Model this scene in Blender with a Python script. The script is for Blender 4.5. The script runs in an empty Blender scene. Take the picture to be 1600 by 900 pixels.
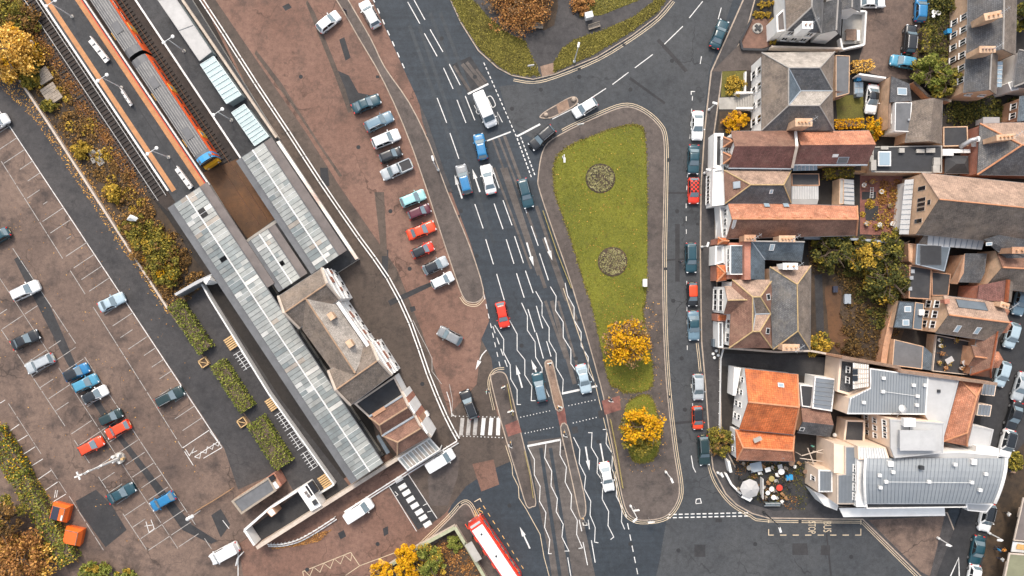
import bpy, bmesh, math, random
import numpy as np
from mathutils import Vector, Matrix
random.seed(7); RNG = np.random.default_rng(7)
SC = bpy.context.scene
COL = SC.collection
# ---------------------------------------------------------------- camera, sky, sun, exposure
H = 106.7                      # drone height, metres; the photograph covers 160 x 90 m of ground
cam = bpy.data.cameras.new('camera'); camo = bpy.data.objects.new('camera', cam); COL.objects.link(camo)
camo.location = (0, 0, H); camo.rotation_euler = (0, 0, 0)
cam.sensor_fit = 'HORIZONTAL'; cam.sensor_width = 36.0; cam.lens = 36.0 * H / 160.0
cam.clip_start = 0.5; cam.clip_end = 2000
SC.camera = camo
SUN_EL, SUN_AZ = math.radians(50), math.radians(-14)      # azimuth from +Y (top of the photo), negative = west
w = bpy.data.worlds.new('World'); SC.world = w; w.use_nodes = True
nt = w.node_tree; bg = nt.nodes['Background']
sky = nt.nodes.new('ShaderNodeTexSky'); sky.sky_type = 'NISHITA'; sky.sun_disc = False
sky.sun_elevation = SUN_EL; sky.sun_rotation = SUN_AZ; sky.air_density = 1.3; sky.dust_density = 4.0; sky.ozone_density = 1.2
hs = nt.nodes.new('ShaderNodeHueSaturation'); hs.inputs['Saturation'].default_value = .5; nt.links.new(sky.outputs[0], hs.inputs['Color']); nt.links.new(hs.outputs[0], bg.inputs[0]); bg.inputs[1].default_value = 0.15
sl = bpy.data.lights.new('sun', 'SUN'); sl.energy = 1.5; sl.angle = math.radians(12); sl.color = (1.0, 0.88, 0.74)
so = bpy.data.objects.new('sun', sl); COL.objects.link(so)
sdir = Vector((math.sin(SUN_AZ) * math.cos(SUN_EL), math.cos(SUN_AZ) * math.cos(SUN_EL), math.sin(SUN_EL)))
so.rotation_euler = sdir.to_track_quat('Z', 'Y').to_euler(); so.location = sdir * 200
SC.view_settings.view_transform = 'Standard'; SC.view_settings.look = 'None'
SC.view_settings.gamma = 1.0; SC.view_settings.use_curve_mapping = False
SC.view_settings.exposure = 0.74
SC.cycles.max_bounces = 6; SC.cycles.diffuse_bounces = 3; SC.cycles.glossy_bounces = 3
SC.cycles.transmission_bounces = 4; SC.cycles.transparent_max_bounces = 8

# ---------------------------------------------------------------- geometry helpers
def P(px, py, z=0.0):
    k = (H - z) / H
    return Vector(((px - 800) / 10 * k, (450 - py) / 10 * k, z))
def PX(v):
    k = H / (H - v.z); return (800 + v.x * 10 * k, 450 - v.y * 10 * k)
RD, RN = (0.5537, 0.8327), (0.8327, -0.5537)
def RF(o, t, s): return (o[0] + t * RD[0] + s * RN[0], o[1] + t * RD[1] + s * RN[1])
RAILANG = math.atan2(-RD[1], RD[0])          # world angle of the railway direction
def V2(a): return Vector((a[0], a[1]))
def hexs(r, g, b):
    f = lambda c: ((c / 255 + .055) / 1.055) ** 2.4 if c / 255 > .04045 else c / 255 / 12.92
    return (f(r), f(g), f(b))

class MB:
    def __init__(s): s.v = []; s.f = []; s.uv = []; s.m = []
    def face(s, pts, uv=None, m=0):
        i = len(s.v); s.v += [tuple(p) for p in pts]; s.f.append(tuple(range(i, i + len(pts))))
        s.uv.append(uv); s.m.append(m)
    def wall(s, a, b, z0, z1, m=0):
        L = (V2(b) - V2(a)).length
        s.face([(a[0], a[1], z0), (b[0], b[1], z0), (b[0], b[1], z1), (a[0], a[1], z1)], [(0, z0), (L, z0), (L, z1), (0, z1)], m)
    def prism(s, poly, z0, z1, m=0, top=True, bottom=False, mt=None):
        pts = [V2(p) for p in poly]
        if sum(pts[i - 1].x * pts[i].y - pts[i].x * pts[i - 1].y for i in range(len(pts))) < 0: pts = pts[::-1]
        for i in range(len(pts)): s.wall(pts[i - 1], pts[i], z0, z1, m)
        if top: s.face([(p.x, p.y, z1) for p in pts], [(p.x, p.y) for p in pts], m if mt is None else mt)
        if bottom: s.face([(p.x, p.y, z0) for p in reversed(pts)], None, m)
    def slab(s, pts, th, m=0):                # 3D polygon extruded straight down, uv along slope
        pts = [Vector(p) for p in pts]
        n = sum((pts[i - 1].cross(pts[i]) for i in range(len(pts))), Vector()).normalized()
        if n.z < 0: pts = pts[::-1]; n = -n
        u = Vector((-n.y, n.x, 0)); u = u.normalized() if u.length > 1e-4 else Vector((1, 0, 0)); vv = n.cross(u)
        s.face(pts, [(p.dot(u), p.dot(vv)) for p in pts], m)
        low = [p - Vector((0, 0, th)) for p in pts]
        for i in range(len(pts)): s.face([low[i - 1], low[i], pts[i], pts[i - 1]], [(0, 0)] * 4, m)
        s.face(low[::-1], None, m)
    def box(s, c, size, rz=0.0, m=0, M=None):
        x, y, z = size[0] / 2, size[1] / 2, size[2] / 2; ca, sa = math.cos(rz), math.sin(rz)
        P8 = []
        for dz in (-z, z):
            for dx, dy in ((-x, -y), (x, -y), (x, y), (-x, y)):
                q = Vector((c[0] + dx * ca - dy * sa, c[1] + dx * sa + dy * ca, c[2] + dz))
                P8.append(M @ q if M else q)
        for f in ((3, 2, 1, 0), (4, 5, 6, 7), (0, 1, 5, 4), (1, 2, 6, 5), (2, 3, 7, 6), (3, 0, 4, 7)):
            q = [P8[k] for k in f]; a, b = (q[1] - q[0]).length, (q[3] - q[0]).length; s.face(q, [(.03, .02), (a, .02), (a, b), (.03, b)] if abs((q[1] - q[0]).z) < .01 else [(.02, .03), (.02, a), (b, a), (b, .03)], m)
    def tube(s, pts, radii, n=6, m=0, caps=True):
        pts = [Vector(p) for p in pts]; rings = []
        if not hasattr(radii, '__len__'): radii = [radii] * len(pts)
        for i, p in enumerate(pts):
            d = (pts[min(i + 1, len(pts) - 1)] - pts[max(i - 1, 0)]).normalized()
            ref = Vector((0, 0, 1)) if abs(d.z) < .9 else Vector((1, 0, 0))
            a = d.cross(ref).normalized(); b = d.cross(a)
            rings.append([p + (a * math.cos(2 * math.pi * k / n) + b * math.sin(2 * math.pi * k / n)) * radii[i] for k in range(n)])
        base = len(s.v)
        for r in rings: s.v += [tuple(q) for q in r]
        for i in range(len(rings) - 1):
            for k in range(n):
                a0, a1 = base + i * n + k, base + i * n + (k + 1) % n
                s.f.append((a0, a0 + n, a1 + n, a1)); s.uv.append(None); s.m.append(m)
        if caps:
            s.f.append(tuple(base + k for k in range(n))); s.uv.append(None); s.m.append(m)
            e = base + (len(rings) - 1) * n
            s.f.append(tuple(e + k for k in reversed(range(n)))); s.uv.append(None); s.m.append(m)
    def lathe(s, c, prof, n=12, m=0):         # prof: list of (r, z)
        base = len(s.v)
        for r, z in prof:
            for k in range(n):
                a = 2 * math.pi * k / n; s.v.append((c[0] + r * math.cos(a), c[1] + r * math.sin(a), c[2] + z))
        for i in range(len(prof) - 1):
            for k in range(n):
                a0, a1 = base + i * n + k, base + i * n + (k + 1) % n
                s.f.append((a0, a1, a1 + n, a0 + n)); s.uv.append(None); s.m.append(m)
        e = base + (len(prof) - 1) * n
        s.f.append(tuple(e + k for k in range(n))); s.uv.append(None); s.m.append(m)
    def mesh(s, name, mats, smooth=False):
        me = bpy.data.meshes.new(name); me.from_pydata(s.v, [], s.f)
        if any(u is not None for u in s.uv):
            lay = me.uv_layers.new(name='UVMap'); k = 0
            for f, u in zip(s.f, s.uv):
                for j in range(len(f)):
                    lay.data[k].uv = u[j] if u is not None else (s.v[f[j]][0], s.v[f[j]][1]); k += 1
        for mt in (mats if isinstance(mats, (list, tuple)) else [mats]): me.materials.append(mt)
        if any(s.m): me.polygons.foreach_set('material_index', s.m)
        if smooth: me.polygons.foreach_set('use_smooth', [True] * len(s.f))
        me.update(); return me
    def build(s, name, mats, parent=None, smooth=False):
        return link(name, s.mesh(name, mats, smooth), parent)

def link(name, me, parent=None, loc=None, rz=0.0):
    o = bpy.data.objects.new(name, me); COL.objects.link(o)
    if loc is not None: o.location = loc
    if rz: o.rotation_euler = (0, 0, rz)
    if parent is not None:
        o.parent = parent
        o.matrix_parent_inverse = WM(parent).inverted()
    return o
def WM(o):
    L = Matrix.Translation(o.location) @ o.rotation_euler.to_matrix().to_4x4()
    return (WM(o.parent) @ o.matrix_parent_inverse @ L) if o.parent else L
def tag(o, label=None, cat=None, group=None, kind=None):
    if label: o['label'] = label
    if cat: o['category'] = cat
    if group: o['group'] = group
    if kind: o['kind'] = kind
    return o
def thing(name, label, cat, loc, group=None, rz=0.0):
    o = bpy.data.objects.new(name, None); COL.objects.link(o); o.location = loc; o.rotation_euler = (0, 0, rz)
    o.empty_display_size = .2
    return tag(o, label, cat, group)
def copy_tree(o, parent=None):
    c = o.copy(); COL.objects.link(c)
    if parent is not None: c.parent = parent
    for ch in list(o.children): copy_tree(ch, c)
    return c
def piece(name, me, parent):          # part in the parent's local space
    o = bpy.data.objects.new(name, me); COL.objects.link(o); o.parent = parent; return o

# ---------------------------------------------------------------- materials
MATS = {}
class N:
    def __init__(s, m): s.t = m.node_tree; s.b = s.t.nodes['Principled BSDF']
    def new(s, typ, **kw):
        n = s.t.nodes.new('ShaderNode' + typ)
        for k, v in kw.items(): setattr(n, k, v)
        return n
    def link(s, a, b): s.t.links.new(a, b)
    def noise(s, vec, scale, detail=4, rough=.6):
        n = s.new('TexNoise'); n.inputs['Scale'].default_value = scale; n.inputs['Detail'].default_value = detail
        n.inputs['Roughness'].default_value = rough
        if vec is not None: s.link(vec, n.inputs['Vector'])
        return n.outputs['Fac']
    def ramp(s, fac, lo, hi, a=0.0, b=1.0):
        n = s.new('MapRange'); n.inputs[1].default_value = lo; n.inputs[2].default_value = hi
        n.inputs[3].default_value = a; n.inputs[4].default_value = b; s.link(fac, n.inputs[0]); return n.outputs[0]
    def mix(s, fac, a, b, blend='MIX'):
        n = s.new('Mix', data_type='RGBA', blend_type=blend)
        for sock, v in ((n.inputs[0], fac), (n.inputs[6], a), (n.inputs[7], b)):
            if isinstance(v, (int, float)): sock.default_value = v
            elif isinstance(v, tuple): sock.default_value = (*v[:3], 1)
            else: s.link(v, sock)
        return n.outputs[2]
    def math(s, op, a, b=None):
        n = s.new('Math', operation=op)
        for sock, v in ((n.inputs[0], a), (n.inputs[1], b)):
            if v is None: continue
            if isinstance(v, (int, float)): sock.default_value = v
            else: s.link(v, sock)
        return n.outputs[0]
    def pos(s): return s.new('NewGeometry').outputs['Position']
    def objc(s): return s.new('TexCoord').outputs['Object']
    def uv(s): return s.new('TexCoord').outputs['UV']
    def bump(s, h, strength=.4, dist=.03):
        n = s.new('Bump'); n.inputs['Strength'].default_value = strength; n.inputs['Distance'].default_value = dist
        s.link(h, n.inputs['Height']); s.link(n.outputs[0], s.b.inputs['Normal'])
def newmat(name, rough=.8, col=None, metal=0.0, spec=None):
    m = bpy.data.materials.new(name); m.use_nodes = True; n = N(m)
    n.b.inputs['Roughness'].default_value = rough; n.b.inputs['Metallic'].default_value = metal
    if spec is not None: n.b.inputs['Specular IOR Level'].default_value = spec
    if col: n.b.inputs['Base Color'].default_value = (*col, 1)
    MATS[name] = m; return m, n
def sc(c, k): return tuple(x * k for x in c)

DK = .68
def tarmac(name, c1, c2, stain=None, stain_amt=.6, big=.05, cracks=0.0, rough=.85, streak=None):
    m, n = newmat(name, rough); p = n.pos()
    c1, c2 = sc(c1, DK), sc(c2, DK); stain = sc(stain, DK * .8) if stain else None
    a = n.ramp(n.noise(p, big, 4, .65), .36, .64); c = n.mix(a, c1, c2)
    if stain:
        f = n.ramp(n.noise(p, big * 5, 5, .7), .5, .68, 0, stain_amt); c = n.mix(f, c, stain)
        f2 = n.ramp(n.noise(p, big * 14, 3, .7), .58, .72, 0, stain_amt * .7); c = n.mix(f2, c, stain)
    med = n.ramp(n.noise(p, 1.3, 4, .75), .3, .7, .76, 1.24); c = n.mix(1.0, c, med, 'MULTIPLY')
    fine = n.ramp(n.noise(p, 7, 2, .8), .25, .75, .76, 1.24); c = n.mix(1.0, c, fine, 'MULTIPLY')
    if streak:                                  # tyre-worn streaks along an axis (world angle)
        mp = n.new('Mapping'); mp.inputs['Rotation'].default_value = (0, 0, -streak); mp.inputs['Scale'].default_value = (.03, 1.1, 1)
        n.link(p, mp.inputs[0]); s_ = n.ramp(n.noise(mp.outputs[0], 1.0, 3, .6), .35, .68, .86, 1.16)
        c = n.mix(1.0, c, s_, 'MULTIPLY')
    if cracks:
        wv = n.new('VectorMath', operation='ADD'); nz = n.new('TexNoise'); nz.inputs['Scale'].default_value = .5; n.link(p, nz.inputs[0])
        sm = n.new('VectorMath', operation='SCALE'); sm.inputs['Scale'].default_value = 3.0; n.link(nz.outputs['Color'], sm.inputs[0])
        n.link(p, wv.inputs[0]); n.link(sm.outputs[0], wv.inputs[1])
        vo = n.new('TexVoronoi', feature='DISTANCE_TO_EDGE'); vo.inputs['Scale'].default_value = .11; n.link(wv.outputs[0], vo.inputs['Vector'])
        f = n.ramp(vo.outputs['Distance'], .0, .013, cracks, 0); f = n.math('MULTIPLY', f, n.ramp(n.noise(p, .12, 2), .45, .6))
        c = n.mix(f, c, sc(c1, .35))
    n.link(c, n.b.inputs['Base Color']); n.bump(n.noise(p, 12, 1, .8), .5, .02); return m
def rough_col(name, c, var=.25, rough=.8, scale=1.5, dirt=None, dirt_amt=.5, metal=0., spec=None):
    m, n = newmat(name, rough, metal=metal, spec=spec); p = n.pos()
    f = n.ramp(n.noise(p, scale, 6, .7), .3, .7, 1 - var, 1 + var); col = n.mix(1.0, c, f, 'MULTIPLY')
    if dirt: col = n.mix(n.ramp(n.noise(p, scale * .4, 7, .7), .5, .72, 0, dirt_amt), col, dirt)
    n.link(col, n.b.inputs['Base Color']); n.bump(n.noise(p, scale * 9, 3), .25, .02); return m
def tiles(name, c1, c2, tw=.3, th=.25, moss=None, moss_amt=.5, mortar=.5, rough=.8, bumpd=.04, light=None, off=.5):
    m, n = newmat(name, rough); u = n.uv(); p = n.pos()
    br = n.new('TexBrick'); n.link(u, br.inputs[0]); br.inputs['Scale'].default_value = 1.0
    br.inputs['Color1'].default_value = (*c1, 1); br.inputs['Color2'].default_value = (*c2, 1)
    br.inputs['Mortar'].default_value = (*sc(c1, mortar), 1); br.inputs['Mortar Size'].default_value = .02
    br.inputs['Mortar Smooth'].default_value = .3; br.inputs['Brick Width'].default_value = tw; br.inputs['Row Height'].default_value = th
    br.inputs['Bias'].default_value = 0; br.offset = off; c = br.outputs['Color']
    c = n.mix(1.0, c, n.ramp(n.noise(p, .6, 5, .72), .3, .7, .58, 1.42), 'MULTIPLY')
    c = n.mix(1.0, c, n.ramp(n.noise(p, 5, 2, .8), .25, .75, .68, 1.32), 'MULTIPLY')
    if moss: c = n.mix(n.ramp(n.noise(p, .35, 7, .72), .5, .68, 0, moss_amt), c, moss)
    c = n.mix(n.ramp(n.noise(p, 2.2, 4, .8), .58, .72, 0, .7 if light else .4), c, light or sc(c2, 1.7))
    n.link(c, n.b.inputs['Base Color']); n.bump(br.outputs['Fac'], -.6, bumpd); return m
def brickwall(name, c1, c2, mortar): 
    m, n = newmat(name, .85); u = n.uv(); br = n.new('TexBrick'); n.link(u, br.inputs[0]); br.inputs['Scale'].default_value = 1.0
    br.inputs['Color1'].default_value = (*c1, 1); br.inputs['Color2'].default_value = (*c2, 1); br.inputs['Mortar'].default_value = (*mortar, 1)
    br.inputs['Mortar Size'].default_value = .012; br.inputs['Brick Width'].default_value = .225; br.inputs['Row Height'].default_value = .075
    c = n.mix(1.0, br.outputs['Color'], n.ramp(n.noise(n.pos(), .8, 6, .7), .3, .7, .75, 1.25), 'MULTIPLY')
    n.link(c, n.b.inputs['Base Color']); n.bump(br.outputs['Fac'], -.3, .01); return m
def plain(name, c, rough=.5, metal=0., spec=None): return newmat(name, rough, c, metal, spec)[0]
def paint(name, c):
    m, n = newmat(name, .32, c); n.b.inputs['Coat Weight'].default_value = .5; n.b.inputs['Coat Roughness'].default_value = .12
    f = n.ramp(n.noise(n.pos(), 3.0, 5, .7), .3, .7, .9, 1.07); n.link(n.mix(1.0, c, f, 'MULTIPLY'), n.b.inputs['Base Color']); return m
def leafmat(name, cols, scale=.9):
    m, n = newmat(name, .75, spec=.2); p = n.pos()
    c = n.mix(n.ramp(n.noise(p, scale, 3, .6), .35, .65), cols[0], cols[1])
    rv = n.new('NewGeometry').outputs['Random Per Island']
    if len(cols) > 2: c = n.mix(n.ramp(rv, .55, .8), c, cols[2])
    c = n.mix(1.0, c, n.ramp(rv, 0, 1, .72, 1.28), 'MULTIPLY')
    n.link(c, n.b.inputs['Base Color'])
    try: n.b.inputs['Subsurface Weight'].default_value = 0
    except Exception: pass
    return m

M = dict(
 ground=tarmac('ground', (.024,.021,.02), (.045,.036,.03), (.012,.012,.012), .5),
 carpark=tarmac('car_park_tarmac', (.15,.102,.081), (.25,.171,.132), (.065,.05,.046), .85, .045, .9),
 aisle=tarmac('dark_aisle', (.052,.05,.053), (.085,.078,.077), (.03,.03,.033), .6, .06, .4),
 patch=tarmac('dark_patch', (.035,.036,.04), (.055,.053,.055), (.02,.021,.024), .4, .12),
 fore=tarmac('forecourt_tarmac', (.21,.112,.08), (.29,.165,.122), (.11,.07,.055), .75, .05, .9),
 fore_dark=tarmac('forecourt_dark', (.095,.071,.057), (.145,.107,.085), (.045,.037,.032), .6, .07, .6),
 road=tarmac('road_asphalt', (.034,.045,.058), (.05,.062,.076), (.022,.028,.036), .4, .04, .4, .8, math.radians(-68)),
 road_side=tarmac('side_asphalt', (.055,.061,.069), (.083,.087,.092), (.035,.038,.043), .5, .06, .8, .8),
 road_old=tarmac('old_surface', (.115,.098,.089), (.165,.142,.128), (.06,.053,.05), .6, .07, .4, .85, math.radians(-68)),
 pave=tarmac('pavement', (.105,.083,.073), (.155,.124,.108), (.05,.044,.042), .6, .08, .3),
 pave_dark=tarmac('pavement_dark', (.06,.056,.058), (.095,.087,.086), (.035,.033,.035), .5, .1, .3),
 redpave=tarmac('red_paving', (.27,.1,.08), (.34,.15,.115), (.15,.08,.07), .5, .2),
 tan=tarmac('tan_surface', (.3,.19,.13), (.38,.26,.19), (.2,.13,.1), .4, .2),
 kerb=rough_col('kerb_stone', (.36,.29,.23), .25, .8, 2.0, (.13,.11,.09), .6),
 kerb_grey=rough_col('kerb_grey', (.24,.22,.2), .25, .8, 2.0, (.1,.09,.085), .6),
 white=rough_col('road_paint', (.64,.63,.61), .14, .7, 3.0, (.16,.16,.16), .6),
 worn=rough_col('worn_paint', (.36,.34,.32), .2, .8, 3.0, (.12,.11,.1), .95),
 cream=rough_col('cream_line', (.56,.45,.31), .15, .8, 2.0, (.2,.17,.13), .7),
 yellowpaint=rough_col('ochre_paint', (.6,.36,.13), .15, .8, 2.0, (.3,.2,.1), .4),
 ballast=tarmac('ballast', (.038,.03,.027), (.07,.05,.04), (.02,.017,.016), .6, .12),
 ballast_br=tarmac('rusty_ballast', (.11,.058,.03), (.19,.088,.036), (.05,.033,.025), .5, .13),
 soil=tarmac('soil', (.05,.034,.022), (.11,.07,.04), (.025,.02,.015), .6, .2),
 grass=None,
 platform=tarmac('platform_tarmac', (.052,.054,.058), (.08,.08,.083), (.03,.032,.035), .5, .12),
 tanstrip=rough_col('tan_edge_strip', (.44,.21,.09), .2, .8, 1.0, (.3,.17,.1), .4),
 redstrip=rough_col('red_edge_line', (.55,.07,.04), .1),
 whitecon=rough_col('white_concrete', (.7,.69,.67), .12, .7, 1.2, (.3,.28,.26), .4),
 whitewall=rough_col('white_render', (.78,.765,.74), .06, .75, .8, (.5,.47,.42), .3),
 creamwall=rough_col('cream_render', (.74,.58,.45), .07, .8, .8, (.45,.34,.26), .35),
 coping=rough_col('cream_coping', (.5,.42,.35), .15, .8, 1.2, (.28,.23,.19), .5),
 felt=rough_col('roof_felt', (.15,.128,.12), .2, .85, .6, (.09,.08,.08), .6),
 felt_grey=rough_col('grey_felt', (.125,.128,.135), .2, .85, .5, (.07,.073,.08), .6),
 felt_dark=rough_col('dark_felt', (.035,.036,.04), .25, .85, .5, (.075,.072,.07), .6),
 felt_pale=rough_col('pale_membrane', (.42,.42,.42), .08, .7, .5, (.3,.3,.3), .5),
 felt_blue=rough_col('blue_grey_felt', (.11,.135,.16), .15, .8, .6, (.06,.075,.09), .5),
 seam=rough_col('standing_seam_metal', (.28,.3,.315), .07, .45, .4, (.2,.23,.26), .5, .3),
 seam_lo=rough_col('grey_metal', (.19,.215,.245), .08, .5, .6, (.13,.15,.17), .5, .2),
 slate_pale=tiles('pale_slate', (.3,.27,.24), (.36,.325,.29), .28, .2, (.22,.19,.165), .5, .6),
 slate=tiles('slate', (.1,.1,.105), (.15,.145,.14), .3, .22, (.19,.165,.135), .6, .5),
 slate_dk=tiles('dark_slate', (.07,.073,.08), (.105,.105,.11), .3, .22, (.15,.13,.11), .35, .5),
 slate_bl=tiles('blue_slate', (.085,.11,.135), (.11,.14,.165), .3, .22, (.06,.08,.095), .5, .5),
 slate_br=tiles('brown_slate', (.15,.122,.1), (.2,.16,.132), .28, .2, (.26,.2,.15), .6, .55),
 tile_or=tiles('orange_tile', (.5,.125,.035), (.56,.165,.052), .34, .34, (.27,.09,.045), .6, .42, .75, .07, None, 0),
 tile_terr=tiles('terracotta_tile', (.4,.16,.09), (.47,.21,.125), .3, .25, (.27,.12,.075), .55, .55, .8, .05, (.55,.36,.26)),
 tile_br=tiles('brown_tile', (.17,.088,.062), (.215,.115,.082), .28, .22, (.26,.16,.11), .5, .55),
 tile_dkred=tiles('plum_tile', (.145,.06,.05), (.185,.085,.07), .28, .22, (.22,.13,.1), .45, .55),
 tile_sunlit=tiles('sunlit_tan_tile', (.3,.205,.155), (.37,.255,.19), .3, .25, (.21,.15,.115), .6, .6, .8, .04, (.5,.37,.28)),  # sunlit tone, painted onto north-facing roof slopes
 brick=brickwall('orange_brick', (.5,.24,.12), (.4,.18,.09), (.42,.32,.24)),
 brick_tan=brickwall('tan_brick', (.62,.38,.23), (.53,.31,.18), (.5,.4,.3)),
 brick_red=brickwall('red_brick', (.42,.12,.06), (.33,.09,.05), (.35,.25,.2)),
 ridge_or=rough_col('orange_ridge', (.5,.23,.12), .2), ridge_tan=rough_col('tan_ridge', (.34,.22,.14), .25), ridge_gr=rough_col('grey_ridge', (.3,.28,.26), .2),
 ridge_ye=rough_col('lichen_ridge', (.42,.3,.15), .3, .85, 2.0),
 lead=rough_col('lead', (.3,.34,.38), .12, .6, 1.0),
 frame=plain('window_frame', (.72,.71,.69), .5), darkglass=plain('dark_glass', (.015,.02,.026), .08, 0, .6),
 skyglass=plain('roof_window_glass', (.28,.36,.42), .12, 0, .7), woodframe=rough_col('timber', (.3,.17,.08), .25, .8, 3.0),
 wood_grey=rough_col('weathered_timber', (.3,.25,.2), .25, .85, 3.0), pine=rough_col('pale_timber', (.55,.36,.17), .2, .8, 3.0),
 black=plain('black_plastic', (.012,.012,.014), .45), darkmetal=plain('dark_metal', (.045,.047,.05), .5, .3),
 steel=plain('galvanised', (.42,.43,.44), .45, .5), whitemetal=plain('white_metal', (.7,.7,.69), .45),
 pot=rough_col('chimney_pot', (.52,.3,.17), .2), rust=rough_col('rusty_rail', (.12,.06,.035), .3, .8, 3.0), rail=plain('rail_steel', (.5,.49,.47), .4, .6),
 sleeper=rough_col('sleeper', (.036,.03,.027), .4, .9, 3.0), concrete=rough_col('concrete', (.36,.34,.31), .15, .85, .9, (.2,.19,.17), .5),
 bark=rough_col('bark', (.1,.07,.05), .3, .9, 5.0), blue=plain('blue_plastic', (.03,.25,.5), .45), green=plain('green_fabric', (.1,.35,.28), .8),
 pink=plain('pink_fabric', (.75,.16,.28), .8), navy=plain('navy_fabric', (.03,.035,.06), .85), skin=plain('skin', (.45,.27,.19), .6), hair=plain('hair', (.04,.025,.015), .7),
 orangecloth=plain('orange_fabric', (.7,.28,.05), .8), whitecloth=plain('white_fabric', (.7,.7,.68), .8), redplastic=plain('red_plastic', (.6,.05,.03), .5),
 orangeplastic=paint('orange_painted_steel', (.78,.13,.015)),
)
M['olive_felt'] = rough_col('olive_felt', (.19,.19,.12), .15, .85, .6, (.12,.12,.08), .5)
def grassmat(name, c1, c2, c3):
    m, n = newmat(name, .9); p = n.pos()
    c = n.mix(n.ramp(n.noise(p, .13, 6, .7), .36, .62), c1, c2)
    c = n.mix(n.ramp(n.noise(p, .8, 5, .7), .55, .72, 0, .8), c, c3)
    c = n.mix(1.0, c, n.ramp(n.noise(p, 5, 4, .8), .25, .75, .6, 1.4), 'MULTIPLY')
    n.link(c, n.b.inputs['Base Color']); n.bump(n.noise(p, 9, 4, .8), .9, .08); return m
M['grass'] = grassmat('lawn', (.108,.117,.012), (.172,.172,.018), (.085,.075,.014))
M['grass_dk'] = grassmat('rough_grass', (.09,.085,.018), (.14,.125,.022), (.08,.05,.018))
M['gold'] = leafmat('golden_leaves', ((.62,.33,.006), (.72,.4,.01), (.42,.19,.008)))
M['gold_lt'] = leafmat('amber_leaves', ((.66,.38,.07), (.55,.28,.04), (.72,.46,.12)))
M['olive'] = leafmat('olive_leaves', ((.1,.1,.02), (.17,.15,.025), (.26,.2,.03)))
M['hedge'] = leafmat('hedge_leaves', ((.105,.135,.02), (.165,.185,.03), (.225,.22,.05)))
M['dkgreen'] = leafmat('dark_leaves', ((.04,.05,.015), (.075,.08,.02), (.15,.13,.025)))
M['rust_l'] = leafmat('russet_leaves', ((.3,.13,.04), (.22,.1,.035), (.4,.2,.06)))
M['scrub'] = leafmat('scrub_leaves', ((.17,.095,.035), (.12,.075,.03), (.28,.15,.04)), .4)
M['dkscrub'] = leafmat('dark_bramble', ((.085,.05,.02), (.06,.042,.018), (.17,.1,.03)), .5)
M['scrub_y'] = leafmat('yellow_scrub', ((.36,.24,.03), (.27,.19,.03), (.48,.3,.04)), .5)
M['twig'] = leafmat('brown_twigs', ((.2,.12,.06), (.15,.09,.045), (.28,.17,.08)))
M['fallen'] = leafmat('fallen_leaf', ((.5,.24,.05), (.36,.16,.04), (.6,.34,.08)))
M['palegreen'] = leafmat('pale_flower_leaves', ((.3,.27,.12), (.42,.38,.2), (.18,.17,.06)))
# ---------------------------------------------------------------- ground, roads, pavements
def catmull(pts, n=4, closed=True):
    out = []; L = len(pts)
    for i in range(L if closed else L - 1):
        g = lambda k: V2(pts[k % L]) if closed else V2(pts[max(0, min(L - 1, k))])
        p0, p1, p2, p3 = g(i - 1), g(i), g(i + 1), g(i + 2)
        for j in range(n):
            t = j / n
            out.append(tuple(.5 * ((2 * p1) + (p2 - p0) * t + (2 * p0 - 5 * p1 + 4 * p2 - p3) * t * t + (3 * p1 - p0 - 3 * p2 + p3) * t ** 3)))
    if not closed: out.append(tuple(pts[-1]))
    return out
def area(pts): return sum(pts[i - 1][0] * pts[i][1] - pts[i][0] * pts[i - 1][1] for i in range(len(pts))) / 2
def inset(pts, d):               # world polygon, inward by d
    pts = [V2(p) for p in pts]; sgn = 1 if area(pts) > 0 else -1; out = []; L = len(pts)
    for i in range(L):
        e0 = (pts[i] - pts[i - 1]).normalized(); e1 = (pts[(i + 1) % L] - pts[i]).normalized()
        n0 = Vector((-e0.y, e0.x)) * sgn; n1 = Vector((-e1.y, e1.x)) * sgn
        b = n0 + n1; k = max(b.length_squared / 2, .25); out.append(pts[i] + b * d / k)
    return out
def offset_line(pts, d):         # world polyline, to the left by d
    pts = [V2(p) for p in pts]; out = []
    for i in range(len(pts)):
        e0 = (pts[i] - pts[i - 1]).normalized() if i else (pts[1] - pts[0]).normalized()
        e1 = (pts[i + 1] - pts[i]).normalized() if i < len(pts) - 1 else e0
        n0 = Vector((-e0.y, e0.x)); n1 = Vector((-e1.y, e1.x)); b = n0 + n1
        out.append(pts[i] + b * d / max(b.length_squared / 2, .3))
    return out
def W2(pts, z=0.): return [P(x, y, z).xy for x, y in pts]
def sheet(name, px, z, mat, parent=None, kind='structure'):
    mb = MB(); pts = W2(px)
    if area(pts) < 0: pts = pts[::-1]
    mb.face([(p.x, p.y, z) for p in pts], [(p.x, p.y) for p in pts]); o = mb.build(name, mat, parent)
    if parent is None: tag(o, kind=kind)
    return o
def raised(name, px, top, kerb='kerb', h=.12, kw=.16, z0=-.02, z=None):
    pts = W2(px); mb = MB(); mb.prism(pts, z0, h); k = None
    inn = inset(pts, kw)
    if area(inn) < 0: inn = inn[::-1]
    t = MB(); t.face([(p.x, p.y, h + .006) for p in inn], [(p.x, p.y) for p in inn])
    o = t.build(name, M[top]); tag(o, kind='structure')
    mb.build('kerb', M[kerb], o); return o
def strip_mb(mb, pts, w, z):
    L = offset_line(pts, w / 2); R = offset_line(pts, -w / 2)
    for i in range(len(pts) - 1):
        mb.face([(R[i].x, R[i].y, z), (R[i + 1].x, R[i + 1].y, z), (L[i + 1].x, L[i + 1].y, z), (L[i].x, L[i].y, z)])
def line(name, px, w, parent, mat='white', z=.012):
    mb = MB(); strip_mb(mb, W2(px), w, z); return mb.build(name, M[mat], parent)
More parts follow.
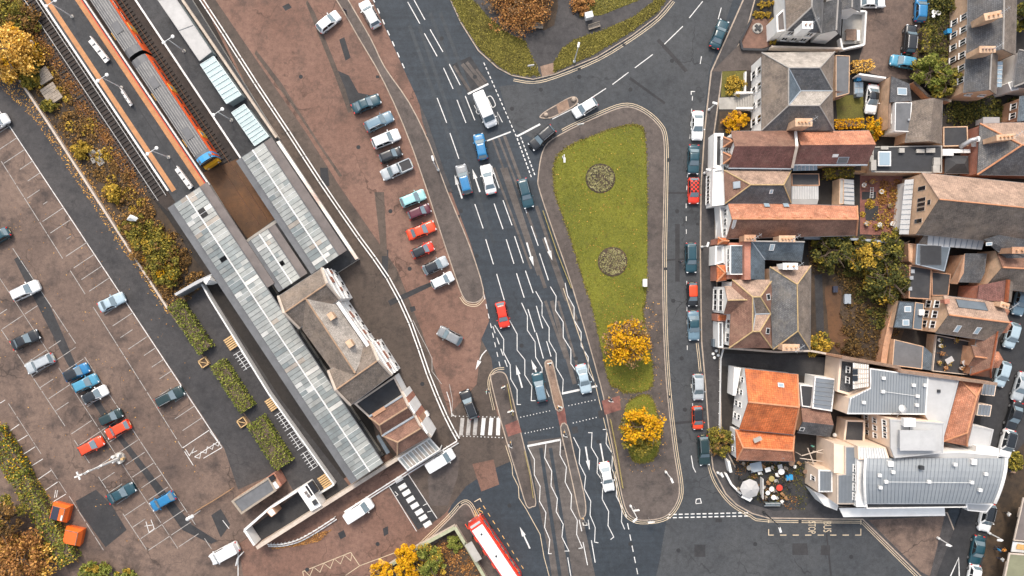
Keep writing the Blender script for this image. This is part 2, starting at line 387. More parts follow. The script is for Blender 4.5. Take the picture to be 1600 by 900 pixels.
def dashes(name, a, b, n, duty, w, parent, mat='white', z=.012):
    for i in range(n):
        t0, t1 = i / n, (i + duty) / n
        line(name, [(a[0] + (b[0] - a[0]) * t, a[1] + (b[1] - a[1]) * t) for t in (t0, t1)], w, parent, mat, z)
def arrow(tail, head, parent, mat='white', z=.012):
    a, b = P(*tail).xy, P(*head).xy; d = (b - a); L = d.length; d.normalize(); n = Vector((-d.y, d.x)); mb = MB()
    s = a + d * (L - 1.55)
    for q in ([a - n * .12, s - n * .1, s + n * .1, a + n * .12], [s - n * .32, b, s + n * .32]):
        mb.face([(p.x, p.y, z) for p in (q if area(q) > 0 else q[::-1])])
    return mb.build('arrow_marking', M[mat], parent)
def text(txt, px, ang, size, parent, mat, z=.012, stretch=1.0, name='lettering'):
    c = bpy.data.curves.new(name, 'FONT'); c.body = txt; c.size = size; c.align_x = 'CENTER'; c.align_y = 'CENTER'; c.resolution_u = 3
    tmp = bpy.data.objects.new('tmp', c); COL.objects.link(tmp); bpy.context.view_layer.update()
    me = bpy.data.meshes.new_from_object(tmp.evaluated_get(bpy.context.evaluated_depsgraph_get())); bpy.data.objects.remove(tmp)
    for v in me.vertices: v.co.y *= stretch
    me.materials.clear(); me.materials.append(M[mat]); l = P(*px); l.z = z
    o = link(name, me, None, l, ang)
    if parent: o.parent = parent; o.matrix_parent_inverse = WM(parent).inverted()
    return o

# base sheets
sheet('ground', [(-2200, -2000), (3800, -2000), (3800, 2900), (-2200, 2900)], -.05, M['ground'])
carpark = sheet('car_park', [(-600, 60), (0, 112), (24, 112), (75, 190), (165, 330), (265, 485), (395, 660), (455, 735), (470, 780), (372, 850), (390, 900), (380, 1300), (-600, 1300)], 0., M['carpark'])
sheet('aisle', [(-300, 100), (0, 118), (24, 116), (75, 196), (165, 336), (265, 490), (330, 575), (395, 668), (440, 735), (372, 765), (350, 700), (197, 470), (110, 338), (50, 248), (20, 205), (0, 196), (-300, 180)], .004, M['aisle'], carpark)
fore = sheet('forecourt', [(255, -120), (560, -120), (660, 80), (760, 470), (772, 560), (790, 600), (815, 720), (840, 800), (745, 800), (700, 860), (560, 960), (380, 1300), (380, 900), (372, 850), (480, 780), (640, 690), (700, 690), (640, 560), (420, 210)], .002, M['fore'])
sheet('apron', [(316, -10), (330, -10), (480, 210), (530, 290), (620, 420), (660, 520), (700, 640), (716, 686), (640, 735), (590, 690), (520, 420), (450, 270)], .006, M['fore_dark'], fore)
road = sheet('road', [(500, -400), (582, 0), (633, 113), (650, 150), (675, 215), (705, 300), (735, 380), (757, 455), (765, 500), (752, 530), (768, 560), (772, 600), (800, 700), (745, 720), (715, 770), (700, 800), (770, 960), (800, 1500), (3000, 1500), (3000, -400)], .006, M['road'])
# side-street surface, older lanes and patches
sheet('street_surface', [(1165, -60), (1145, 0), (1108, 110), (1098, 200), (1092, 300), (1094, 533), (1107, 683), (1112, 735), (1133, 773), (1167, 802), (1042, 806), (1060, 780), (1053, 700), (1042, 600), (1037, 500), (1037, 300), (1036, 215), (1020, 185), (975, 165), (905, 190), (850, 225), (800, 200), (780, 135), (835, 128), (935, 95), (1030, 28), (1075, -60)], .010, M['road_side'], road)
sheet('street_surface', [(1042, 808), (1172, 805), (1200, 812), (1347, 815), (1440, 905), (1560, 1000), (1000, 1000), (1030, 880)], .010, M['road_side'], road)
sheet('worn_surface', [(824, 690), (876, 683), (884, 700), (906, 780), (915, 830), (930, 900), (940, 960), (870, 960), (858, 870), (840, 780)], .010, M['road_old'], road)
sheet('worn_surface', [(706, 101), (735, 88), (763, 130), (731, 146)], .010, M['patch'], road)
for a, b in (((709, 103), (737, 146)), ((722, 100), (752, 136)), ((729, 97), (757, 133)), ((744, 108), (760, 128)), ((770, 218), (800, 300)), ((779, 215), (812, 300)), ((788, 212), (820, 300)),
             ((772, 262), (830, 420)), ((784, 262), (842, 430)), ((838, 322), (905, 520)), ((850, 372), (900, 500)), ((862, 470), (898, 600)), ((872, 470), (906, 585)), ((852, 470), (884, 560)), ((812, 300), (838, 372)), ((790, 262), (852, 450)), ((860, 400), (885, 470))):
    line('worn_strip', [a, b], random.uniform(.3, .7), road, 'road_old', .0105 + random.random() * .001)
sheet('junction_surface', [(752, 530), (768, 560), (775, 640), (800, 720), (765, 735), (728, 760), (695, 803), (670, 822), (640, 742), (716, 690), (702, 648), (745, 600)], .009, M['fore_dark'], road)
sheet('tan_patch', [(738, 725), (771, 718), (780, 757), (752, 768)], .0115, M['fore'], road)
sheet('tarmac_patch', [(683, 700), (720, 695), (715, 745), (700, 790), (672, 790), (668, 750)], .0112, M['pave'], road)
for q in ([(1085, 851), (1102, 851), (1102, 870), (1085, 870)], [(1238, 849), (1261, 849), (1263, 867), (1238, 867)], [(1283, 852), (1297, 852), (1297, 868), (1282, 867)], [(1055, 350), (1062, 350), (1062, 440), (1055, 440)], [(1118, 810), (1128, 810), (1128, 816), (1118, 816)], [(934, 642), (944, 640), (946, 652), (936, 654)], [(893, 668), (902, 666), (904, 676), (895, 678)], [(1026, 640), (1046, 630), (1046, 700), (1036, 640)]):
    sheet('tarmac_patch', q, .0125, M['patch'], road)
for q in ([(22, 405), (30, 400), (75, 470), (118, 568), (190, 680), (240, 745), (300, 820), (340, 845), (330, 850), (285, 828), (225, 742), (165, 660), (105, 568), (60, 480)],
          [(118, 783), (150, 765), (175, 790), (198, 828), (165, 855), (125, 800)], [(330, 805), (345, 795), (360, 820), (345, 840)]):
    sheet('tarmac_patch', q, .006, M['patch'], carpark)
for q in ([(527, 110), (545, 118), (560, 145), (585, 150), (570, 175), (545, 168), (535, 140)], [(596, 390), (607, 390), (606, 434), (598, 434)], [(500, 262), (512, 262), (515, 290), (502, 295)],
          [(606, 470), (655, 448), (700, 430), (702, 434), (610, 478)], [(640, 480), (648, 478), (650, 485), (642, 488)], [(441, 10), (451, 5), (456, 12), (446, 17)], [(528, 833), (537, 828), (541, 838), (532, 843)], [(530, 62), (538, 58), (548, 90), (540, 95)], [(598, 826), (606, 822), (607, 834), (600, 838)]):
    sheet('tarmac_patch', q, .0085, M['patch'], fore)
for q in ([(400, 78), (440, 130), (500, 225), (535, 275), (530, 276), (470, 185), (398, 84)], [(480, 0), (492, 20), (540, 140), (550, 175), (544, 176), (520, 110), (478, 5)], [(585, 300), (600, 300), (605, 400), (596, 400)]):
    sheet('repair_strip', q, .0088, M['fore_dark'], fore)

# pavements and islands
west = raised('pavement', catmull([(500, -80), (545, 0), (580, 60), (602, 105), (640, 160), (672, 225), (700, 300), (735, 385), (756, 452), (750, 470), (735, 473), (722, 462), (700, 400), (645, 235), (600, 130), (560, 60), (525, 0), (470, -80)], 3), 'pave')
sheet('grass_verge', [(655, 160), (668, 190), (695, 270), (708, 300), (700, 300), (683, 255), (660, 190)], .131, M['pave_dark'], west)
CI = catmull([(840, 277), (850, 230), (880, 207), (933, 182), (973, 167), (1000, 172), (1027, 193), (1038, 220), (1038, 300), (1036, 400), (1037, 500), (1042, 600), (1053, 700), (1062, 760), (1057, 787), (1040, 807), (1013, 813), (990, 810), (975, 790), (960, 717), (947, 650), (937, 600), (893, 447), (863, 360), (843, 300)], 4)
isl = raised('pavement', CI, 'pave')
sheet('red_crossing', [(940, 626), (968, 618), (970, 640), (945, 648)], .131, M['redpave'], isl)
lawn_px = catmull([(867, 253), (887, 230), (933, 210), (973, 197), (997, 197), (1007, 213), (1011, 300), (1010, 450), (1004, 490), (1015, 545), (1018, 603), (980, 613), (965, 604), (950, 590), (927, 487), (910, 433), (890, 367), (872, 317), (866, 290)], 4)
lawn2_px = catmull([(976, 640), (1000, 618), (1020, 626), (1031, 680), (1022, 715), (1000, 722), (984, 708)], 4)
top_px = [(690, -80), (703, 0), (720, 37), (747, 80), (777, 107), (800, 119), (833, 125), (867, 117), (933, 90), (987, 57), (1027, 27), (1050, 0), (1090, -80)]
top_i = raised('pavement', top_px, 'pave_dark')
gl = [(698, -60), (735, -60), (738, 0), (760, 25), (800, 57), (820, 65), (835, 100), (841, 117), (820, 118), (800, 114), (778, 102), (750, 77), (722, 34), (706, 0)]
gr = [(867, 112), (867, 98), (880, 76), (900, 62), (945, 47), (990, 27), (1020, 5), (1045, -40), (1040, 0), (1025, 20), (985, 50), (930, 84)]
gt = [(905, 28), (908, 0), (915, -60), (1040, -60), (1000, 0), (940, 24)]
gb = [(752, -60), (760, 0), (790, 30), (820, 40), (850, 48), (866, 40), (872, 10), (866, -60)]
sheet('tan_ramp', [(844, 104), (866, 98), (866, 115), (847, 120)], .131, M['tan'], top_i)
LAWNS = [sheet('lawn', lawn_px, .135, M['grass']), sheet('lawn', lawn2_px, .135, M['grass'])]
for q in (gl, gr, gt): sheet('lawn', q, .135, M['grass_dk'])
sheet('flower_border', gb, .134, M['soil'])
# traffic islands
li = raised('traffic_island', catmull([(766, 592), (770, 584), (780, 580), (790, 584), (796, 600), (806, 640), (818, 690), (830, 740), (838, 785), (832, 792), (822, 790), (808, 745), (794, 700), (780, 650)], 3), 'pave')
sheet('red_crossing', [(789, 664), (809, 656), (815, 675), (794, 682)], .131, M['redpave'], li)
ci = raised('traffic_island', catmull([(851, 572), (852, 564), (858, 562), (864, 566), (872, 600), (881, 636), (868, 640), (858, 600)], 3), 'tan')
sheet('crossing_gap', [(869, 640), (882, 637), (886, 664), (875, 667)], .013, M['redpave'], road)
raised('traffic_island', catmull([(875, 667), (887, 664), (898, 710), (913, 770), (916, 800), (911, 809), (905, 806), (895, 760), (884, 710)], 3), 'road_old')
ship = raised('traffic_island', catmull([(843, 184), (850, 175), (870, 163), (888, 153), (898, 151), (903, 156), (900, 164), (880, 176), (860, 185)], 3), 'pave', h=.1)
sheet('red_crossing', [(869, 164), (886, 155), (890, 169), (873, 178)], .112, M['tan'], ship)
for p0 in ((853, 180), (896, 156)):
    m_ = MB(); c = P(*p0, 0); m_.lathe((c.x, c.y, .1), [(.35, 0), (.33, .3), (.2, .42), (.1, .45)], 10); m_.build('bollard_base', M['kerb'], ship)
# east pavement and corner
EK = [(1190, -60), (1160, 0), (1137, 52), (1110, 112), (1100, 200), (1094, 293), (1093, 400), (1095, 533), (1101, 600), (1107, 683), (1113, 733), (1133, 772), (1150, 789), (1175, 803), (1200, 810), (1347, 812)]
east = raised('pavement', EK + [(1437, 900), (1540, 1000), (1560, 1000), (1480, 800), (1400, 790), (1300, 790), (1262, 770), (1150, 730), (1128, 690), (1125, 560), (1120, 430), (1118, 330), (1116, 210), (1130, 110), (1165, 55), (1180, 0), (1215, -60)], 'pave_dark', kw=.2)
sheet('plaza', [(1356, 812), (1475, 806), (1462, 860), (1452, 900), (1438, 893)], .131, M['carpark'], east)
plots = sheet('yards', [(1215, -60), (1182, 0), (1166, 55), (1130, 110), (1117, 210), (1119, 330), (1121, 430), (1126, 560), (1129, 690), (1150, 730), (1262, 770), (1300, 790), (1480, 800), (1530, 700), (1590, 480), (1640, 300), (1700, -60)], .12, M['ground'])
sheet('rear_street', [(1650, 420), (1580, 470), (1535, 640), (1500, 800), (1462, 900), (1450, 1000), (1800, 1000), (1800, 420)], .145, M['patch'], plots)
sheet('brick_paving', [(1700, 640), (1600, 690), (1566, 730), (1545, 820), (1530, 900), (1520, 1000), (1800, 1000)], .150, M['soil'], plots)
sheet('yard_tarmac', [(1345, -60), (1348, 70), (1340, 100), (1360, 115), (1390, 122), (1432, 125), (1440, 80), (1435, -60)], .128, M['carpark'], plots)
sheet('driveway', [(1112, 112), (1165, 60), (1195, 82), (1188, 110), (1130, 112)], .1285, M['pave'], plots)
sheet('shade_strip', [(1124, 552), (1310, 556), (1300, 595), (1165, 572), (1124, 572)], .1285, M['patch'], plots)  # dark strip paints the houses' shade onto the ground
sheet('garden_soil', [(1262, 372), (1402, 368), (1425, 480), (1392, 570), (1266, 556)], .1285, M['soil'], plots)
sheet('garden_path', catmull([(1288, 452), (1300, 446), (1314, 456), (1312, 490), (1322, 520), (1332, 545), (1312, 552), (1296, 530), (1292, 490)], 4), .134, M['ballast_br'], plots); sheet('garden_path', [(1272, 430), (1284, 428), (1288, 545), (1276, 545)], .1335, M['patch'], plots)
sheet('lawn_patch', [(1305, 150), (1348, 148), (1350, 192), (1308, 192)], .1285, M['grass_dk'], plots)
sheet('lawn_patch', [(1128, 112), (1165, 110), (1165, 148), (1126, 152)], .1285, M['grass_dk'], plots)
sheet('flower_border', [(1124, 174), (1172, 174), (1172, 204), (1122, 204)], .1285, M['soil'], plots)
gravel = sheet('gravel_bed', [(1174, 30), (1205, 30), (1210, 70), (1190, 76), (1160, 75), (1158, 66)], .135, M['fore'], plots)
sheet('terrace', [(1150, 718), (1262, 718), (1280, 770), (1255, 795), (1210, 798), (1165, 785), (1146, 752)], .1285, M['patch'], plots)
sheet('tiled_yard', [(1343, 270), (1410, 270), (1408, 368), (1343, 366)], .1285, M['redpave'], plots)
for q in ([(1346, 300), (1368, 300), (1368, 312), (1346, 312)], [(1350, 322), (1372, 322), (1370, 345), (1352, 345)]): sheet('paving', q, .133, M['patch'], plots)
# rear gardens of the north-east
sheet('garden_soil', [(1436, 20), (1484, 20), (1488, 150), (1440, 120)], .1285, M['soil'], plots)
# bottom-centre corner with garden
cb = raised('pavement', catmull([(560, 960), (600, 905), (640, 870), (700, 812), (722, 788), (734, 790), (746, 815), (770, 870), (790, 960)], 3), 'pave', 'kerb')
sheet('garden_soil', [(560, 980), (620, 900), (700, 832), (712, 826), (722, 842), (755, 905), (780, 980)], .131, M['soil'], cb)

# ---- double lines (offset from kerbs)
def double(px, side=1, mat='cream', d0=.25, gap=.28, w=.1, parent=road):
    p = W2(px)
    for d in (d0, d0 + gap):
        mb = MB(); strip_mb(mb, offset_line(p, side * d), w, .0135); mb.build('double_line', M[mat], parent)
double(CI[8:76], 1)
double(catmull([(803, 121), (833, 125), (867, 117), (933, 90), (987, 57), (1027, 27), (1050, 0)], 3, False), -1)
double(catmull(EK[3:5], 3, False), 1)
double(catmull([(1093, 535), (1096, 560), (1098, 580)], 3, False), -1)
double(catmull([(1110, 722), (1118, 748), (1133, 772), (1150, 789), (1175, 803), (1200, 810), (1347, 812)], 3, False), -1)
double([(1350, 814), (1437, 900), (1530, 992)], -1)
double(catmull([(722, 462), (730, 472), (744, 474), (754, 464)], 4, False), -1, 'cream', .15)
double(catmull([(775, 640), (768, 608), (768, 592), (775, 581), (788, 579)], 4, False), 1, 'cream', .2)
double(catmull([(640, 870), (700, 812), (722, 788), (734, 790), (746, 815)], 4, False), 1, 'cream', .2)
for a, b in (((794, 690), (818, 760)), ((796, 690), (821, 757)), ((818, 760), (826, 785))): line('edge_line', [a, b], .1, road, 'cream')
line('edge_line', [(790, 696), (800, 727), (801, 742), (810, 760), (811, 778), (822, 795), (833, 815), (844, 835), (850, 870), (858, 900)], .1, road, 'cream')
line('edge_line', [(880, 450), (930, 600), (975, 785)], .1, road, 'cream')

# ---- white markings
LW = .13
for s in '637,3,656,37 647,0,664,31 663,52,683,88 672,46,692,81 693,106,708,139 702,100,719,133 683,153,698,192 714,156,728,192 727,150,742,188 703,208,717,248 768,259,780,294 742,319,755,357 772,318,786,358 786,313,800,352 759,374,771,413 776,428,788,469 791,374,803,412 804,369,818,411 811,297,823,333 830,353,841,384 807,427,819,465 821,423,833,458 843,396,857,438 825,483,836,519 838,478,848,513 838,520,849,560 854,533,861,557 887,871,892,900 911,847,918,883 924,844,930,879 905,812,909,830 919,812,921,827 1098,2,1077,28 1067,41,1034,73 1020,85,992,106 982,113,957,132 947,138,918,157 895,170,863,186'.split():
    x0, y0, x1, y1 = map(float, s.split(',')); line('lane_dash', [(x0, y0), (x1, y1)], LW, road)
for a, b, w in (((731, 147), (763, 131), .28), ((761, 220), (798, 206), .22), ((808, 213), (844, 194), .28), ((824, 697), (876, 687), .32), ((878, 615), (933, 603), .32)):
    line('stop_line', [a, b], w, road)
dashes('give_way_dash', (756, 98), (808, 216), 17, .6, .14, road)
for dx in (0, 5.5): dashes('give_way_dash', (808 + dx, 216 - dx * .4), (831 + dx, 279 - dx * .6), 10, .62, .17, road)
for dy in (0, 5): dashes('give_way_dash', (1042, 804 + dy), (1172, 801 + dy), 14, .66, .18, road)
dashes('edge_dash', (582, -4), (636, 116), 7, .45, .16, road); dashes('edge_dash', (977, 800), (998, 905), 6, .55, .14, road)
dashes('edge_dash', (756, 460), (783, 580), 8, .5, .12, road); dashes('edge_dash', (770, 510), (795, 580), 4, .6, .12, road)
dashes('bay_dash', (1072, 318), (1074, 560), 12, .35, .1, road); dashes('bay_dash', (1080, 600), (1084, 660), 4, .4, .1, road); dashes('bay_dash', (1082, 150), (1072, 310), 8, .35, .1, road)
for a, b in (((823, 379), (834, 416)), ((851, 371), (863, 407)), ((915, 698), (921, 735)), ((938, 693), (946, 738)), ((722, 310), (710, 273)), ((750, 300), (738, 264)), ((816, 606), (806, 570)), ((842, 592), (830, 562)), ((828, 857), (812, 823))): arrow(a, b, road)
arrow((750, 562), (743, 578), road); line('arrow_tail', catmull([(760, 547), (753, 555), (749, 564)], 4, False), .16, road)
Z = '''860,448 869,463 868,485 880,503 880,527 892,546 892,568 900,580
883,442 887,462 897,480 897,500 908,519 908,540 919,558 919,580 930,599
837,455 847,473 847,493 858,512 858,533 869,552 869,574 880,593 879,613
815,473 824,493 824,516 836,534 837,558 847,575 847,595 858,620
796,500 808,522 808,547 820,562 820,586 831,603 830,626 837,626
773,508 787,530 787,551 797,570 798,592 808,609 808,632 814,632
825,699 835,718 835,742 844,760 843,783 853,801 851,824 859,843 857,865 862,865
853,693 851,715 862,736 861,759 871,779 869,799 880,819 878,839 889,861 882,861
876,687 875,711 885,730 883,753 893,773 892,795 902,813 901,835 910,856 904,857
896,683 906,702 905,724 915,744 913,764 923,783 922,805 930,824 929,847 935,848
919,676 925,676 924,699 934,716 933,739 942,752 941,780 951,799 950,821 959,839 954,843
942,671 948,671 947,693 957,709 956,732 964,752 963,775 972,793 971,815 976,827
698,612 703,628 706,648 710,650'''
for l in Z.split('\n'): line('zigzag_line', [tuple(map(float, q.split(','))) for q in l.split()], .115, road)
for a, b, n in (((888, 634), (934, 624), 9), ((895, 661), (941, 650), 9), ((813, 652), (863, 641), 10), ((820, 677), (868, 667), 10), ((705, 650), (790, 652), 14), ((712, 681), (790, 684), 14)): dashes('crossing_stud', a, b, n, .28, .14, road)
for i, x in enumerate((721.7, 732.5, 743, 755, 767, 778)): line('zebra_stripe', [(x - (1.5 if i < 5 else 0), 680), (x + 1, 653)], .6, road, 'white' if i > 2 else 'worn')
zc = sheet('crossing_surface', [(608, 760), (637, 742), (683, 811), (653, 828)], .0125, M['patch'], fore)
for x, y in ((623, 749), (629, 760.5), (635, 770), (641.5, 780), (648, 790), (655, 800), (661, 809), (668, 819)):
    line('zebra_stripe', [(x - 5.5, y + 3.3), (x + 5.5, y - 3.3)], .75, fore, 'white', .018)
for a, b in (((608, 760), (651, 830)), ((638, 741), (683, 810)), ((617, 768), (622, 773)), ((622, 773), (617, 776)), ((661, 790), (667, 787)), ((668, 800), (675, 798))): line('edge_line', [a, b], .1, fore, 'white', .018)
# lettering and symbols
text('BUS', (1292, 823), -math.pi / 2, 1.02, road, 'cream', .0145, 1.75); text('STOP', (1268, 824), -math.pi / 2, .82, road, 'cream', .0145, 2.0)
text('BUS', (745.5, 802), math.radians(27), 1.05, road, 'yellowpaint', .0145, 1.45)
for q in ([(1201, 812), (1201, 817)], [(1201, 827), (1201, 836), (1209, 836)], [(1345, 812), (1345, 820)], [(1345, 826), (1345, 836), (1336, 836)], [(741, 784), (750, 779), (752, 784)]): line('bay_corner', q, .13, road, 'cream', .0145)
dashes('bay_dash', (1219, 836), (1336, 836), 6, .5, .14, road, 'cream', .0145); dashes('bay_dash', (755, 790), (822, 895), 9, .45, .12, road, 'yellowpaint', .0145)
for q in ([(761, 152), (769, 168)], catmull([(761, 152), (766, 150), (770, 154), (774, 163), (772, 167), (769, 168)], 4, False), [(771, 177), (779, 194), (777, 175), (785, 191)], [(764, 193), (767, 199)], [(770, 190), (774, 197)], catmull([(741, 164), (744, 170), (749, 173), (751, 176), (747, 178), (744, 174), (747, 170)], 4, False)):
    line('lettering', q, .12, road, 'white', .0145)
for q in ([(1080, 148), (1080, 143), (1086, 143)], [(1094, 100), (1096, 88)], [(1122, 30), (1127, 12)], [(1087, 786), (1088, 780), (1094, 779), (1096, 786), (1087, 787)], [(1080, 712), (1083, 730), (1087, 738)], [(1502, 829), (1504, 822)]): line('worn_mark', q, .12, road, 'white', .0145)
line('warning_triangle', [(1484, 900), (1497, 871), (1498, 903)], .2, road, 'white', .152)
# forecourt lines
for q in ([(702, 600), (707, 625), (706, 645), (712, 652)], [(645, 500), (660, 530), (668, 545), (675, 560), (675, 580), (690, 600)]): line('worn_line', q, .08, fore, 'worn')
for q in ([(473, 893), (548, 863)], [(473, 893), (475, 903)], [(548, 863), (562, 884)], [(540, 899), (562, 884), (640, 855)]): line('worn_line', q, .1, fore, 'cream')
zig = [(476, 892), (484, 900), (490, 886), (500, 894), (506, 880), (516, 888), (522, 873), (532, 881), (538, 867), (548, 876), (550, 864)]; line('worn_line', zig, .08, fore, 'cream')
# car-park bays
def worn(): return 'worn'
def broken(a, b, w=.1):
    n = max(1, int(math.hypot(b[0] - a[0], b[1] - a[1]) / 22))
    for i in range(n):
        if random.random() < .12: continue
        t0, t1 = i / n, (i + random.uniform(.85, 1.0)) / n
        line('bay_line', [(a[0] + (b[0] - a[0]) * t, a[1] + (b[1] - a[1]) * t) for t in (t0, t1)], w, carpark, worn(), .010)
line('bay_line', [(-5, 167), (347, 699)], .12, carpark, 'white', .010); broken((-10, 233), (302, 727))
for i in range(-1, 25):
    o = (27 + i * 12.05, 215 + i * 18.22)
    if o[1] > 670 or i in (13,): continue
    L = 40 - i * .12; f = random.choice((1, 1, 1, .6)); s0 = 0 if random.random() < .8 else .4
    line('bay_line', [(o[0] - RN[0] * L * s0, o[1] - RN[1] * L * s0), (o[0] - RN[0] * L * f, o[1] - RN[1] * L * f)], .1, carpark, worn(), .010)
broken((2, 515), (230, 860)); broken((-20, 405), (278, 857), .08); broken((20, 388), (332, 860))
for i in range(0, 24):
    o = (-10 + i * 12.0, 497 + i * 18.2)
    for s0, s1 in ((0, 42), (44, 84)):
        if random.random() < .25: continue
        a = RF(o, 0, s0 + random.uniform(0, 3)); b = RF(o, 0, s0 + (s1 - s0) * random.choice((1, .95, .6)))
        if a[1] < 860 and b[1] < 850: line('bay_line', [a, b], .1, carpark, worn(), .010)
for a, b in zip(((10, 677), (23, 692), (33, 712), (43, 732), (58, 750), (68, 768), (78, 787), (0, 630)), ((30, 663), (43, 680), (55, 698), (67, 717), (80, 735), (90, 753), (103, 772), (8, 625))): line('bay_line', [a, b], .1, carpark, 'white', .010)
broken((0, 610), (105, 772), .08); broken((108, 775), (162, 860), .1)
for q in ([(285, 700), (327, 672)], [(285, 700), (302, 727)], [(304, 714), (341, 690)], [(318, 716), (347, 699)], [(328, 674), (346, 698)]): line('bay_line', q, .1, carpark, 'white', .010)
line('hatch_line', [(304, 714), (312, 716), (314, 706), (322, 708), (324, 698), (332, 702), (334, 693), (341, 697), (343, 690)], .08, carpark, 'white', .0105)
line('hatch_line', [(290, 702), (296, 712), (304, 698), (300, 708), (308, 704)], .1, carpark, 'white', .0105)
for q in ([(228, 815), (233, 832), (241, 826), (236, 812)], [(226, 822), (240, 820)], [(87, 766), (85, 778)], [(90, 766), (88, 777)], [(348, 813), (358, 826)]): line('bay_symbol', q, .1, carpark, 'white', .0105)
line('bay_line', [(372, 862), (372, 900)], .14, fore, 'white', .012)
# manholes, drains, tyre-worn bands
M['trimiron'] = rough_col('cast_iron', (.02,.021,.023), .3, .8, 4.0)
mh = MB(); mh.lathe((0, 0, 0), [(.33, 0), (.31, .004)], 12); mhm = mh.mesh('manhole_cover', M['trimiron']); dr = MB(); dr.box((0, 0, 0), (.5, .42, .01)); drm = dr.mesh('drain_grate', M['trimiron'])
for x, y in ((690, 60), (742, 120), (800, 170), (845, 140), (905, 120), (985, 140), (1050, 95), (1045, 250), (1058, 330), (1052, 470), (1065, 560), (1070, 640), (1062, 690), (880, 700), (935, 690), (985, 850), (1060, 860), (1180, 850), (1330, 870), (720, 330), (745, 400), (815, 540), (900, 560), (796, 790), (720, 790)):
    o = link('manhole_cover', mhm, road); o.location = (*P(x, y).xy, .016)
for x, y in ((668, 212), (716, 338), (1040, 420), (1046, 620), (1090, 350), (1091, 480), (1100, 640), (1250, 815), (760, 90), (905, 108), (975, 70), (590, 120), (870, 390), (905, 500)):
    o = link('drain_grate', drm, road, None); o.location = (*P(x, y).xy, .016)
for x, y in ((470, 120), (560, 230), (610, 330), (500, 40), (640, 420), (660, 600), (590, 850), (480, 890)):
    o = link('manhole_cover', mhm, fore); o.location = (*P(x, y).xy, .014)
M['tyreband'] = tarmac('tyre_polished', (.029,.039,.05), (.044,.055,.067), (.019,.025,.032), .4, .1, 0, .7, math.radians(-68))
for a, b in (((640, 40), (760, 380)), ((655, 40), (772, 380)), ((672, 20), (735, 190)), ((688, 20), (752, 190)), ((838, 300), (905, 470)), ((815, 310), (880, 470)), ((905, 690), (945, 900)), ((918, 690), (958, 900)), ((933, 690), (972, 880)), ((845, 700), (875, 900)), ((860, 700), (892, 900))):
    line('tyre_track', [a, b], .55, road, 'tyreband', .0102 + random.random() * .0002)
for q in ([(1040, 300), (1078, 300), (1078, 303), (1040, 303)], [(1040, 405), (1090, 402), (1090, 405), (1040, 408)], [(900, 175), (960, 200), (958, 203), (898, 179)], [(985, 120), (1040, 160), (1038, 163), (983, 124)], [(1030, 60), (1075, 110), (1070, 113), (1026, 64)], [(1046, 660), (1100, 655), (1100, 659), (1046, 664)], [(1290, 830), (1292, 830), (1300, 900), (1297, 900)]):
    sheet('trench_scar', q, .0127, M['patch'], road)
sheet('footway', [(268, 478), (300, 452), (318, 440), (345, 480), (440, 625), (548, 762), (500, 792), (460, 770), (440, 735), (395, 664), (330, 572)], .006, M['aisle'])
# ---------------------------------------------------------------- railway
PZ = .9
sheet('trackbed', [(-80, -120), (205, -120), (215, 0), (378, 248), (432, 335), (440, 372), (388, 378), (328, 295), (262, 330), (230, 300), (35, 10), (-40, -100)], .012, M['ballast'])
sheet('trackbed', [(318, 270), (372, 248), (432, 335), (434, 350), (388, 374), (335, 300)], .14, M['ballast_br'])
sheet('embankment', [(-80, -120), (-40, -100), (35, 10), (232, 302), (262, 340), (300, 400), (330, 440), (290, 470), (265, 485), (165, 330), (75, 190), (24, 112), (0, 112), (-80, 110)], .008, M['soil'])
def rail_track(name, label, o, t0, t1, rusty=False, dirty=False):
    root = thing(name, label, 'railway track', P(*RF(o, (t0 + t1) / 2, 0)).to_tuple())
    for s in (-7.4, 7.4):
        mb = MB(); a, b = P(*RF(o, t0, s)), P(*RF(o, t1, s)); c = (a + b) / 2
        mb.box((c.x, c.y, .21), ((b - a).length, .075, .16), RAILANG); mb.build('rail', M['rust' if rusty else 'rail'], root)
    sm = MB(); sm.box((0, 0, 0), (.26, 2.6, .14)); sme = sm.mesh('sleeper', M['sleeper'])
    n = int((t1 - t0) / 6.6)
    for i in range(n):
        c = P(*RF(o, t0 + (i + .5) * 6.6, 0)); c.z = .06; link('sleeper', sme, root, c, RAILANG + random.uniform(-.01, .01))
    return root
rail_track('railway_track', 'clear running track with dark sleepers beside the tan-edged platform', (48.5, 0), -15, 372)
rail_track('railway_track', 'brown dirty track bed lying under and beyond the train', (181, 0), -15, 416, True)
rail_track('railway_track', 'overgrown rusty siding buried in the trackside scrub', (78, 80), 10, 230, True)
# platforms
def platform(name, px, strips):
    pts = W2(px, PZ); mb = MB(); mb.prism(pts, -.02, PZ - .01)
    t = MB(); q = pts if area(pts) > 0 else pts[::-1]; t.face([(p.x, p.y, PZ) for p in q]); o = t.build(name, M['platform']); tag(o, kind='structure')
    mb.build('platform_wall', M['concrete'], o)
    for nm, a, b, w, mat in strips:
        s_ = MB(); strip_mb(s_, W2([a, b], PZ), w, PZ + .006 + (.004 if 'line' in nm or 'coping' in nm else 0)); s_.build(nm, M[mat], o)
    return o
plat = platform('platform', [(-15, -120), (63, 0), (262, 298), (420, 535), (556, 742), (598, 712), (470, 520), (327, 288), (132, 0), (55, -115)],
    [('edge_coping', (-14, -115), (262.5, 298), .3, 'whitecon'), ('tan_strip', (-3, -115), (272, 298), .75, 'tanstrip'), ('tan_strip', (45, -115), (316, 289), .8, 'tanstrip'), ('red_line', (49.5, -115), (322, 289), .16, 'redstrip'), ('edge_coping', (54, -115), (327, 289), .25, 'whitecon'),
     ('drain_line', (70, -60), (280, 268), .14, 'black')])
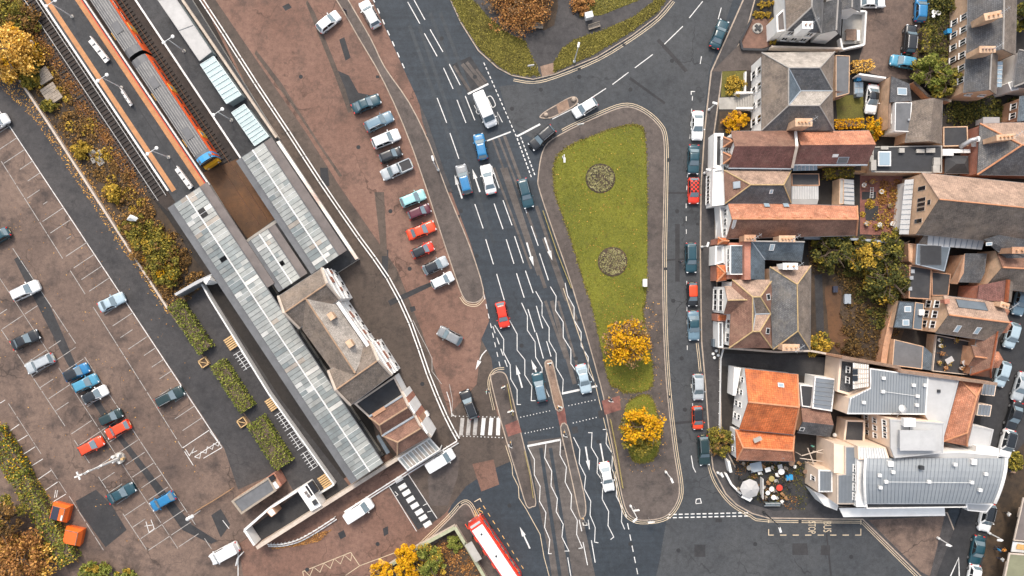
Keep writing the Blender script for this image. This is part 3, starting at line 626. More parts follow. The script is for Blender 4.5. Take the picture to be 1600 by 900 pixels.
plat2 = platform('platform', [(133, -120), (212, 0), (376, 248), (440, 345), (505, 440), (560, 405), (440, 225), (300, 0), (225, -120)],
    [('edge_coping', (132, -120), (376, 247), .28, 'whitecon')])
platform('platform', [(388, 374), (432, 340), (500, 430), (455, 462)], [('edge_coping', (386, 377), (434, 344), .5, 'concrete')])
# ---- train
def carriage(label, front, L, cab):
    root = thing('train_carriage', label, 'train', (0, 0, 0)); W_ = 1.42
    prof = [(-W_, 1.05), (-W_ - .02, 2.0), (-W_ * .97, 3.0), (-W_ * .86, 3.45), (-W_ * .6, 3.72), (0, 3.84)]
    prof = prof + [(-y, z) for y, z in prof[-2::-1]]
    mb = MB()
    for i in range(len(prof) - 1):
        (y0, z0), (y1, z1) = prof[i], prof[i + 1]; top = min(z0, z1) > (3.3 if y0 + y1 > 0 else 2.95); 
        mb.face([(0, y0, z0), (L, y0, z0), (L, y1, z1), (0, y1, z1)], None, 1 if top else 0)
    for x in (0, L): mb.face([(x, y, z) for y, z in prof], None, 2)
    mb.box((L / 2, 0, .75), (L - 1, 2.3, .6), 0, 2)
    piece('body', mb.mesh('body', [M['train_orange'], M['train_roof'], M['black']]), root)
    rb = MB(); rb.box((0, 0, 0), (L - 2.4, .1, .05)); rme = rb.mesh('roof_rib', M['train_rib'])
    for k in range(-3, 4):
        y = k * .36; z = 3.84 - .42 * abs(y / 1.42) ** 2.1 + .005; o = piece('roof_rib', rme, root); o.location = (L / 2, y, z)
    wb = MB(); wb.box((0, 0, 0), (1.5, .05, .6)); wme = wb.mesh('window', M['darkglass']); db = MB(); db.box((0, 0, 0), (1.3, .06, 1.9)); dme = db.mesh('door', M['train_yellow'])
    lb = MB(); lb.box((0, 0, 0), (.5, .07, .7)); lme = lb.mesh('door_window', M['train_blue'])
    n = int(L / 2.2)
    for sgn in (-1, 1):
        for i in range(n):
            x = 1.8 + i * 2.1
            if x > L - 1.6: break
            if i % 4 == 2:
                o = piece('door', dme, root); o.location = (x, sgn * 1.43, 2.1); o2 = piece('door_window', lme, o); o2.location = (0, 0, .35)
            else: o = piece('window', wme, root); o.location = (x, sgn * 1.43, 2.35); o.rotation_euler.x = 0
    for x in (L * .25, L * .75):
        vb = MB(); vb.box((x, 0, 3.86), (1.8, 1.1, .1)); piece('roof_vent', vb.mesh('roof_vent', M['train_roof']), root)
    if cab:
        cb_ = MB(); z = [(-1.43, 1.0), (-1.44, 2.2), (-1.38, 3.0), (-1.2, 3.5), (-.7, 3.8), (0, 3.88)]; z = z + [(-y, q) for y, q in z[-2::-1]]
        for a, b in ((0, 1),):
            A = [(L - .7, y * 1.01, q + .02) for y, q in z]; B = [(L + .25, y * .97, q * .985) for y, q in z]
            for i in range(len(z) - 1): cb_.face([A[i], B[i], B[i + 1], A[i + 1]])
        piece('cab_shell', cb_.mesh('cab_shell', M['train_blue']), root)
        f = MB(); f.face([(L + .27, -1.2, 2.3), (L + .27, 1.2, 2.3), (L + .22, 1.05, 3.35), (L + .22, -1.05, 3.35)]); piece('windscreen', f.mesh('windscreen', M['darkglass']), root)
        f = MB(); f.face([(L + .25, -1.38, 1.0), (L + .25, 1.38, 1.0), (L + .26, 1.3, 2.3), (L + .26, -1.3, 2.3)]); f.face([(L + .26, -1.3, 2.3), (L + .26, 1.3, 2.3), (L + .24, 1.2, 2.32), (L + .24, -1.2, 2.32)])
        f.box((L + .45, 0, 1.7), (.5, 2.5, 1.0)); piece('front_panel', f.mesh('front_panel', M['train_yellow2']), root); f = MB(); f.box((L + .18, 0, 3.42), (.5, 1.9, .5)); piece('cab_visor', f.mesh('cab_visor', M['black']), root)
        for s in (-1, 1):
            h = MB(); h.lathe((0, 0, 0), [(.13, 0), (.12, .06)], 8); o = piece('headlight', h.mesh('headlight', M['whitemetal']), root); o.location = (L + .7, s * .9, 1.6); o.rotation_euler.y = math.pi / 2
    root.location = front[0]; root.rotation_euler.z = front[1]; return root
M['train_orange'] = paint('train_orange', (.75, .1, .015)); M['train_roof'] = rough_col('train_roof', (.115,.115,.12), .18, .6, 1.2, (.1,.1,.1), .6)
M['train_rib'] = rough_col('train_rib', (.26,.25,.235), .3, .6, 1.0); M['train_blue'] = paint('train_blue', (.05,.3,.6)); M['train_yellow'] = paint('train_door_amber', (.75,.4,.05)); M['train_yellow2'] = paint('train_front_yellow', (.85,.42,.02))
def tr(px, z=3.7): v = P(*px, z); v.z = .05; return v
nose, joint = tr((322, 251)), tr((213, 87)); dirT = (nose - joint).normalized(); angT = math.atan2(dirT.y, dirT.x); LT = (nose - joint).length
carriage('front train carriage with blue cab end and yellow front', (joint + dirT * .35, angT), LT - .6, True)
carriage('second train carriage with ribbed grey roof, cut off by the photo\'s top edge', (joint - dirT * (LT + .1), angT), LT - .2, False)
# ---- glazed canopies
GL = [rough_col('pane_a', (.31,.32,.305), .2, .5, .9, (.2,.195,.175), .8), rough_col('pane_b', (.255,.272,.262), .2, .5, .9, (.17,.165,.15), .8), rough_col('pane_c', (.19,.215,.215), .2, .45, .9, (.14,.145,.135), .8),
      rough_col('pane_d', (.5,.495,.47), .12, .5, .9, (.3,.28,.25), .5), rough_col('pane_e', (.31,.275,.235), .2, .5, .9, (.2,.165,.135), .7)]
def canopy(label, o, length, g0, gr, g1, fl, frr, zE, zR, fr_len=None, cols=None, rows=2, missing=(), step=7.4, darkbars=False):
    root = thing('station_canopy', label, 'canopy', P(*RF(o, length / 2, (g0 + g1) / 2)).to_tuple())
    q = lambda t, s, z: P(*RF(o, t, s), z)
    def felt(s0, s1, t1, z, nm='felt_strip', mat='felt'):
        mb = MB(); mb.slab([q(0, s0, z), q(t1, s0, z), q(t1, s1, z), q(0, s1, z)], .18); mb.build(nm, M[mat], root)
    if fl: felt(g0 - fl, g0, length, zE - .12, 'felt_strip', 'felt_grey')
    if frr: felt(g1, g1 + frr, fr_len or length, zE - .1)
    n = int(length / step)
    prev = None
    for i in range(n):
        t0, t1 = i * length / n, (i + 1) * length / n
        for side, (sa, sb) in enumerate(((g0, gr), (gr, g1))):
            for r in range(rows):
                s0, s1 = sa + (sb - sa) * r / rows, sa + (sb - sa) * (r + 1) / rows
                if (i, side, r) in missing: continue
                zz = lambda s: zR - (zR - zE) * abs(s - gr) / ((gr - g0) if s < gr else (g1 - gr) + 1e-6)
                mb = MB(); e = .45; dz = random.uniform(0, .02)
                mb.slab([q(t0 + e * .5, s0, zz(s0) + dz), q(t1 - e * .5, s0, zz(s0) + dz), q(t1 - e * .5, s1, zz(s1) + dz), q(t0 + e * .5, s1, zz(s1) + dz)], .03)
                k = random.choices(range(5), cols or (5, 5, 3, .7, 1))[0]
                if prev is not None and random.random() < .55: k = prev
                prev = k; mb.build('pane', GL[k], root)
    for i in range(n + 1):                      # glazing bars
        t = i * length / n
        mb = MB()
        for sa, sb in ((g0, gr), (gr, g1)):
            a, b = q(t, sa, zE if sa == g0 else zR), q(t, sb, zR if sb == gr else zE)
            mb.tube([a + Vector((0, 0, .02)), b + Vector((0, 0, .02))], .035, 4)
        mb.build('glazing_bar', M['whitemetal' if random.random() < .22 else 'felt_grey'], root)
    mb = MB(); mb.tube([q(0, gr, zR + .05), q(length, gr, zR + .05)], .11, 6); mb.build('ridge_cap', M['whitecon'], root)
    for s, z in ((g0, zE), (g1, zE)):
        mb = MB(); mb.tube([q(0, s, z), q(length, s, z)], .09, 5); mb.build('gutter', M['felt_grey'], root)
    for t in np.arange(25, length, 60):
        for s in (g0 + 3, g1 - 3):
            mb = MB(); c = q(t, s, zE); mb.tube([(c.x, c.y, .5), (c.x, c.y, zE)], .1, 8); mb.build('column', M['darkmetal'], root)
    return root
canopy('long glazed canopy of small grey panes above the tan-edged platform', (271, 319), 518, 0, 24, 49, 11, 14, 4.3, 5.0, 190, (4, 5, 4, .8, 1.2), 2, {(4, 1, 0), (5, 1, 0), (15, 0, 1)})
canopy('shorter glazed canopy with wide pale panes beside the brown forecourt', (377, 246), 212, 0, 21, 42, 10, 15, 4.3, 5.1, None, (7, 4, 2, .6, .6), 2)
canopy('smallest glazed canopy wedged between the two longer ones', (391, 375.5), 92, 0, 17, 33, 8, 13, 4.1, 4.7, None, (5, 3, 1, 1.5, 1), 2, {(7, 1, 0)})
# white-red valance on the shorter canopy
vb = MB(); a, b = P(*RF((377, 246), 10, 59), 4.0), P(*RF((377, 246), 232, 60), 4.0); vb.slab([a, b, b + Vector((.35, .25, -.3)), a + Vector((.35, .25, -.3))], .12)
tag(vb.build('valance_board', [rough_col('peeling_board', (.7,.66,.6), .1, .7, .25, (.33,.16,.1), .95)]), 'peeling white and red valance board along the canopy edge', 'valance')
# ---- platform lamps
def twin_lamp(px, label, h=5.0, group='platform lamps', zb=PZ, ang=RAILANG, arm=1.6):
    b = P(*px, zb); r = thing('platform_lamp', label, 'lamp', b, group)
    mb = MB(); mb.tube([b, b + Vector((0, 0, h))], [.09, .06], 8); mb.build('post', M['whitemetal'], r)
    d = Vector((math.cos(ang), math.sin(ang), 0)); n = Vector((-d.y, d.x, 0)); t = b + Vector((0, 0, h))
    mb = MB(); mb.tube([t - n * arm / 2, t + n * arm / 2], .05, 6); mb.build('cross_arm', M['whitemetal'], r)
    for s in (-1, 1):
        mb = MB(); c = t + n * s * arm / 2; mb.lathe((c.x, c.y, c.z - .1), [(.12, 0), (.27, .05), (.27, .12), (.1, .2)], 10); mb.build('lamp_head', M['whitecon'], r)
    mb = MB(); mb.lathe(b, [(.28, 0), (.28, .12), (.12, .2)], 10); mb.build('base', M['concrete'], r)
for (px, lb) in (((113, 26), 'twin-headed white platform lamp nearest the photo\'s top edge'), ((190, 137), 'twin-headed platform lamp beside the narrow white bench'), ((264, 246), 'twin-headed platform lamp nearest the train\'s blue cab end'),
                 ((288, 80), 'twin-headed lamp on the far platform beside the grey shelter roof'), ((362, 188), 'twin-headed lamp on the far platform between the two pale teal shelters')): twin_lamp(px, lb)
# ---- benches / signs on the platform
def platform_sign(a, b, label, w):
    A, B = P(*a, PZ + 1.2), P(*b, PZ + 1.2); d = (B - A).normalized(); n = Vector((-d.y, d.x, 0)); r = thing('platform_bench', label, 'bench', P(*((a[0] + b[0]) / 2, (a[1] + b[1]) / 2), PZ), 'benches on the train platform')
    L = (B - A).length
    mb = MB(); q = [A, B, B + n * w, A + n * w]; mb.slab([p - Vector((0, 0, .75)) for p in q], .06); mb.build('seat', M['whitecon'], r)
    mb = MB(); mb.slab([A + n * w, B + n * w, B + n * (w + .1) + Vector((0, 0, -.05)), A + n * (w + .1) + Vector((0, 0, -.05))], .7); mb.build('backrest', M['whitemetal'], r)
    for i in range(4):
        mb = MB(); p = A + d * (L * (i + .1) / 3.3) + n * w * .5; mb.box((p.x, p.y, PZ + .22), (.08, w * .8, .44), RAILANG); mb.build('leg', M['darkmetal'], r)
    for i in range(3):
        mb = MB(); p = A + d * (L * (i + .7) / 3.2) + n * w * .55; mb.box((p.x, p.y, PZ + .5), (.12, w * .8, .12), RAILANG); mb.build('armrest', M['felt_grey'], r)
platform_sign((133, 62), (160, 96), 'wide white bench on the platform beside the second carriage', .85)
platform_sign((184, 141), (199, 164), 'narrow short white bench beside the middle platform lamp', .45)
platform_sign((269, 264), (292, 295), 'white bench with dark armrests next to the canopy end', .75)
# ---- shelters on the right platform
def shelter(quad, z, label, mat, ribs, mat2):
    c = sum((P(*p, z) for p in quad), Vector()) / 4; r = thing('platform_shelter', label, 'shelter', (c.x, c.y, PZ), 'waiting shelters')
    q = [P(*p, z) for p in quad]; mb = MB(); mb.slab(q, .14); mb.build('roof', M[mat], r)
    for i in range(1, ribs):
        t = i / ribs; a = q[0].lerp(q[3], t); b = q[1].lerp(q[2], t); mb = MB(); mb.tube([a + Vector((0, 0, .05)), b + Vector((0, 0, .05))], .06, 6); mb.build('roof_rib', M[mat2], r)
    inn = [c + (p - c) * .93 for p in q]
    for i in range(4):
        a, b = inn[i - 1], inn[i]; mb = MB(); mb.wall(a, b, PZ, z - .2); mb.build('side_panel', M['shelter_glass'], r)
    mb = MB()
    for i in range(4): mb.tube([q[i - 1], q[i]], .07, 5)
    mb.build('roof_edge', M[mat2], r)
M['shelter_glass'] = plain('shelter_glass', (.25,.3,.31), .2); M['teal_roof'] = rough_col('teal_polycarbonate', (.4,.49,.49), .12, .4, .7, (.3,.38,.38), .5); M['teal_rib'] = rough_col('pale_rib', (.55,.62,.62), .1, .4)
M['greyroof'] = rough_col('pale_grey_roof', (.42,.41,.4), .12, .7, .7, (.3,.29,.28), .5)
shelter([(247, 0), (274, -3), (330, 81), (312, 95)], 3.6, 'long flat pale grey shelter roof on the far platform', 'greyroof', 2, 'greyroof')
shelter([(313, 101), (334, 88), (377, 148), (354, 162)], 3.5, 'ribbed pale teal shelter roof next to the grey shelter', 'teal_roof', 9, 'teal_rib')
shelter([(362, 176), (382, 163), (420, 213), (398, 228)], 3.5, 'ribbed pale teal shelter roof next to the glazed canopy', 'teal_roof', 9, 'teal_rib')
mb = MB(); a, b = P(285, 0, 1.4), P(432, 215, 1.4); d = (b - a).normalized(); n = Vector((-d.y, d.x, 0)); mb.box(((a.x + b.x) / 2, (a.y + b.y) / 2, .75), ((b - a).length, .35, 1.5), math.atan2(d.y, d.x)); tag(mb.build('boundary_wall', M['coping']), 'long narrow pale wall behind the platform shelters', 'wall')
# ---- low white double-rail fence around the forecourt
def fence_run(px, label, post=18, h=.75, rails=((.0, .72), (.42, .3))):
    pts = [P(x, y) for x, y in px]; r = thing('rail_fence', label, 'fence', pts[0])
    for off, hz in rails:
        ol = offset_line([p.xy for p in pts], off); mb = MB()
        for i in range(len(ol) - 1):
            a, b = ol[i], ol[i + 1]; d = b - a; mb.box(((a.x + b.x) / 2, (a.y + b.y) / 2, hz), (d.length + .1, .17, .1), math.atan2(d.y, d.x))
        mb.build('rail', M['whitecon'], r)
    for i in range(len(pts) - 1):
        L = (pts[i + 1] - pts[i]).length; k = max(1, int(L / (post / 10)))
        for j in range(k):
            p = pts[i].lerp(pts[i + 1], j / k); mb = MB(); mb.box((p.x, p.y, h / 2), (.12, .12, h)); mb.build('post', M['whitecon'], r)
fence_run(catmull([(307, -10), (350, 55), (400, 133), (450, 208), (500, 285), (560, 372), (605, 435), (640, 505), (668, 585), (695, 650), (714, 686)], 2, False), 'long white double-rail fence between forecourt and station')
fence_run([(714, 688), (637, 735), (540, 797)], 'white double-rail fence along the pavement by the glazed lean-to')
fence_run(catmull([(524, 807), (490, 829), (465, 842), (440, 848), (421, 848)], 4, False), 'curving white double-rail fence beside the orange planting')
# ---------------------------------------------------------------- buildings: builder
def hit(px, plane):           # camera ray through a photo pixel onto a plane (p, n)
    o = Vector((0, 0, H)); d = P(*px, 0) - o; p, n = plane; t = (p - o).dot(n) / d.dot(n); return o + d * t
M['gutterm'] = plain('grey_gutter', (.16,.16,.165), .5)
class Bld:
    def __init__(s, name, label, cat, px, group=None):
        s.r = thing(name, label, cat, P(*px), group); s.planes = []; s.z0 = .1
    def slope(s, pts, mat, th=.14, name='roof_slope'):
        q = [P(*p) if not isinstance(p, Vector) else p for p in pts]; mb = MB(); mb.slab(q, th); o = mb.build(name, M[mat], s.r)
        n = sum((q[i - 1].cross(q[i]) for i in range(len(q))), Vector()).normalized()
        if n.z < 0: n = -n
        s.planes.append((q[0], n, o)); return o
    def cap(s, a, b, mat='ridge_gr', r=.13, name='ridge_tiles'):
        a = P(*a) if not isinstance(a, Vector) else a; b = P(*b) if not isinstance(b, Vector) else b
        mb = MB(); mb.tube([a + Vector((0, 0, .03)), b + Vector((0, 0, .03))], r, 6); return mb.build(name, M[mat], s.r)
    def gutter(s, a, b, mat='whitemetal', r=.07): return s.cap(a, b, mat, r, 'gutter')
    def walls(s, px, zt, mat, z0=None, over=.25, name='wall'):
        pts = [P(x, y, zt).xy for x, y in px]
        if over: pts = inset(pts, over)
        mb = MB(); mb.prism(pts, s.z0 if z0 is None else z0, zt - .06, top=True); return mb.build(name, M[mat], s.r)
    def gable(s, c, ze, zr, mat, wall, hips=(0, 0), ridge='ridge_gr', over=.25, mats=None, z0=None, rs=.5, capr=.13):
        """c: a,b,c,d eave corners in photo pixels at height ze; ridge runs from side d-a to side b-c"""
        A, B, C, D = [P(*p, ze) for p in c]; up = Vector((0, 0, zr - ze))
        m0, m1 = D.lerp(A, rs), C.lerp(B, rs); ax = (m1 - m0).normalized()
        R0, R1 = m0 + ax * hips[0] + up, m1 - ax * hips[1] + up
        mats = mats or (mat,) * 4
        s.slope([A, B, R1, R0], mats[0]); s.slope([C, D, R0, R1], mats[1])
        if hips[0]: s.slope([D, A, R0], mats[2])
        if hips[1]: s.slope([B, C, R1], mats[3])
        if ridge:
            s.cap(R0, R1, ridge, capr)
            if hips[0]: s.cap(A, R0, ridge, capr, 'hip_tiles'); s.cap(D, R0, ridge, capr, 'hip_tiles')
            if hips[1]: s.cap(B, R1, ridge, capr, 'hip_tiles'); s.cap(C, R1, ridge, capr, 'hip_tiles')
        for p, q in ((A, B), (C, D)): s.cap(p - Vector((0, 0, .1)), q - Vector((0, 0, .1)), 'gutterm', .07, 'gutter')
        pts = inset([p.xy for p in (A, B, C, D)], over); ctr = sum(pts, Vector((0, 0))) / 4
        mb = MB(); mb.prism(pts, s.z0 if z0 is None else z0, ze - .1, top=False)
        for hp, (i, j), R in ((hips[0], (3, 0), R0), (hips[1], (1, 2), R1)):
            if hp == 0:
                k = 1 - over / max((V2(A) - V2(D)).length / 2, .1); p, q = pts[i], pts[j]; rr = (R - ax * (over if R is R1 else -over)); L = (q - p).length
                mb.face([(p.x, p.y, ze - .1), (q.x, q.y, ze - .1), (rr.x, rr.y, zr - .22)], [(0, ze), (L, ze), (L / 2, zr)])
        s.walls_o = mb.build('wall', M[wall], s.r); s.pts = pts; s.R = (R0, R1); return R0, R1
    def flat(s, px, z, mat, wall, par=.25, pw=.22, z0=None, cop=None, over=0):
        pts = [P(x, y, z).xy for x, y in px]; s.walls(px, z - par, wall, z0, over)
        inn = inset(pts, pw); inn = inn if area(inn) > 0 else inn[::-1]
        if par:
            mb = MB(); out = pts if area(pts) > 0 else pts[::-1]; inn2 = inset(out, pw)
            for i in range(len(out)):
                a, b, c2, d = out[i - 1], out[i], inn2[i], inn2[i - 1]
                mb.face([(a.x, a.y, z), (b.x, b.y, z), (c2.x, c2.y, z), (d.x, d.y, z)])
                mb.wall(a, b, z - par - .1, z); mb.wall(c2, d, z - par - .1, z)
            mb.build('parapet', M[cop or wall], s.r)
        mb = MB(); mb.face([(p.x, p.y, z - par + .03) for p in inn], [(p.x, p.y) for p in inn]); o = mb.build('flat_roof', M[mat], s.r); s.planes.append((Vector((0, 0, z - par + .03)), Vector((0, 0, 1)), o)); return o
    def chimney(s, px, zt, size, rz=0., pots=2, mat='brick', depth=2.6, potmat='pot'):
        c = P(*px, zt); mb = MB(); mb.box((c.x, c.y, zt - depth / 2), (size[0], size[1], depth), rz); mb.box((c.x, c.y, zt - .06), (size[0] + .16, size[1] + .16, .14), rz)
        o = mb.build('chimney', M[mat], s.r); d = Vector((math.cos(rz), math.sin(rz), 0)) if size[0] >= size[1] else Vector((-math.sin(rz), math.cos(rz), 0)); L = max(size)
        for i in range(pots):
            p = c + d * L * ((i + .5) / pots - .5) * .85; m2 = MB(); m2.lathe((p.x, p.y, zt), [(.15, 0), (.12, .3), (.15, .36), (.1, .37)], 8); m2.build('chimney_pot', M[potmat], o)
        if pots:
            m2 = MB(); t = c + d * L * .3; m2.tube([t, t + Vector((0, 0, 1.5))], .03, 5); e = Vector((.7, .5, 0))
            m2.tube([t + Vector((0, 0, 1.45)) - e, t + Vector((0, 0, 1.45)) + e], .025, 4)
            for k in (-.8, -.3, .2, .7): m2.tube([t + e * k + Vector((-.2, .28, 1.46)), t + e * k + Vector((.2, -.28, 1.46))], .02, 4)
            m2.build('aerial', M['steel'], o)
        return o
    def skylight(s, px, k, w, h, frame='whitemetal', glass='skyglass', th=.1, rot=None):
        p0, n, _ = s.planes[k]; c = hit(px, (p0, n)); u = Vector((-n.y, n.x, 0))
        u = u.normalized() if u.length > .05 else (Vector((math.cos(rot), math.sin(rot), 0)) if rot else Vector((1, 0, 0))); v = n.cross(u)
        f = MB(); q = [c + u * a * w / 2 + v * b * h / 2 + n * th for a, b in ((-1, -1), (1, -1), (1, 1), (-1, 1))]; f.slab(q, th); o = f.build('roof_window', M[frame], s.r)
        g = MB(); q = [c + u * a * (w / 2 - .09) + v * b * (h / 2 - .09) + n * (th + .012) for a, b in ((-1, -1), (1, -1), (1, 1), (-1, 1))]; g.face(q); g.build('pane', M[glass], o); return o
    def unit(s, px, z, size, rz=0., mat='whitecon', name='roof_vent', up=True):
        c = P(*px, z + size[2]); mb = MB(); mb.box((c.x, c.y, z + size[2] / 2), size, rz); mb.box((c.x, c.y, z + size[2] + .03), (size[0] * 1.12, size[1] * 1.12, .06), rz); return mb.build(name, M[mat], s.r)
    def windows(s, a, b, zs, n, w, h, frame='frame', t0=.08, t1=.92, out=.03, bars=True, glass='darkglass', name='window'):
        """windows on the wall whose top edge runs a->b (photo pixels incl. z); outward is to the right of a->b"""
        A, B = P(*a), P(*b); A2, B2 = A.xy, B.xy; d = (B2 - A2).normalized(); nn = Vector((d.y, -d.x)); L = (B2 - A2).length
        for z in zs:
            for i in range(n):
                t = t0 + (t1 - t0) * (i + .5) / n; c = A2 + d * L * t + nn * out
                mb = MB(); mb.box((c.x, c.y, z), (w, .1, h), math.atan2(d.y, d.x)); o = mb.build(name, M[frame], s.r)
                m2 = MB(); c2 = c + nn * .056; k = 2 if bars else 1
                for j in range(k):
                    x = c2 + d * w * ((j + .5) / k - .5); m2.box((x.x, x.y, z), (w / k - .12, .012, h - .16), math.atan2(d.y, d.x))
                m2.build('pane', M[glass], o)
                m3 = MB(); c3 = c + nn * .08; m3.box((c3.x, c3.y, z - h / 2 - .05), (w + .15, .2, .09), math.atan2(d.y, d.x)); m3.build('sill', M['whitecon'], o)
    def part(s, name, mb, mat, smooth=False): return mb.build(name, M[mat] if isinstance(mat, str) else mat, s.r, smooth)

# ---------------------------------------------------------------- the station buildings
st = Bld('station_building', 'large slate-roofed station building with white and red-brick street front', 'building', (540, 520))
ZE, ZR = 8.3, 10.2
def wing(c, hips=(0, 0), ridge='ridge_tan', mats=None):
    st.gable(c, ZE, ZR, 'slate_br', 'whitewall', hips, ridge, 0.05, mats, capr=.12)
    A, B, C, D = [P(*p, ZE) for p in c]
    for p, q, R in ((D, A, st.R[0]), (B, C, st.R[1])):       # coped gable parapets
        mb = MB(); mb.tube([p + Vector((0, 0, .15)), R + Vector((0, 0, .3)), q + Vector((0, 0, .15))], .2, 4); mb.build('gable_coping', M['coping'], st.r)
wing([(435, 463), (503, 419), (531, 467), (468, 513)])
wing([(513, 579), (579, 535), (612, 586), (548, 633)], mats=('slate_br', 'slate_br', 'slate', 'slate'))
c = [P(*p, ZE) for p in ((468, 510), (527, 470), (577, 545), (520, 585))]
ra, rb_ = P(478, 467, ZR), P(555, 583, ZR)
ea, eb, wa, wb = P(525, 474, ZE - .3), P(573, 543, ZE - .3), P(471, 513, ZE - .3), P(522, 583, ZE - .3)
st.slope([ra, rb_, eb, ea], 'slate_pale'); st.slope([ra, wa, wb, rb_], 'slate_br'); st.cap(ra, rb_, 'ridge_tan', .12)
mb = MB(); mb.prism([p.xy for p in (P(474, 510, ZE), P(524, 472, ZE), P(572, 543, ZE), P(522, 580, ZE))], .1, ZE - .45); st.part('wall', mb, 'whitewall')
for a, b in (((525, 474, ZE), (575, 546, ZE)),):
    A, B = P(*a), P(*b); d = (B - A).normalized(); n = Vector((d.y, -d.x, 0)) * -1; n = Vector((-d.y, d.x, 0)); n = n if n.x > 0 else -n
    mb = MB(); mb.box(((A.x + B.x) / 2 + n.x * .3, (A.y + B.y) / 2 + n.y * .3, ZE - .1), ((B - A).length, .5, .5), math.atan2(d.y, d.x)); st.part('parapet', mb, 'whitecon')
    mb = MB(); mb.box(((A.x + B.x) / 2 + n.x * .05, (A.y + B.y) / 2 + n.y * .05, ZE - .25), ((B - A).length, .35, .1), math.atan2(d.y, d.x)); st.part('gutter', mb, 'black')
for px in ((517, 494), (546, 537)):
    st.chimney(px, 10.4, (.9, .6), RAILANG, 0, 'brick_tan', 1.6)
    p = P(px[0] + 1, px[1], 10.45); 
# east facade: brick panels and string courses, windows
def facade(a, b, n, zt, panels, mat='brick_red'):
    A, B = P(*a, zt).xy, P(*b, zt).xy; d = (B - A).normalized(); nn = Vector((-d.y, d.x)); nn = nn if nn.x > 0 else -nn; L = (B - A).length; ang = math.atan2(d.y, d.x)
    for t0, t1, z0, z1 in panels:
        c = A + d * L * (t0 + t1) / 2 + nn * .04; mb = MB(); mb.box((c.x, c.y, (z0 + z1) / 2), (L * (t1 - t0), .1, z1 - z0), ang); st.part('brick_panel', mb, mat)
    for z in (3.6, 5.6, 7.9):
        c = A + d * L / 2 + nn * .06; mb = MB(); mb.box((c.x, c.y, z), (L, .2, .18), ang); st.part('string_course', mb, 'whitecon')
    for z in (2.1,):
        for i in range(n):
            c = A + d * L * (i + .5) / n + nn * .08; mb = MB(); mb.box((c.x, c.y, z), (.8, .1, 1.4), ang); o = st.part('window', mb, 'frame')
            m2 = MB(); c += nn * .06; m2.box((c.x, c.y, z), (.55, .02, 1.15), ang); m2.build('pane', M['darkglass'], o)
facade((503, 419), (531, 467), 3, ZE, [(.28, .46, 5.75, 7.75), (.62, .74, 3.75, 5.45), (.05, .16, 3.75, 5.4)])
facade((525, 474), (577, 545), 5, ZE, [(.2, .34, 3.75, 5.45), (.33, .4, 5.75, 7.7), (.62, .72, 3.75, 5.45), (.85, .95, 5.75, 7.7)])
facade((579, 535), (612, 586), 3, ZE, [(.34, .58, 3.75, 5.45), (.66, .84, 5.75, 7.7), (.05, .15, 3.75, 5.45)])
# lower south block: flat dark roof, twin small ridges
sb = Bld('station_annexe', 'station annexe with flat black roof and two small brown ridged roofs', 'building', (620, 660))
sb.flat([(553, 631), (616, 588), (631, 617), (577, 653)], 4.6, 'felt_dark', 'whitewall', .3, .25, cop='coping')
sb.gable([(577, 652), (630, 619), (648, 649), (597, 681)], 5.4, 6.9, 'slate_br', 'whitewall', (1.0, 0), 'ridge_tan', .05, mats=('tile_br', 'tile_br', 'tile_br', 'tile_br'))
sb.gable([(598, 681), (648, 650), (671, 682), (621, 711)], 5.4, 6.9, 'tile_br', 'whitewall', (1.6, 0), 'ridge_tan', .05, mats=('tile_br', 'tile_br', 'tile_br', 'tile_br'))
sb.gutter((597, 681, 5.5), (648, 650, 5.5), 'lead', .18); sb.gutter((577, 651, 5.5), (630, 618, 5.5), 'lead', .16)
sb.unit((592, 643), 5.5, (1.9, .5, .35), math.radians(33), 'tile_or' if False else 'brick', 'chimney_stack')
A, B = P(629, 613, 5.6), P(673, 683, 5.6); d = (B - A).normalized(); n = Vector((-d.y, d.x, 0)); n = n if n.x > 0 else -n; ang = math.atan2(d.y, d.x)
for i in range(9):
    t = (i + .5) / 9; c = A.lerp(B, t) + n * .12; zt = 5.9 + (.9 if i in (2, 3, 6, 7) else 0); mb = MB(); mb.box((c.x, c.y, zt / 2), ((B - A).length / 9 - .01, .25, zt), ang); sb.part('facade_panel', mb, ('whitewall', 'brick_red', 'whitewall', 'whitewall', 'brick_red', 'brick', 'whitewall', 'whitewall', 'whitewall')[i])
mb = MB(); mb.tube([P(628, 612, 5.9), P(638, 634, 6.9), P(646, 645, 6.0), P(657, 665, 6.9), P(673, 683, 5.9)], .2, 4); sb.part('gable_coping', mb, 'coping')
for px in ((585, 684), (594, 697), (602, 712)):
    pass
mb = MB(); q = [P(588, 682, 3.2), P(592, 679, 3.2), P(609, 707, 3.2), P(604, 710, 3.2)]; mb.slab(q, .3); sb.part('roof_light', mb, 'felt_blue')
# glazed lean-to beside the annexe
lt = thing('glazed_lean_to', 'small flat glazed roof of narrow panes beside the zebra crossing', 'canopy', P(655, 712)); q = [P(*p, 3.0) for p in ((622, 717), (671, 685), (687, 703), (637, 735))]
for i in range(10):
    a, b = i / 10 + .012, (i + 1) / 10 - .012; mb = MB(); mb.slab([q[0].lerp(q[1], a), q[0].lerp(q[1], b), q[3].lerp(q[2], b), q[3].lerp(q[2], a)], .05); mb.build('pane', GL[4 if i % 3 else 1], lt)
for i in range(11):
    t = i / 10; mb = MB(); mb.tube([q[0].lerp(q[1], t) + Vector((0, 0, .04)), q[3].lerp(q[2], t) + Vector((0, 0, .04))], .07, 4); mb.build('glazing_bar', M['whitecon'], lt)
for a, b in ((0, 1), (3, 2), (0, 3), (1, 2)):
    mb = MB(); mb.tube([q[a], q[b]], .12, 4); mb.build('frame_beam', M['whitecon'], lt)
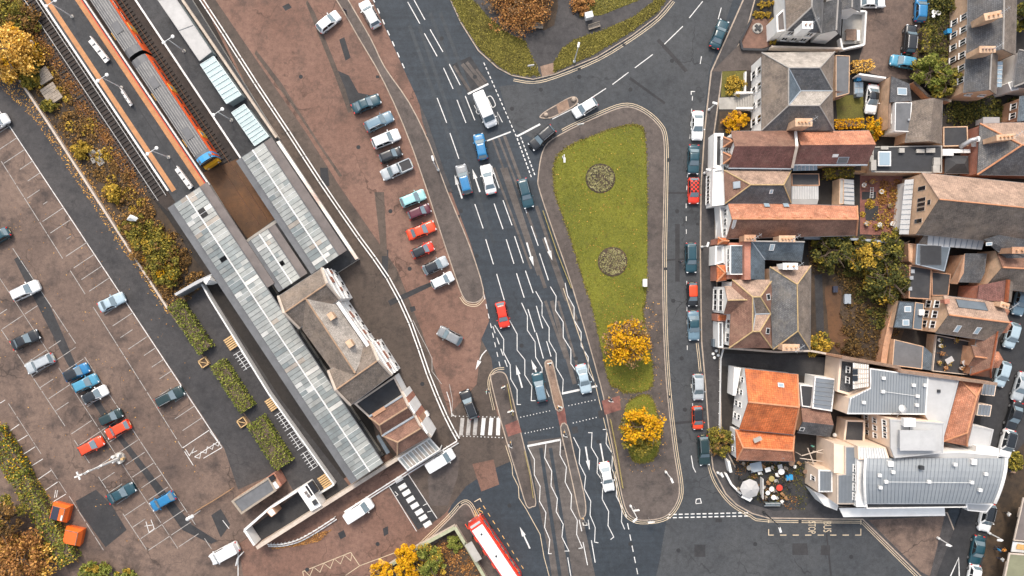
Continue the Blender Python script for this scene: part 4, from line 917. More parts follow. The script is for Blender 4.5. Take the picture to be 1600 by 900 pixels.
for p in q: mb = MB(); mb.tube([(p.x, p.y, 0), p], .1, 6); mb.build('post', M['whitemetal'], lt)
# long cream wall and courtyard walls south of the station
def wall_run(name, label, px, h, w, mat, cop=None, z0=0, group=None):
    pts = [P(x, y, h).xy for x, y in px]; r = thing(name, label, 'wall', (pts[0].x, pts[0].y, 0), group)
    for i in range(len(pts) - 1):
        a, b = pts[i], pts[i + 1]; d = b - a; ang = math.atan2(d.y, d.x); c = (a + b) / 2
        mb = MB(); mb.box((c.x, c.y, (h + z0) / 2), (d.length + .0, w * .8, h - z0), ang); mb.build('wall_panel', M[mat], r)
        n = max(1, int(d.length / 1.2)); cm = MB(); cm.box((0, 0, 0), (d.length / n - .02, w, .1)); me = cm.mesh('coping_stone', M[cop or mat])
        for k in range(n):
            p = a + d * (k + .5) / n; link('coping_stone', me, r, (p.x, p.y, h + .05 + random.uniform(-.008, .008)), ang)
    return r
wall_run('boundary_wall', 'long cream coped wall running from the annexe towards the car park', [(671, 685), (600, 730), (540, 768), (480, 806), (401, 856)], 2.4, .55, 'coping', 'coping')
wall_run('boundary_wall', 'white platform-side wall beside the cycle racks', [(312, 438), (330, 470), (420, 615), (522, 757), (498, 772)], 1.2, .24, 'whitewall', 'whitecon')
wall_run('boundary_wall', 'white courtyard wall behind the white flat-roofed kiosk', [(464, 767), (420, 795), (382, 828), (398, 852)], 2.3, .35, 'whitewall', 'whitecon')
sheet('courtyard', [(466, 770), (486, 797), (402, 848), (386, 830)], .03, M['patch'])
kk = Bld('kiosk', 'small white flat-roofed kiosk with black unit on its end', 'building', (480, 780)); kk.flat([(464, 766), (480, 756), (502, 790), (486, 799)], 3.0, 'whitewall', 'whitewall', .12, .15); kk.unit((487, 763), 2.3, (1.2, 1.7, .6), RAILANG + math.pi / 2, 'black', 'roof_unit'); kk.unit((492, 785), 2.9, (.7, .6, .35), RAILANG, 'darkmetal', 'roof_unit')
for p in ((478, 770), (482, 775)): kk.unit(p, 2.95, (.4, .35, .15), RAILANG, 'felt', 'roof_hatch')
br = Bld('brick_shed', 'long flat grey-roofed brick shed beside the car park', 'building', (400, 780))
br.flat([(361, 783), (420, 745), (432, 767), (377, 804)], 3.0, 'felt_grey', 'brick', .15, .3, cop='wood_grey'); br.flat([(417, 746), (429, 739), (440, 758), (429, 768)], 2.7, 'brick', 'brick_red', .08, .15); br.unit((425, 747), 2.7, (.7, .7, .4), RAILANG, 'black', 'roof_unit'); br.unit((431, 758), 2.7, (1.0, .5, .15), RAILANG, 'whitecon', 'roof_hatch')
bx = Bld('utility_box', 'small box with orange side at the end of the courtyard wall', 'box', (425, 798)); bx.flat([(416, 800), (425, 793), (432, 802), (424, 808)], 2.6, 'whitewall', 'brick', .05, .1)
gate = Bld('grey_canopy', 'narrow grey sloped canopy roof by the car-park footpath', 'canopy', (300, 445)); gate.slope([(272, 459, 2.6), (308, 438, 2.6), (332, 427, 2.6), (329, 433, 2.6), (300, 448, 2.6), (275, 462, 2.6)], 'felt_pale'); gate.walls([(275, 461), (325, 432), (327, 434), (277, 463)], 2.5, 'felt_grey', 0, 0)
kb = Bld('white_booth', 'small white peaked booth beside the footpath canopy', 'booth', (326, 437)); kb.flat([(315, 436), (330, 430), (337, 440), (322, 445)], 2.5, 'felt_pale', 'whitewall', .1, .1)
kb.slope([(315, 436, 2.5), (330, 430, 2.5), (327, 437, 3.0)], 'whitewall', .05); kb.slope([(330, 430, 2.5), (337, 440, 2.5), (327, 437, 3.0)], 'felt_pale', .05); kb.slope([(337, 440, 2.5), (322, 445, 2.5), (327, 437, 3.0)], 'felt_pale', .05); kb.slope([(322, 445, 2.5), (315, 436, 2.5), (327, 437, 3.0)], 'whitewall', .05)
# ---------------------------------------------------------------- houses on the east side
def ushape(b, A, B, C, D, R1, R2, R3, R4, V1, V2_, ze, zr, zv, mats, wall, ridge):
    e = lambda p: (*p, ze); r = lambda p: (*p, zr); v = lambda p: (*p, zv)
    F = [(e(A), e(B), r(R2), r(R1)), (e(A), r(R1), r(R4), e(D)), (e(D), r(R4), r(R3), e(C)), (e(B), v(V2_), r(R2)), (e(C), r(R3), v(V2_)), (r(R1), r(R2), v(V2_), v(V1)), (r(R4), v(V1), v(V2_), r(R3)), (r(R1), v(V1), r(R4))]
    for i, f in enumerate(F): b.slope(f, mats[i % len(mats)])
    for p, q in ((e(A), r(R1)), (r(R1), r(R2)), (r(R1), r(R4)), (e(D), r(R4)), (r(R4), r(R3)), (e(B), r(R2)), (e(C), r(R3)), (r(R2), v(V2_)), (r(R3), v(V2_))): b.cap(p, q, ridge, .1)
    for p, q in ((r(R1), v(V1)), (r(R4), v(V1)), (v(V1), v(V2_))): b.cap(p, q, 'lead', .1, 'valley_lead')
    b.walls([A, B, C, D], ze, wall, over=.3)
def ribs(b, quad, n, mat, r=.045, nm='standing_seam'):
    q = [P(*p) if not isinstance(p, Vector) else p for p in quad]
    for i in range(1, n):
        t = i / n; mb = MB(); mb.tube([q[0].lerp(q[1], t) + Vector((0, 0, .03)), q[3].lerp(q[2], t) + Vector((0, 0, .03))], r, 4); b.part(nm, mb, mat)
HS = 'houses along the east side'
# white house, top edge
h = Bld('white_house', 'white rendered house with steep slate roof at the photo\'s top edge', 'house', (1260, 20))
h.gable([(1290, -60), (1283, 51), (1229, 48), (1224, -60)], 5.2, 7.8, 'slate_dk', 'whitewall', (0, 2.6), 'ridge_gr', mats=('slate', 'slate_br', 'slate', 'slate_dk'))  # slope tones paint the light in, with a dark shaded south hip
h.gable([(1316, 4), (1313, 55), (1284, 52), (1287, 4)], 4.6, 6.2, 'slate_dk', 'whitewall', (0, 0), 'ridge_gr'); h.gable([(1346, -40), (1344, 18), (1306, 16), (1306, -40)], 3.8, 5.0, 'slate_dk', 'whitewall')
h.chimney((1262, 39), 8.6, (1.4, .9), 0, 2, 'whitewall', 3, 'brick_red'); h.flat([(1214, 50), (1213, 24), (1226, 12), (1229, 48)], 4.4, 'felt', 'whitewall', .2, .25)
h.windows((1229, 48, 5.2), (1283, 51, 5.2), (1.6, 3.9), 3, .8, 1.1, out=-.2)
def garden_wall(label, px, hgt=1.1, mat='whitewall', w=.28, cop='whitecon', z0=.1): return wall_run('garden_wall', label, px, hgt, w, mat, cop, z0)
garden_wall('white wall round the paved yard behind the white house', [(1319, 16), (1353, 18), (1350, 70), (1316, 77), (1313, 60)])
sheet('yard_paving', [(1317, 20), (1350, 20), (1346, 68), (1314, 70)], .13, M['concrete'], plots)
tb = thing('timber_table', 'square orange timber table in the white walled yard', 'table', P(1326, 57)); mb = MB(); c = P(1326, 57); mb.box((c.x, c.y, .75), (1.6, 1.7, .08)); mb.build('table_top', M['tan'], tb)
for dx in (-.65, .65):
    for dy in (-.7, .7): mb = MB(); mb.box((c.x + dx, c.y + dy, .42), (.1, .1, .62)); mb.build('leg', M['woodframe'], tb)
mb = MB(); mb.box((c.x + 1.3, c.y, .3), (.5, 1.7, .4)); tag(mb.build('white_planter_bench', M['whitecon']), 'low white bench beside the orange timber table', 'bench')
garden_wall('cream wall between the white house and the big slate house', [(1205, 73), (1314, 76)], 1.5, 'coping', .3, 'coping')
# big hipped house
h = Bld('hipped_house', 'big square house with double-ridged slate hip roof and front steps', 'house', (1245, 143))
ushape(h, (1190, 82), (1304, 81), (1303, 204), (1190, 204), (1232, 106), (1281, 106), (1280, 165), (1232, 165), (1251, 142), (1301, 142), 5.4, 8.2, 6.6, ('slate_pale', 'slate_br', 'slate', 'slate_br', 'slate_br', 'slate_dk', 'slate_pale', 'slate_bl'), 'whitewall', 'ridge_gr')  # bright north faces, darker south faces: sun and shade put into colour
h.chimney((1256, 191), 8.8, (2.3, 1.0), 0, 4, 'brick_tan', 3.4); h.windows((1190, 82, 5.4), (1190, 204, 5.4), (1.5, 3.9), 4, 1.1, 1.5, out=-.22)
h.flat([(1306, 86), (1328, 87), (1327, 146), (1306, 152)], 3.2, 'felt_grey', 'brick_tan', .1, .1); h.slope([(1306, 142, 3.3), (1327, 145, 3.0), (1306, 156, 2.7)], 'tile_br')
stp = Bld('front_steps', 'pale stone front steps with side walls leading to the hipped house', 'steps', (1150, 160))
for i in range(8):
    a = 1148 + i * 3.3; mb = MB(); p0, p1 = P(a, 150), P(a + 3.3, 171); zt = .2 + i * .17; mb.box(((p0.x + p1.x) / 2, (p0.y + p1.y) / 2, zt / 2), (abs(p1.x - p0.x) - .01, abs(p1.y - p0.y), zt)); stp.part('step', mb, 'concrete')
for y in (148.5, 172.5):
    mb = MB(); a, b = P(1146, y), P(1175, y); mb.box(((a.x + b.x) / 2, a.y, .7), (b.x - a.x, .3, 1.4)); stp.part('side_wall', mb, 'whitewall')
sheet('front_path', [(1123, 153), (1148, 152), (1148, 171), (1123, 171)], .134, M['concrete'], plots)
garden_wall('low white wall edging the front lawn of the hipped house', [(1165, 112), (1164, 148)], .8, 'whitewall', .25)
# long brown terrace
h = Bld('terrace_house', 'white-fronted house with long plum-brown ridged roof', 'house', (1190, 235))
h.gable([(1142, 205), (1242, 204), (1236, 263), (1138, 262)], 5.4, 7.7, 'tile_br', 'whitewall', (0, 0), None, mats=('tile_br', 'tile_dkred', 'tile_br', 'tile_br')); h.gutter((1138, 263, 5.3), (1236, 264, 5.3), 'lead', .12)  # north slope toned as lit, south slope coloured as shaded
h.flat([(1116, 208), (1131, 208), (1131, 264), (1115, 262)], 3.6, 'felt_dark', 'whitewall', .3, .45, cop='whitewall')
for y0, y1 in ((214, 230), (238, 256)): h.gable([(1130, y0), (1150, y0 + 2), (1150, y1 + 1), (1130, y1)], 5.2, 6.3, 'tile_br', 'whitewall', (1.0, 0), 'ridge_or', .1)
h.windows((1138, 207, 5.4), (1138, 262, 5.4), (4.3,), 4, 1.0, 1.3, out=-.2)
h.cap((1243, 206, 6), (1245, 229, 8), 'whitecon', .22, 'party_coping'); h.cap((1245, 229, 8), (1238, 262, 6), 'coping', .22, 'party_coping')
h = Bld('terrace_house', 'terracotta ridged house with plum shade-toned south slope and small grey roof patch', 'house', (1300, 235))
h.gable([(1244, 206), (1358, 204), (1355, 257), (1239, 257)], 5.0, 7.2, 'tile_terr', 'brick_tan', (0, 0), None, mats=('tile_terr', 'tile_dkred', 'tile_br', 'tile_br'))  # plum south slope paints in shade, terracotta north slope is the lit tone
h.skylight((1317, 250), 1, 1.6, 1.1, 'lead', 'felt_grey', .05); h.skylight((1305, 242), 1, .8, .5, 'whitecon', 'whitecon', .2); h.gutter((1239, 258, 5.0), (1355, 258, 5.0), 'lead', .12)
mb = MB(); mb.slab([P(1239, 259, 3.2), P(1277, 259, 3.2), P(1277, 266, 2.9), P(1239, 267, 2.9)], .1); h.part('lean_to_glass', mb, 'skyglass'); ribs(h, [(1239, 259, 3.2), (1277, 259, 3.2), (1277, 266, 2.9), (1239, 267, 2.9)], 6, 'frame', .05, 'glazing_bar')
# brown hip
h = Bld('hip_house', 'white-fronted house with low brown hip roof and grey rooflight', 'house', (1185, 290))
h.gable([(1131, 266), (1236, 267), (1236, 317), (1133, 318)], 5.0, 7.0, 'tile_br', 'whitewall', (3.2, 1.9), 'ridge_ye', mats=('tile_sunlit', 'slate_dk', 'tile_br', 'slate_br'), capr=.09)  # tan north slope painted as sunlit, dark south slope as shaded
h.skylight((1152, 289), 2, 1.0, 1.0, 'lead', 'lead', .25); h.skylight((1205, 299), 1, .5, .7, 'frame'); h.flat([(1114, 264), (1131, 262), (1133, 320), (1113, 322)], 3.8, 'whitecon', 'whitewall', .25, .3)
for x in (1198, 1212): h.unit((x, 299), 5.6, (.6, .7, .3), 0, 'brick_red', 'dormer_cheek')
h.windows((1114, 266, 3.8), (1113, 321, 3.8), (1.6,), 4, 1.0, 1.5, out=.02)
# long orange roof
h = Bld('terracotta_house', 'long low terracotta roof with orange ridge and pale front gable', 'house', (1240, 345))
h.gable([(1137, 316), (1339, 322), (1338, 368), (1135, 373)], 4.8, 7.1, 'tile_terr', 'whitewall', (0, 1.0), 'ridge_or', mats=('tile_terr', 'tile_br', 'tile_terr', 'tile_terr'))  # browner tile paints shade onto the south slope
for x in (1198, 1228): h.skylight((x, 321), 0, .8, .8, 'lead')
for i in range(7): h.skylight((1160 + i * 27, 340), 0, .35, .22, 'ridge_or', 'tan', .1)
h.skylight((1146, 352), 1, .5, 2.2, 'whitecon', 'felt_pale', .08)
h.flat([(1124, 322), (1140, 322), (1136, 372), (1128, 372)], 3.0, 'felt_pale', 'whitewall', .2, .2); h.windows((1137, 318, 4.8), (1135, 373, 4.8), (3.4,), 3, 1.0, 1.2, out=-.2)
ln = Bld('corrugated_lean_to', 'white corrugated lean-to roof in the courtyard', 'shed', (1258, 304)); ln.slope([(1237, 291, 2.9), (1279, 291, 2.9), (1279, 311, 2.6), (1237, 311, 2.6)], 'felt_pale'); ribs(ln, [(1237, 291, 2.9), (1279, 291, 2.9), (1279, 311, 2.6), (1237, 311, 2.6)], 16, 'whitecon'); ln.slope([(1237, 311, 2.6), (1279, 311, 2.6), (1277, 319, 2.2), (1237, 319, 2.2)], 'greyroof', .1); ln.walls([(1238, 292), (1278, 292), (1278, 317), (1238, 317)], 2.1, 'whitewall')
ln = Bld('flat_outhouse', 'black flat-roofed outhouse north of the white corrugated lean-to', 'shed', (1258, 280)); ln.flat([(1237, 271), (1280, 271), (1281, 290), (1237, 290)], 2.9, 'felt_dark', 'brick', .1, .12)
ln = Bld('panel_lean_to', 'pale panelled lean-to roof beside the tiled garden', 'shed', (1325, 300)); ln.flat([(1312, 279), (1319, 279), (1318, 319), (1311, 319)], 2.6, 'concrete', 'brick_tan', .08, .1); ln.slope([(1319, 280, 2.7), (1334, 281, 2.4), (1335, 320, 2.4), (1319, 319, 2.7)], 'greyroof'); ribs(ln, [(1319, 280, 2.75), (1319, 319, 2.75), (1335, 320, 2.45), (1334, 281, 2.45)], 6, 'lead', .05)
ln.walls([(1320, 281), (1333, 282), (1334, 319), (1320, 318)], 2.2, 'brick_tan')
garden_wall('cream wall with timber coping along the north of the tiled garden', [(1335, 268), (1436, 272)], 1.8, 'brick_tan', .3, 'woodframe')
# blue slate house with flat dormer
h = Bld('blue_slate_house', 'blue-slate L-shaped house with flat dormer and brick party wall', 'house', (1195, 405))
h.slope([(1175, 377, 6.8), (1257, 378, 6.8), (1253, 409, 5.0), (1195, 406, 5.0)], 'slate_bl'); h.slope([(1174, 377, 6.8), (1195, 406, 5.0), (1195, 438, 5.0), (1172, 436, 6.8)], 'slate_bl')
h.walls([(1138, 378), (1256, 380), (1252, 408), (1194, 405), (1194, 437), (1136, 437)], 5.0, 'brick_red', over=.1)
h.flat([(1141, 383), (1163, 383), (1162, 429), (1141, 429)], 6.4, 'slate_bl', 'whitewall', .08, .12); mb = MB(); a, b = P(1168, 377, 7.2), P(1168, 437, 7.2); mb.box(((a.x + b.x) / 2, (a.y + b.y) / 2, 6.0), (.9, abs(b.y - a.y), 2.4)); h.part('party_wall', mb, 'brick_red')
h.windows((1141, 384, 6.4), (1141, 429, 6.4), (5.6,), 2, 1.6, .9, out=.0); h.cap((1174, 377, 6.8), (1195, 406, 5.0), 'lead', .1, 'valley_lead'); h.cap((1175, 377, 6.8), (1257, 378, 6.8), 'ridge_gr', .12)
h.chimney((1172, 372), 8.0, (1.5, .8), 0, 3, 'brick', 2.5); h.chimney((1230, 373), 7.6, (2.2, .8), 0, 4, 'brick_tan', 2.5); h.skylight((1206, 386), 0, .7, 1.1)
h.flat([(1118, 384), (1130, 383), (1131, 410), (1117, 414)], 3.6, 'felt_pale', 'whitewall', .2, .25); h.flat([(1130, 384), (1140, 384), (1140, 412), (1131, 412)], 3.9, 'greyroof', 'whitewall', .1, .1); h.gable([(1122, 371), (1137, 372), (1137, 382), (1121, 382)], 4.2, 4.9, 'tile_or', 'brick_red', (.6, 0), 'ridge_or', .1); h.gable([(1120, 414), (1136, 414), (1135, 438), (1120, 440)], 3.8, 4.6, 'tile_or', 'brick_red', (1, 0), 'ridge_or', .1)
# brown double hip with white bays
h = Bld('brown_hip_house', 'brown double-ridged hip roof house with white bay front', 'house', (1170, 490))
ushape(h, (1144, 437), (1207, 437), (1206, 544), (1139, 544), (1176, 464), (1188, 464), (1187, 518), (1176, 518), (1180, 491), (1204, 490), 6.0, 8.1, 6.9, ('tile_sunlit', 'tile_br', 'tile_br', 'tile_br', 'tile_br', 'slate_br', 'tile_sunlit', 'slate_br'), 'whitewall', 'ridge_ye')  # north-facing slopes carry sunlight in their paler colour
h.gable([(1132, 447), (1172, 447), (1172, 489), (1131, 491)], 5.9, 7.5, 'tile_br', 'whitewall', (0, 0), 'ridge_ye', .1, mats=('tile_sunlit', 'tile_br', 'tile_br', 'tile_br'), capr=.09)  # north slope of this gable is painted in the sunlit tone
h.skylight((1200, 464), 3, .9, .9, 'frame', 'darkglass'); h.skylight((1199, 517), 4, .9, .9, 'frame', 'darkglass')
h.windows((1132, 448, 5.9), (1131, 490, 5.9), (1.6, 4.4), 2, 1.5, 1.5, out=.0); h.windows((1142, 492, 6.0), (1139, 543, 6.0), (4.4,), 2, 1.3, 1.4, out=-.25)
h.flat([(1121, 491), (1136, 491), (1136, 502), (1121, 502)], 3.2, 'tile_or', 'brick_red', .1, .15); h.flat([(1122, 503), (1130, 503), (1130, 543), (1122, 543)], 3.0, 'felt_grey', 'whitewall', .2, .2)
h = Bld('grey_hip_house', 'house with long grey slate hip roof between brown hip and garden', 'house', (1237, 480))
h.gable([(1267, 415), (1266, 547), (1208, 546), (1203, 417)], 6.2, 8.5, 'slate', 'brick_tan', (2.7, 2.9), 'ridge_ye', mats=('slate_br', 'slate', 'tile_sunlit', 'slate_dk'), capr=.09)  # north hip painted sunlit, south hip painted shaded
h.chimney((1235, 416), 8.4, (2.0, .8), 0, 2, 'whitewall', 2.5); h.chimney((1236, 543), 8.4, (2.3, .8), 0, 3, 'brick_tan', 2.5)
garden_wall('long low cream wall south of the brown hip house', [(1124, 543), (1215, 550), (1266, 548), (1310, 556)], 1.9, 'coping', .3, 'coping')
# big orange roof pair
h = Bld('orange_roof_pub', 'white building with big bright orange pantile roof', 'building', (1205, 625))
h.gable([(1164, 576), (1246, 585), (1240, 679), (1155, 671)], 4.0, 6.7, 'tile_or', 'whitewall', (0, .6), 'ridge_or', .15)
h.skylight((1220, 602), 0, .9, .7, 'whitecon'); h.windows((1164, 577, 4.0), (1155, 671, 4.0), (1.4, 3.1), 4, .8, 1.0, out=-.1)
h.flat([(1147, 574), (1158, 575), (1150, 618), (1145, 618)], 3.0, 'whitecon', 'whitewall', .15, .15)
h = Bld('orange_roof_wing', 'lower white wing with smaller rounded orange pantile roof', 'building', (1195, 695))
h.gable([(1149, 671), (1241, 681), (1241, 721), (1151, 719)], 3.3, 5.0, 'tile_or', 'whitewall', (.5, .9), 'ridge_or', .15, mats=('tile_or', 'tile_terr', 'tile_or', 'tile_or'))
h.unit((1184, 687), 4.6, (1.1, .5, .5), .4, 'concrete', 'roof_aerial_base'); h.windows((1149, 674, 3.3), (1151, 718, 3.3), (1.9,), 2, .7, .9, out=-.1)
for x in (1171, 1195, 1222): h.skylight((x, 715), 1, .9, .45, 'greyroof', 'greyroof', .04)
h = Bld('metal_roof_link', 'small grey metal roof east of the bright orange roof', 'building', (1287, 615)); h.flat([(1273, 588), (1306, 592), (1300, 643), (1269, 638)], 3.6, 'seam_lo', 'whitewall', .06, .2, cop='whitecon'); ribs(h, [(1274, 590, 3.6), (1270, 637, 3.6), (1299, 641, 3.6), (1304, 593, 3.6)], 7, 'seam', .05)
h = Bld('black_flat_link', 'black flat roof wedged between orange roof and grey metal roof', 'building', (1260, 618)); h.flat([(1250, 601), (1272, 603), (1268, 637), (1253, 635)], 3.1, 'felt_dark', 'whitewall', .12, .15)
h = Bld('mossy_shed', 'mossy brown pitched shed roof behind the orange roof', 'shed', (1270, 652)); h.gable([(1252, 637), (1297, 642), (1297, 682), (1246, 676)], 2.8, 4.0, 'slate_br', 'brick', (0, 0), None, mats=('tile_br', 'slate_dk', 'slate', 'slate')); h.skylight((1253, 670), 1, .7, .7, 'frame', 'darkglass')
# ------------------------------------------------ cream hotel complex
h = Bld('hotel_north_wing', 'cream hotel wing with grey standing-seam roof and roof-top dish', 'building', (1390, 610))
UB = [(1359, 575), (1451, 588), (1447, 648), (1324, 647), (1328, 622), (1360, 606)]
h.flat(UB, 6.6, 'seam', 'creamwall', .05, .18, cop='whitecon')
for i in range(28):
    x = 1328 + i * 4.3
    if x > 1448: break
    y0 = 575 + (x - 1359) * .14 + 2 if x > 1360 else 622 - (x - 1328) * .5; mb = MB(); mb.tube([P(x, y0, 6.62), P(x - 2, 645, 6.62)], .04, 4); h.part('standing_seam', mb, 'seam_lo')
for px in ((1381, 591), (1428, 602), (1380, 612), (1434, 619), (1446, 602), (1350, 629), (1433, 633)): h.unit(px, 6.6, (.45, .4, .3))
h.gutter((1382, 612, 6.8), (1434, 619, 6.8), 'whitemetal', .03)
h.flat([(1312, 560), (1358, 566), (1358, 605), (1328, 618), (1308, 612)], 5.2, 'slate_dk', 'creamwall', .5, .35); mb = MB(); mb.slab([P(1333, 567, 6.8), P(1357, 570, 6.8), P(1357, 604, 6.8), P(1333, 608, 6.8)], .1); h.part('balcony_deck', mb, 'whitecon'); ribs(h, [(1333, 567, 6.85), (1333, 608, 6.85), (1357, 604, 6.85), (1357, 570, 6.85)], 5, 'coping', .06, 'pergola_bar'); ribs(h, [(1333, 567, 6.85), (1357, 570, 6.85), (1357, 604, 6.85), (1333, 608, 6.85)], 8, 'coping', .05, 'pergola_bar')
for px in ((1336, 581), (1336, 591)): h.unit(px, 6.85, (.7, .7, .05), 0, 'darkglass', 'roof_hatch')
h.windows((1333, 568, 6.8), (1331, 607, 6.8), (5.6,), 2, .9, .9)
# dish
dsh = MB(); c = P(1409, 640, 8.2); dsh.lathe((0, 0, 0), [(.05, 0), (.35, .05), (.6, .18), (.66, .26)], 14); me = dsh.mesh('dish', M['whitecon'], True); dk = thing('satellite_dish', 'white satellite dish on a frame on the hotel roof', 'satellite dish', P(1400, 646, 6.6)); o = link('dish', me, dk, c); o.rotation_euler = (math.radians(-25), math.radians(10), 0)
mb = MB(); b0 = P(1400, 648, 6.6)
for dx, dy in ((-.8, 0), (.8, .3), (0, -.6)): mb.tube([b0 + Vector((dx, dy, 0)), c], .05, 5)
mb.build('tripod', M['steel'], dk)
h = Bld('hotel_core', 'pale flat-roofed hotel core with plant boxes and three-window cream wall', 'building', (1440, 680))
h.flat([(1451, 588), (1499, 592), (1473, 690), (1446, 650)], 6.5, 'felt_pale', 'creamwall', .1, .2, cop='felt_pale')
h.flat([(1391, 655), (1476, 661), (1474, 708), (1398, 716), (1392, 700)], 8.4, 'felt_pale', 'creamwall', .12, .2, cop='felt_pale'); h.unit((1434, 688), 8.4, (4.6, 2.6, .9), 0, 'felt_pale', 'plant_box'); h.unit((1421, 660), 8.4, (1.5, 1.1, .8), 0, 'whitecon', 'plant_box'); h.unit((1426, 677), 8.4, (1.6, .35, .5), 0, 'whitemetal', 'duct'); h.unit((1419, 690), 8.4, (.7, 1.5, .6), 0, 'whitemetal', 'air_handler')
h.windows((1391, 656, 8.4), (1393, 700, 8.4), (6.9, ), 3, .75, .9, t0=.05, t1=.75)
h.unit((1467, 611), 6.5, (.4, .4, .12), 0, 'darkmetal', 'roof_hatch'); h.cap((1421, 664, 8.6), (1420, 680, 8.6), 'darkmetal', .06, 'pipe')
h.windows((1391, 656, 8.4), (1393, 700, 8.4), (4.2, 1.8), 3, .75, .9)
h = Bld('orange_hip_house', 'tall narrow terracotta hip roof at the hotel\'s east side', 'building', (1505, 645)); h.gable([(1536, 597), (1511, 697), (1473, 690), (1500, 593)], 5.4, 7.3, 'tile_terr', 'brick', (2.1, 2.1), 'ridge_or', mats=('tile_terr', 'tile_terr', 'tile_terr', 'tile_terr'))
for y, x in ((608, 1545), (640, 1538)): h.flat([(x - 9, y - 9), (x + 12, y - 7), (x + 9, y + 11), (x - 12, y + 9)], 3.4, 'seam_lo', 'creamwall', .05, .1); ribs(h, [(x - 9, y - 9, 3.4), (x + 12, y - 7, 3.4), (x + 9, y + 11, 3.4), (x - 12, y + 9, 3.4)], 4, 'seam', .05)
h = Bld('hotel_east_block', 'pale grey flat boxes at the hotel\'s street corner', 'building', (1535, 690)); h.flat([(1520, 665), (1553, 671), (1546, 702), (1512, 697)], 4.6, 'felt_pale', 'whitewall', .1, .2, cop='felt_pale'); h.flat([(1526, 697), (1561, 701), (1560, 714), (1524, 713)], 5.6, 'whitecon', 'whitewall', .06, .12)
h = Bld('hotel_south_wing', 'hotel wing with long grey barrel-curved standing-seam roof', 'building', (1460, 750))
NS = 36
def arc(x, k, n=7):
    t = k / n; y = 716 + (786 - 716) * t; z = 7.4 + 1.3 * math.sin(math.pi * (.12 + .76 * t)) - 1.3 * math.sin(math.pi * .12); xs = x + (0 if x < 1540 else 0); return P(xs, y, z)
def xr(i, k, n=7):
    t = k / n; xl, xq = 1353 - 1.5 * math.sin(math.pi * t), 1571 - 18 * t ** 1.8; return xl + (xq - xl) * i / NS
for i in range(NS):
    mb = MB()
    for k in range(7):
        q = [arc(xr(i, k) + .15, k), arc(xr(i + 1, k) - .15, k), arc(xr(i + 1, k + 1) - .15, k + 1), arc(xr(i, k + 1) + .15, k + 1)]; mb.slab(q, .08)
    h.part('roof_panel', mb, 'seam')
    mb = MB(); mb.tube([arc(xr(i, k), k) + Vector((0, 0, .03)) for k in range(8)], .045, 4); h.part('standing_seam', mb, 'seam_lo')
mb = MB(); mb.tube([arc(xr(NS, k), k) + Vector((.1, 0, .05)) for k in range(8)], .22, 5); h.part('parapet', mb, 'whitecon')
mb = MB(); mb.tube([arc(xr(0, k), k) + Vector((-.1, 0, .05)) for k in range(8)], .18, 5); h.part('parapet', mb, 'whitecon')
h.walls([(1354, 718), (1570, 718), (1553, 785), (1353, 785)], 7.3, 'whitewall', over=.1)
for px in ((1375, 743), (1376, 762), (1385, 753), (1396, 738), (1452, 753), (1519, 754), (1541, 741), (1532, 766), (1493, 726)): h.unit(px, 8.2, (.45, .4, .3))
h.unit((1441, 731), 8.1, (.5, .5, .5), 0, 'darkmetal', 'roof_cowl'); h.gutter((1386, 753, 8.6), (1519, 754, 8.6), 'whitemetal', .03)
h.flat([(1354, 786), (1511, 786), (1511, 793), (1354, 795)], 6.6, 'felt_dark', 'whitewall', .15, .15, cop='whitecon')
h.slope([(1311, 794, 4.2), (1476, 792, 4.2), (1477, 806, 4.0), (1318, 808, 4.0)], 'whitewall', .12, 'entrance_canopy'); ribs(h, [(1311, 794, 4.2), (1318, 808, 3.6), (1477, 806, 3.6), (1476, 792, 4.2)], 3, 'coping', .03, 'canopy_joint'); ribs(h, [(1311, 794, 4.2), (1476, 792, 4.2), (1477, 806, 3.6), (1318, 808, 3.6)], 4, 'coping', .03, 'canopy_joint')
h.flat([(1510, 786), (1552, 788), (1542, 801), (1512, 798)], 5.0, 'felt_pale', 'whitewall', .1, .15); h.flat([(1397, 712), (1500, 706), (1560, 712), (1560, 719), (1396, 722)], 7.0, 'felt_pale', 'whitewall', .1, .1)
for px in ((1392, 725), (1522, 722)): h.unit(px, 7.4, (.7, .7, .7), 0, 'whitecon', 'plant_box')
h = Bld('hotel_west_wing', 'cream and metal stepped hotel wing facing the cafe terrace', 'building', (1310, 745))
h.flat([(1320, 697), (1340, 697), (1340, 788), (1308, 788), (1308, 742), (1320, 740)], 6.3, 'seam_lo', 'creamwall', .08, .2, cop='coping'); ribs(h, [(1321, 699, 6.35), (1309, 786, 6.35), (1339, 786, 6.35), (1339, 699, 6.35)], 2, 'seam', .04); ribs(h, [(1309, 742, 6.35), (1339, 742, 6.35), (1339, 787, 6.35), (1309, 787, 6.35)], 14, 'seam', .035)
h.flat([(1340, 697), (1356, 697), (1355, 792), (1338, 792)], 7.0, 'whitecon', 'whitewall', .1, .2); h.flat([(1340, 697), (1384, 699), (1390, 718), (1341, 718)], 7.4, 'whitecon', 'creamwall', .08, .15); ribs(h, [(1341, 699, 7.45), (1384, 700, 7.45), (1389, 717, 7.45), (1341, 717, 7.45)], 11, 'felt_pale', .04)
h.flat([(1279, 734), (1301, 735), (1301, 769), (1279, 769)], 5.0, 'seam_lo', 'creamwall', .1, .2, cop='whitecon'); ribs(h, [(1280, 736, 5.05), (1300, 736, 5.05), (1300, 768, 5.05), (1280, 768, 5.05)], 9, 'seam', .035)
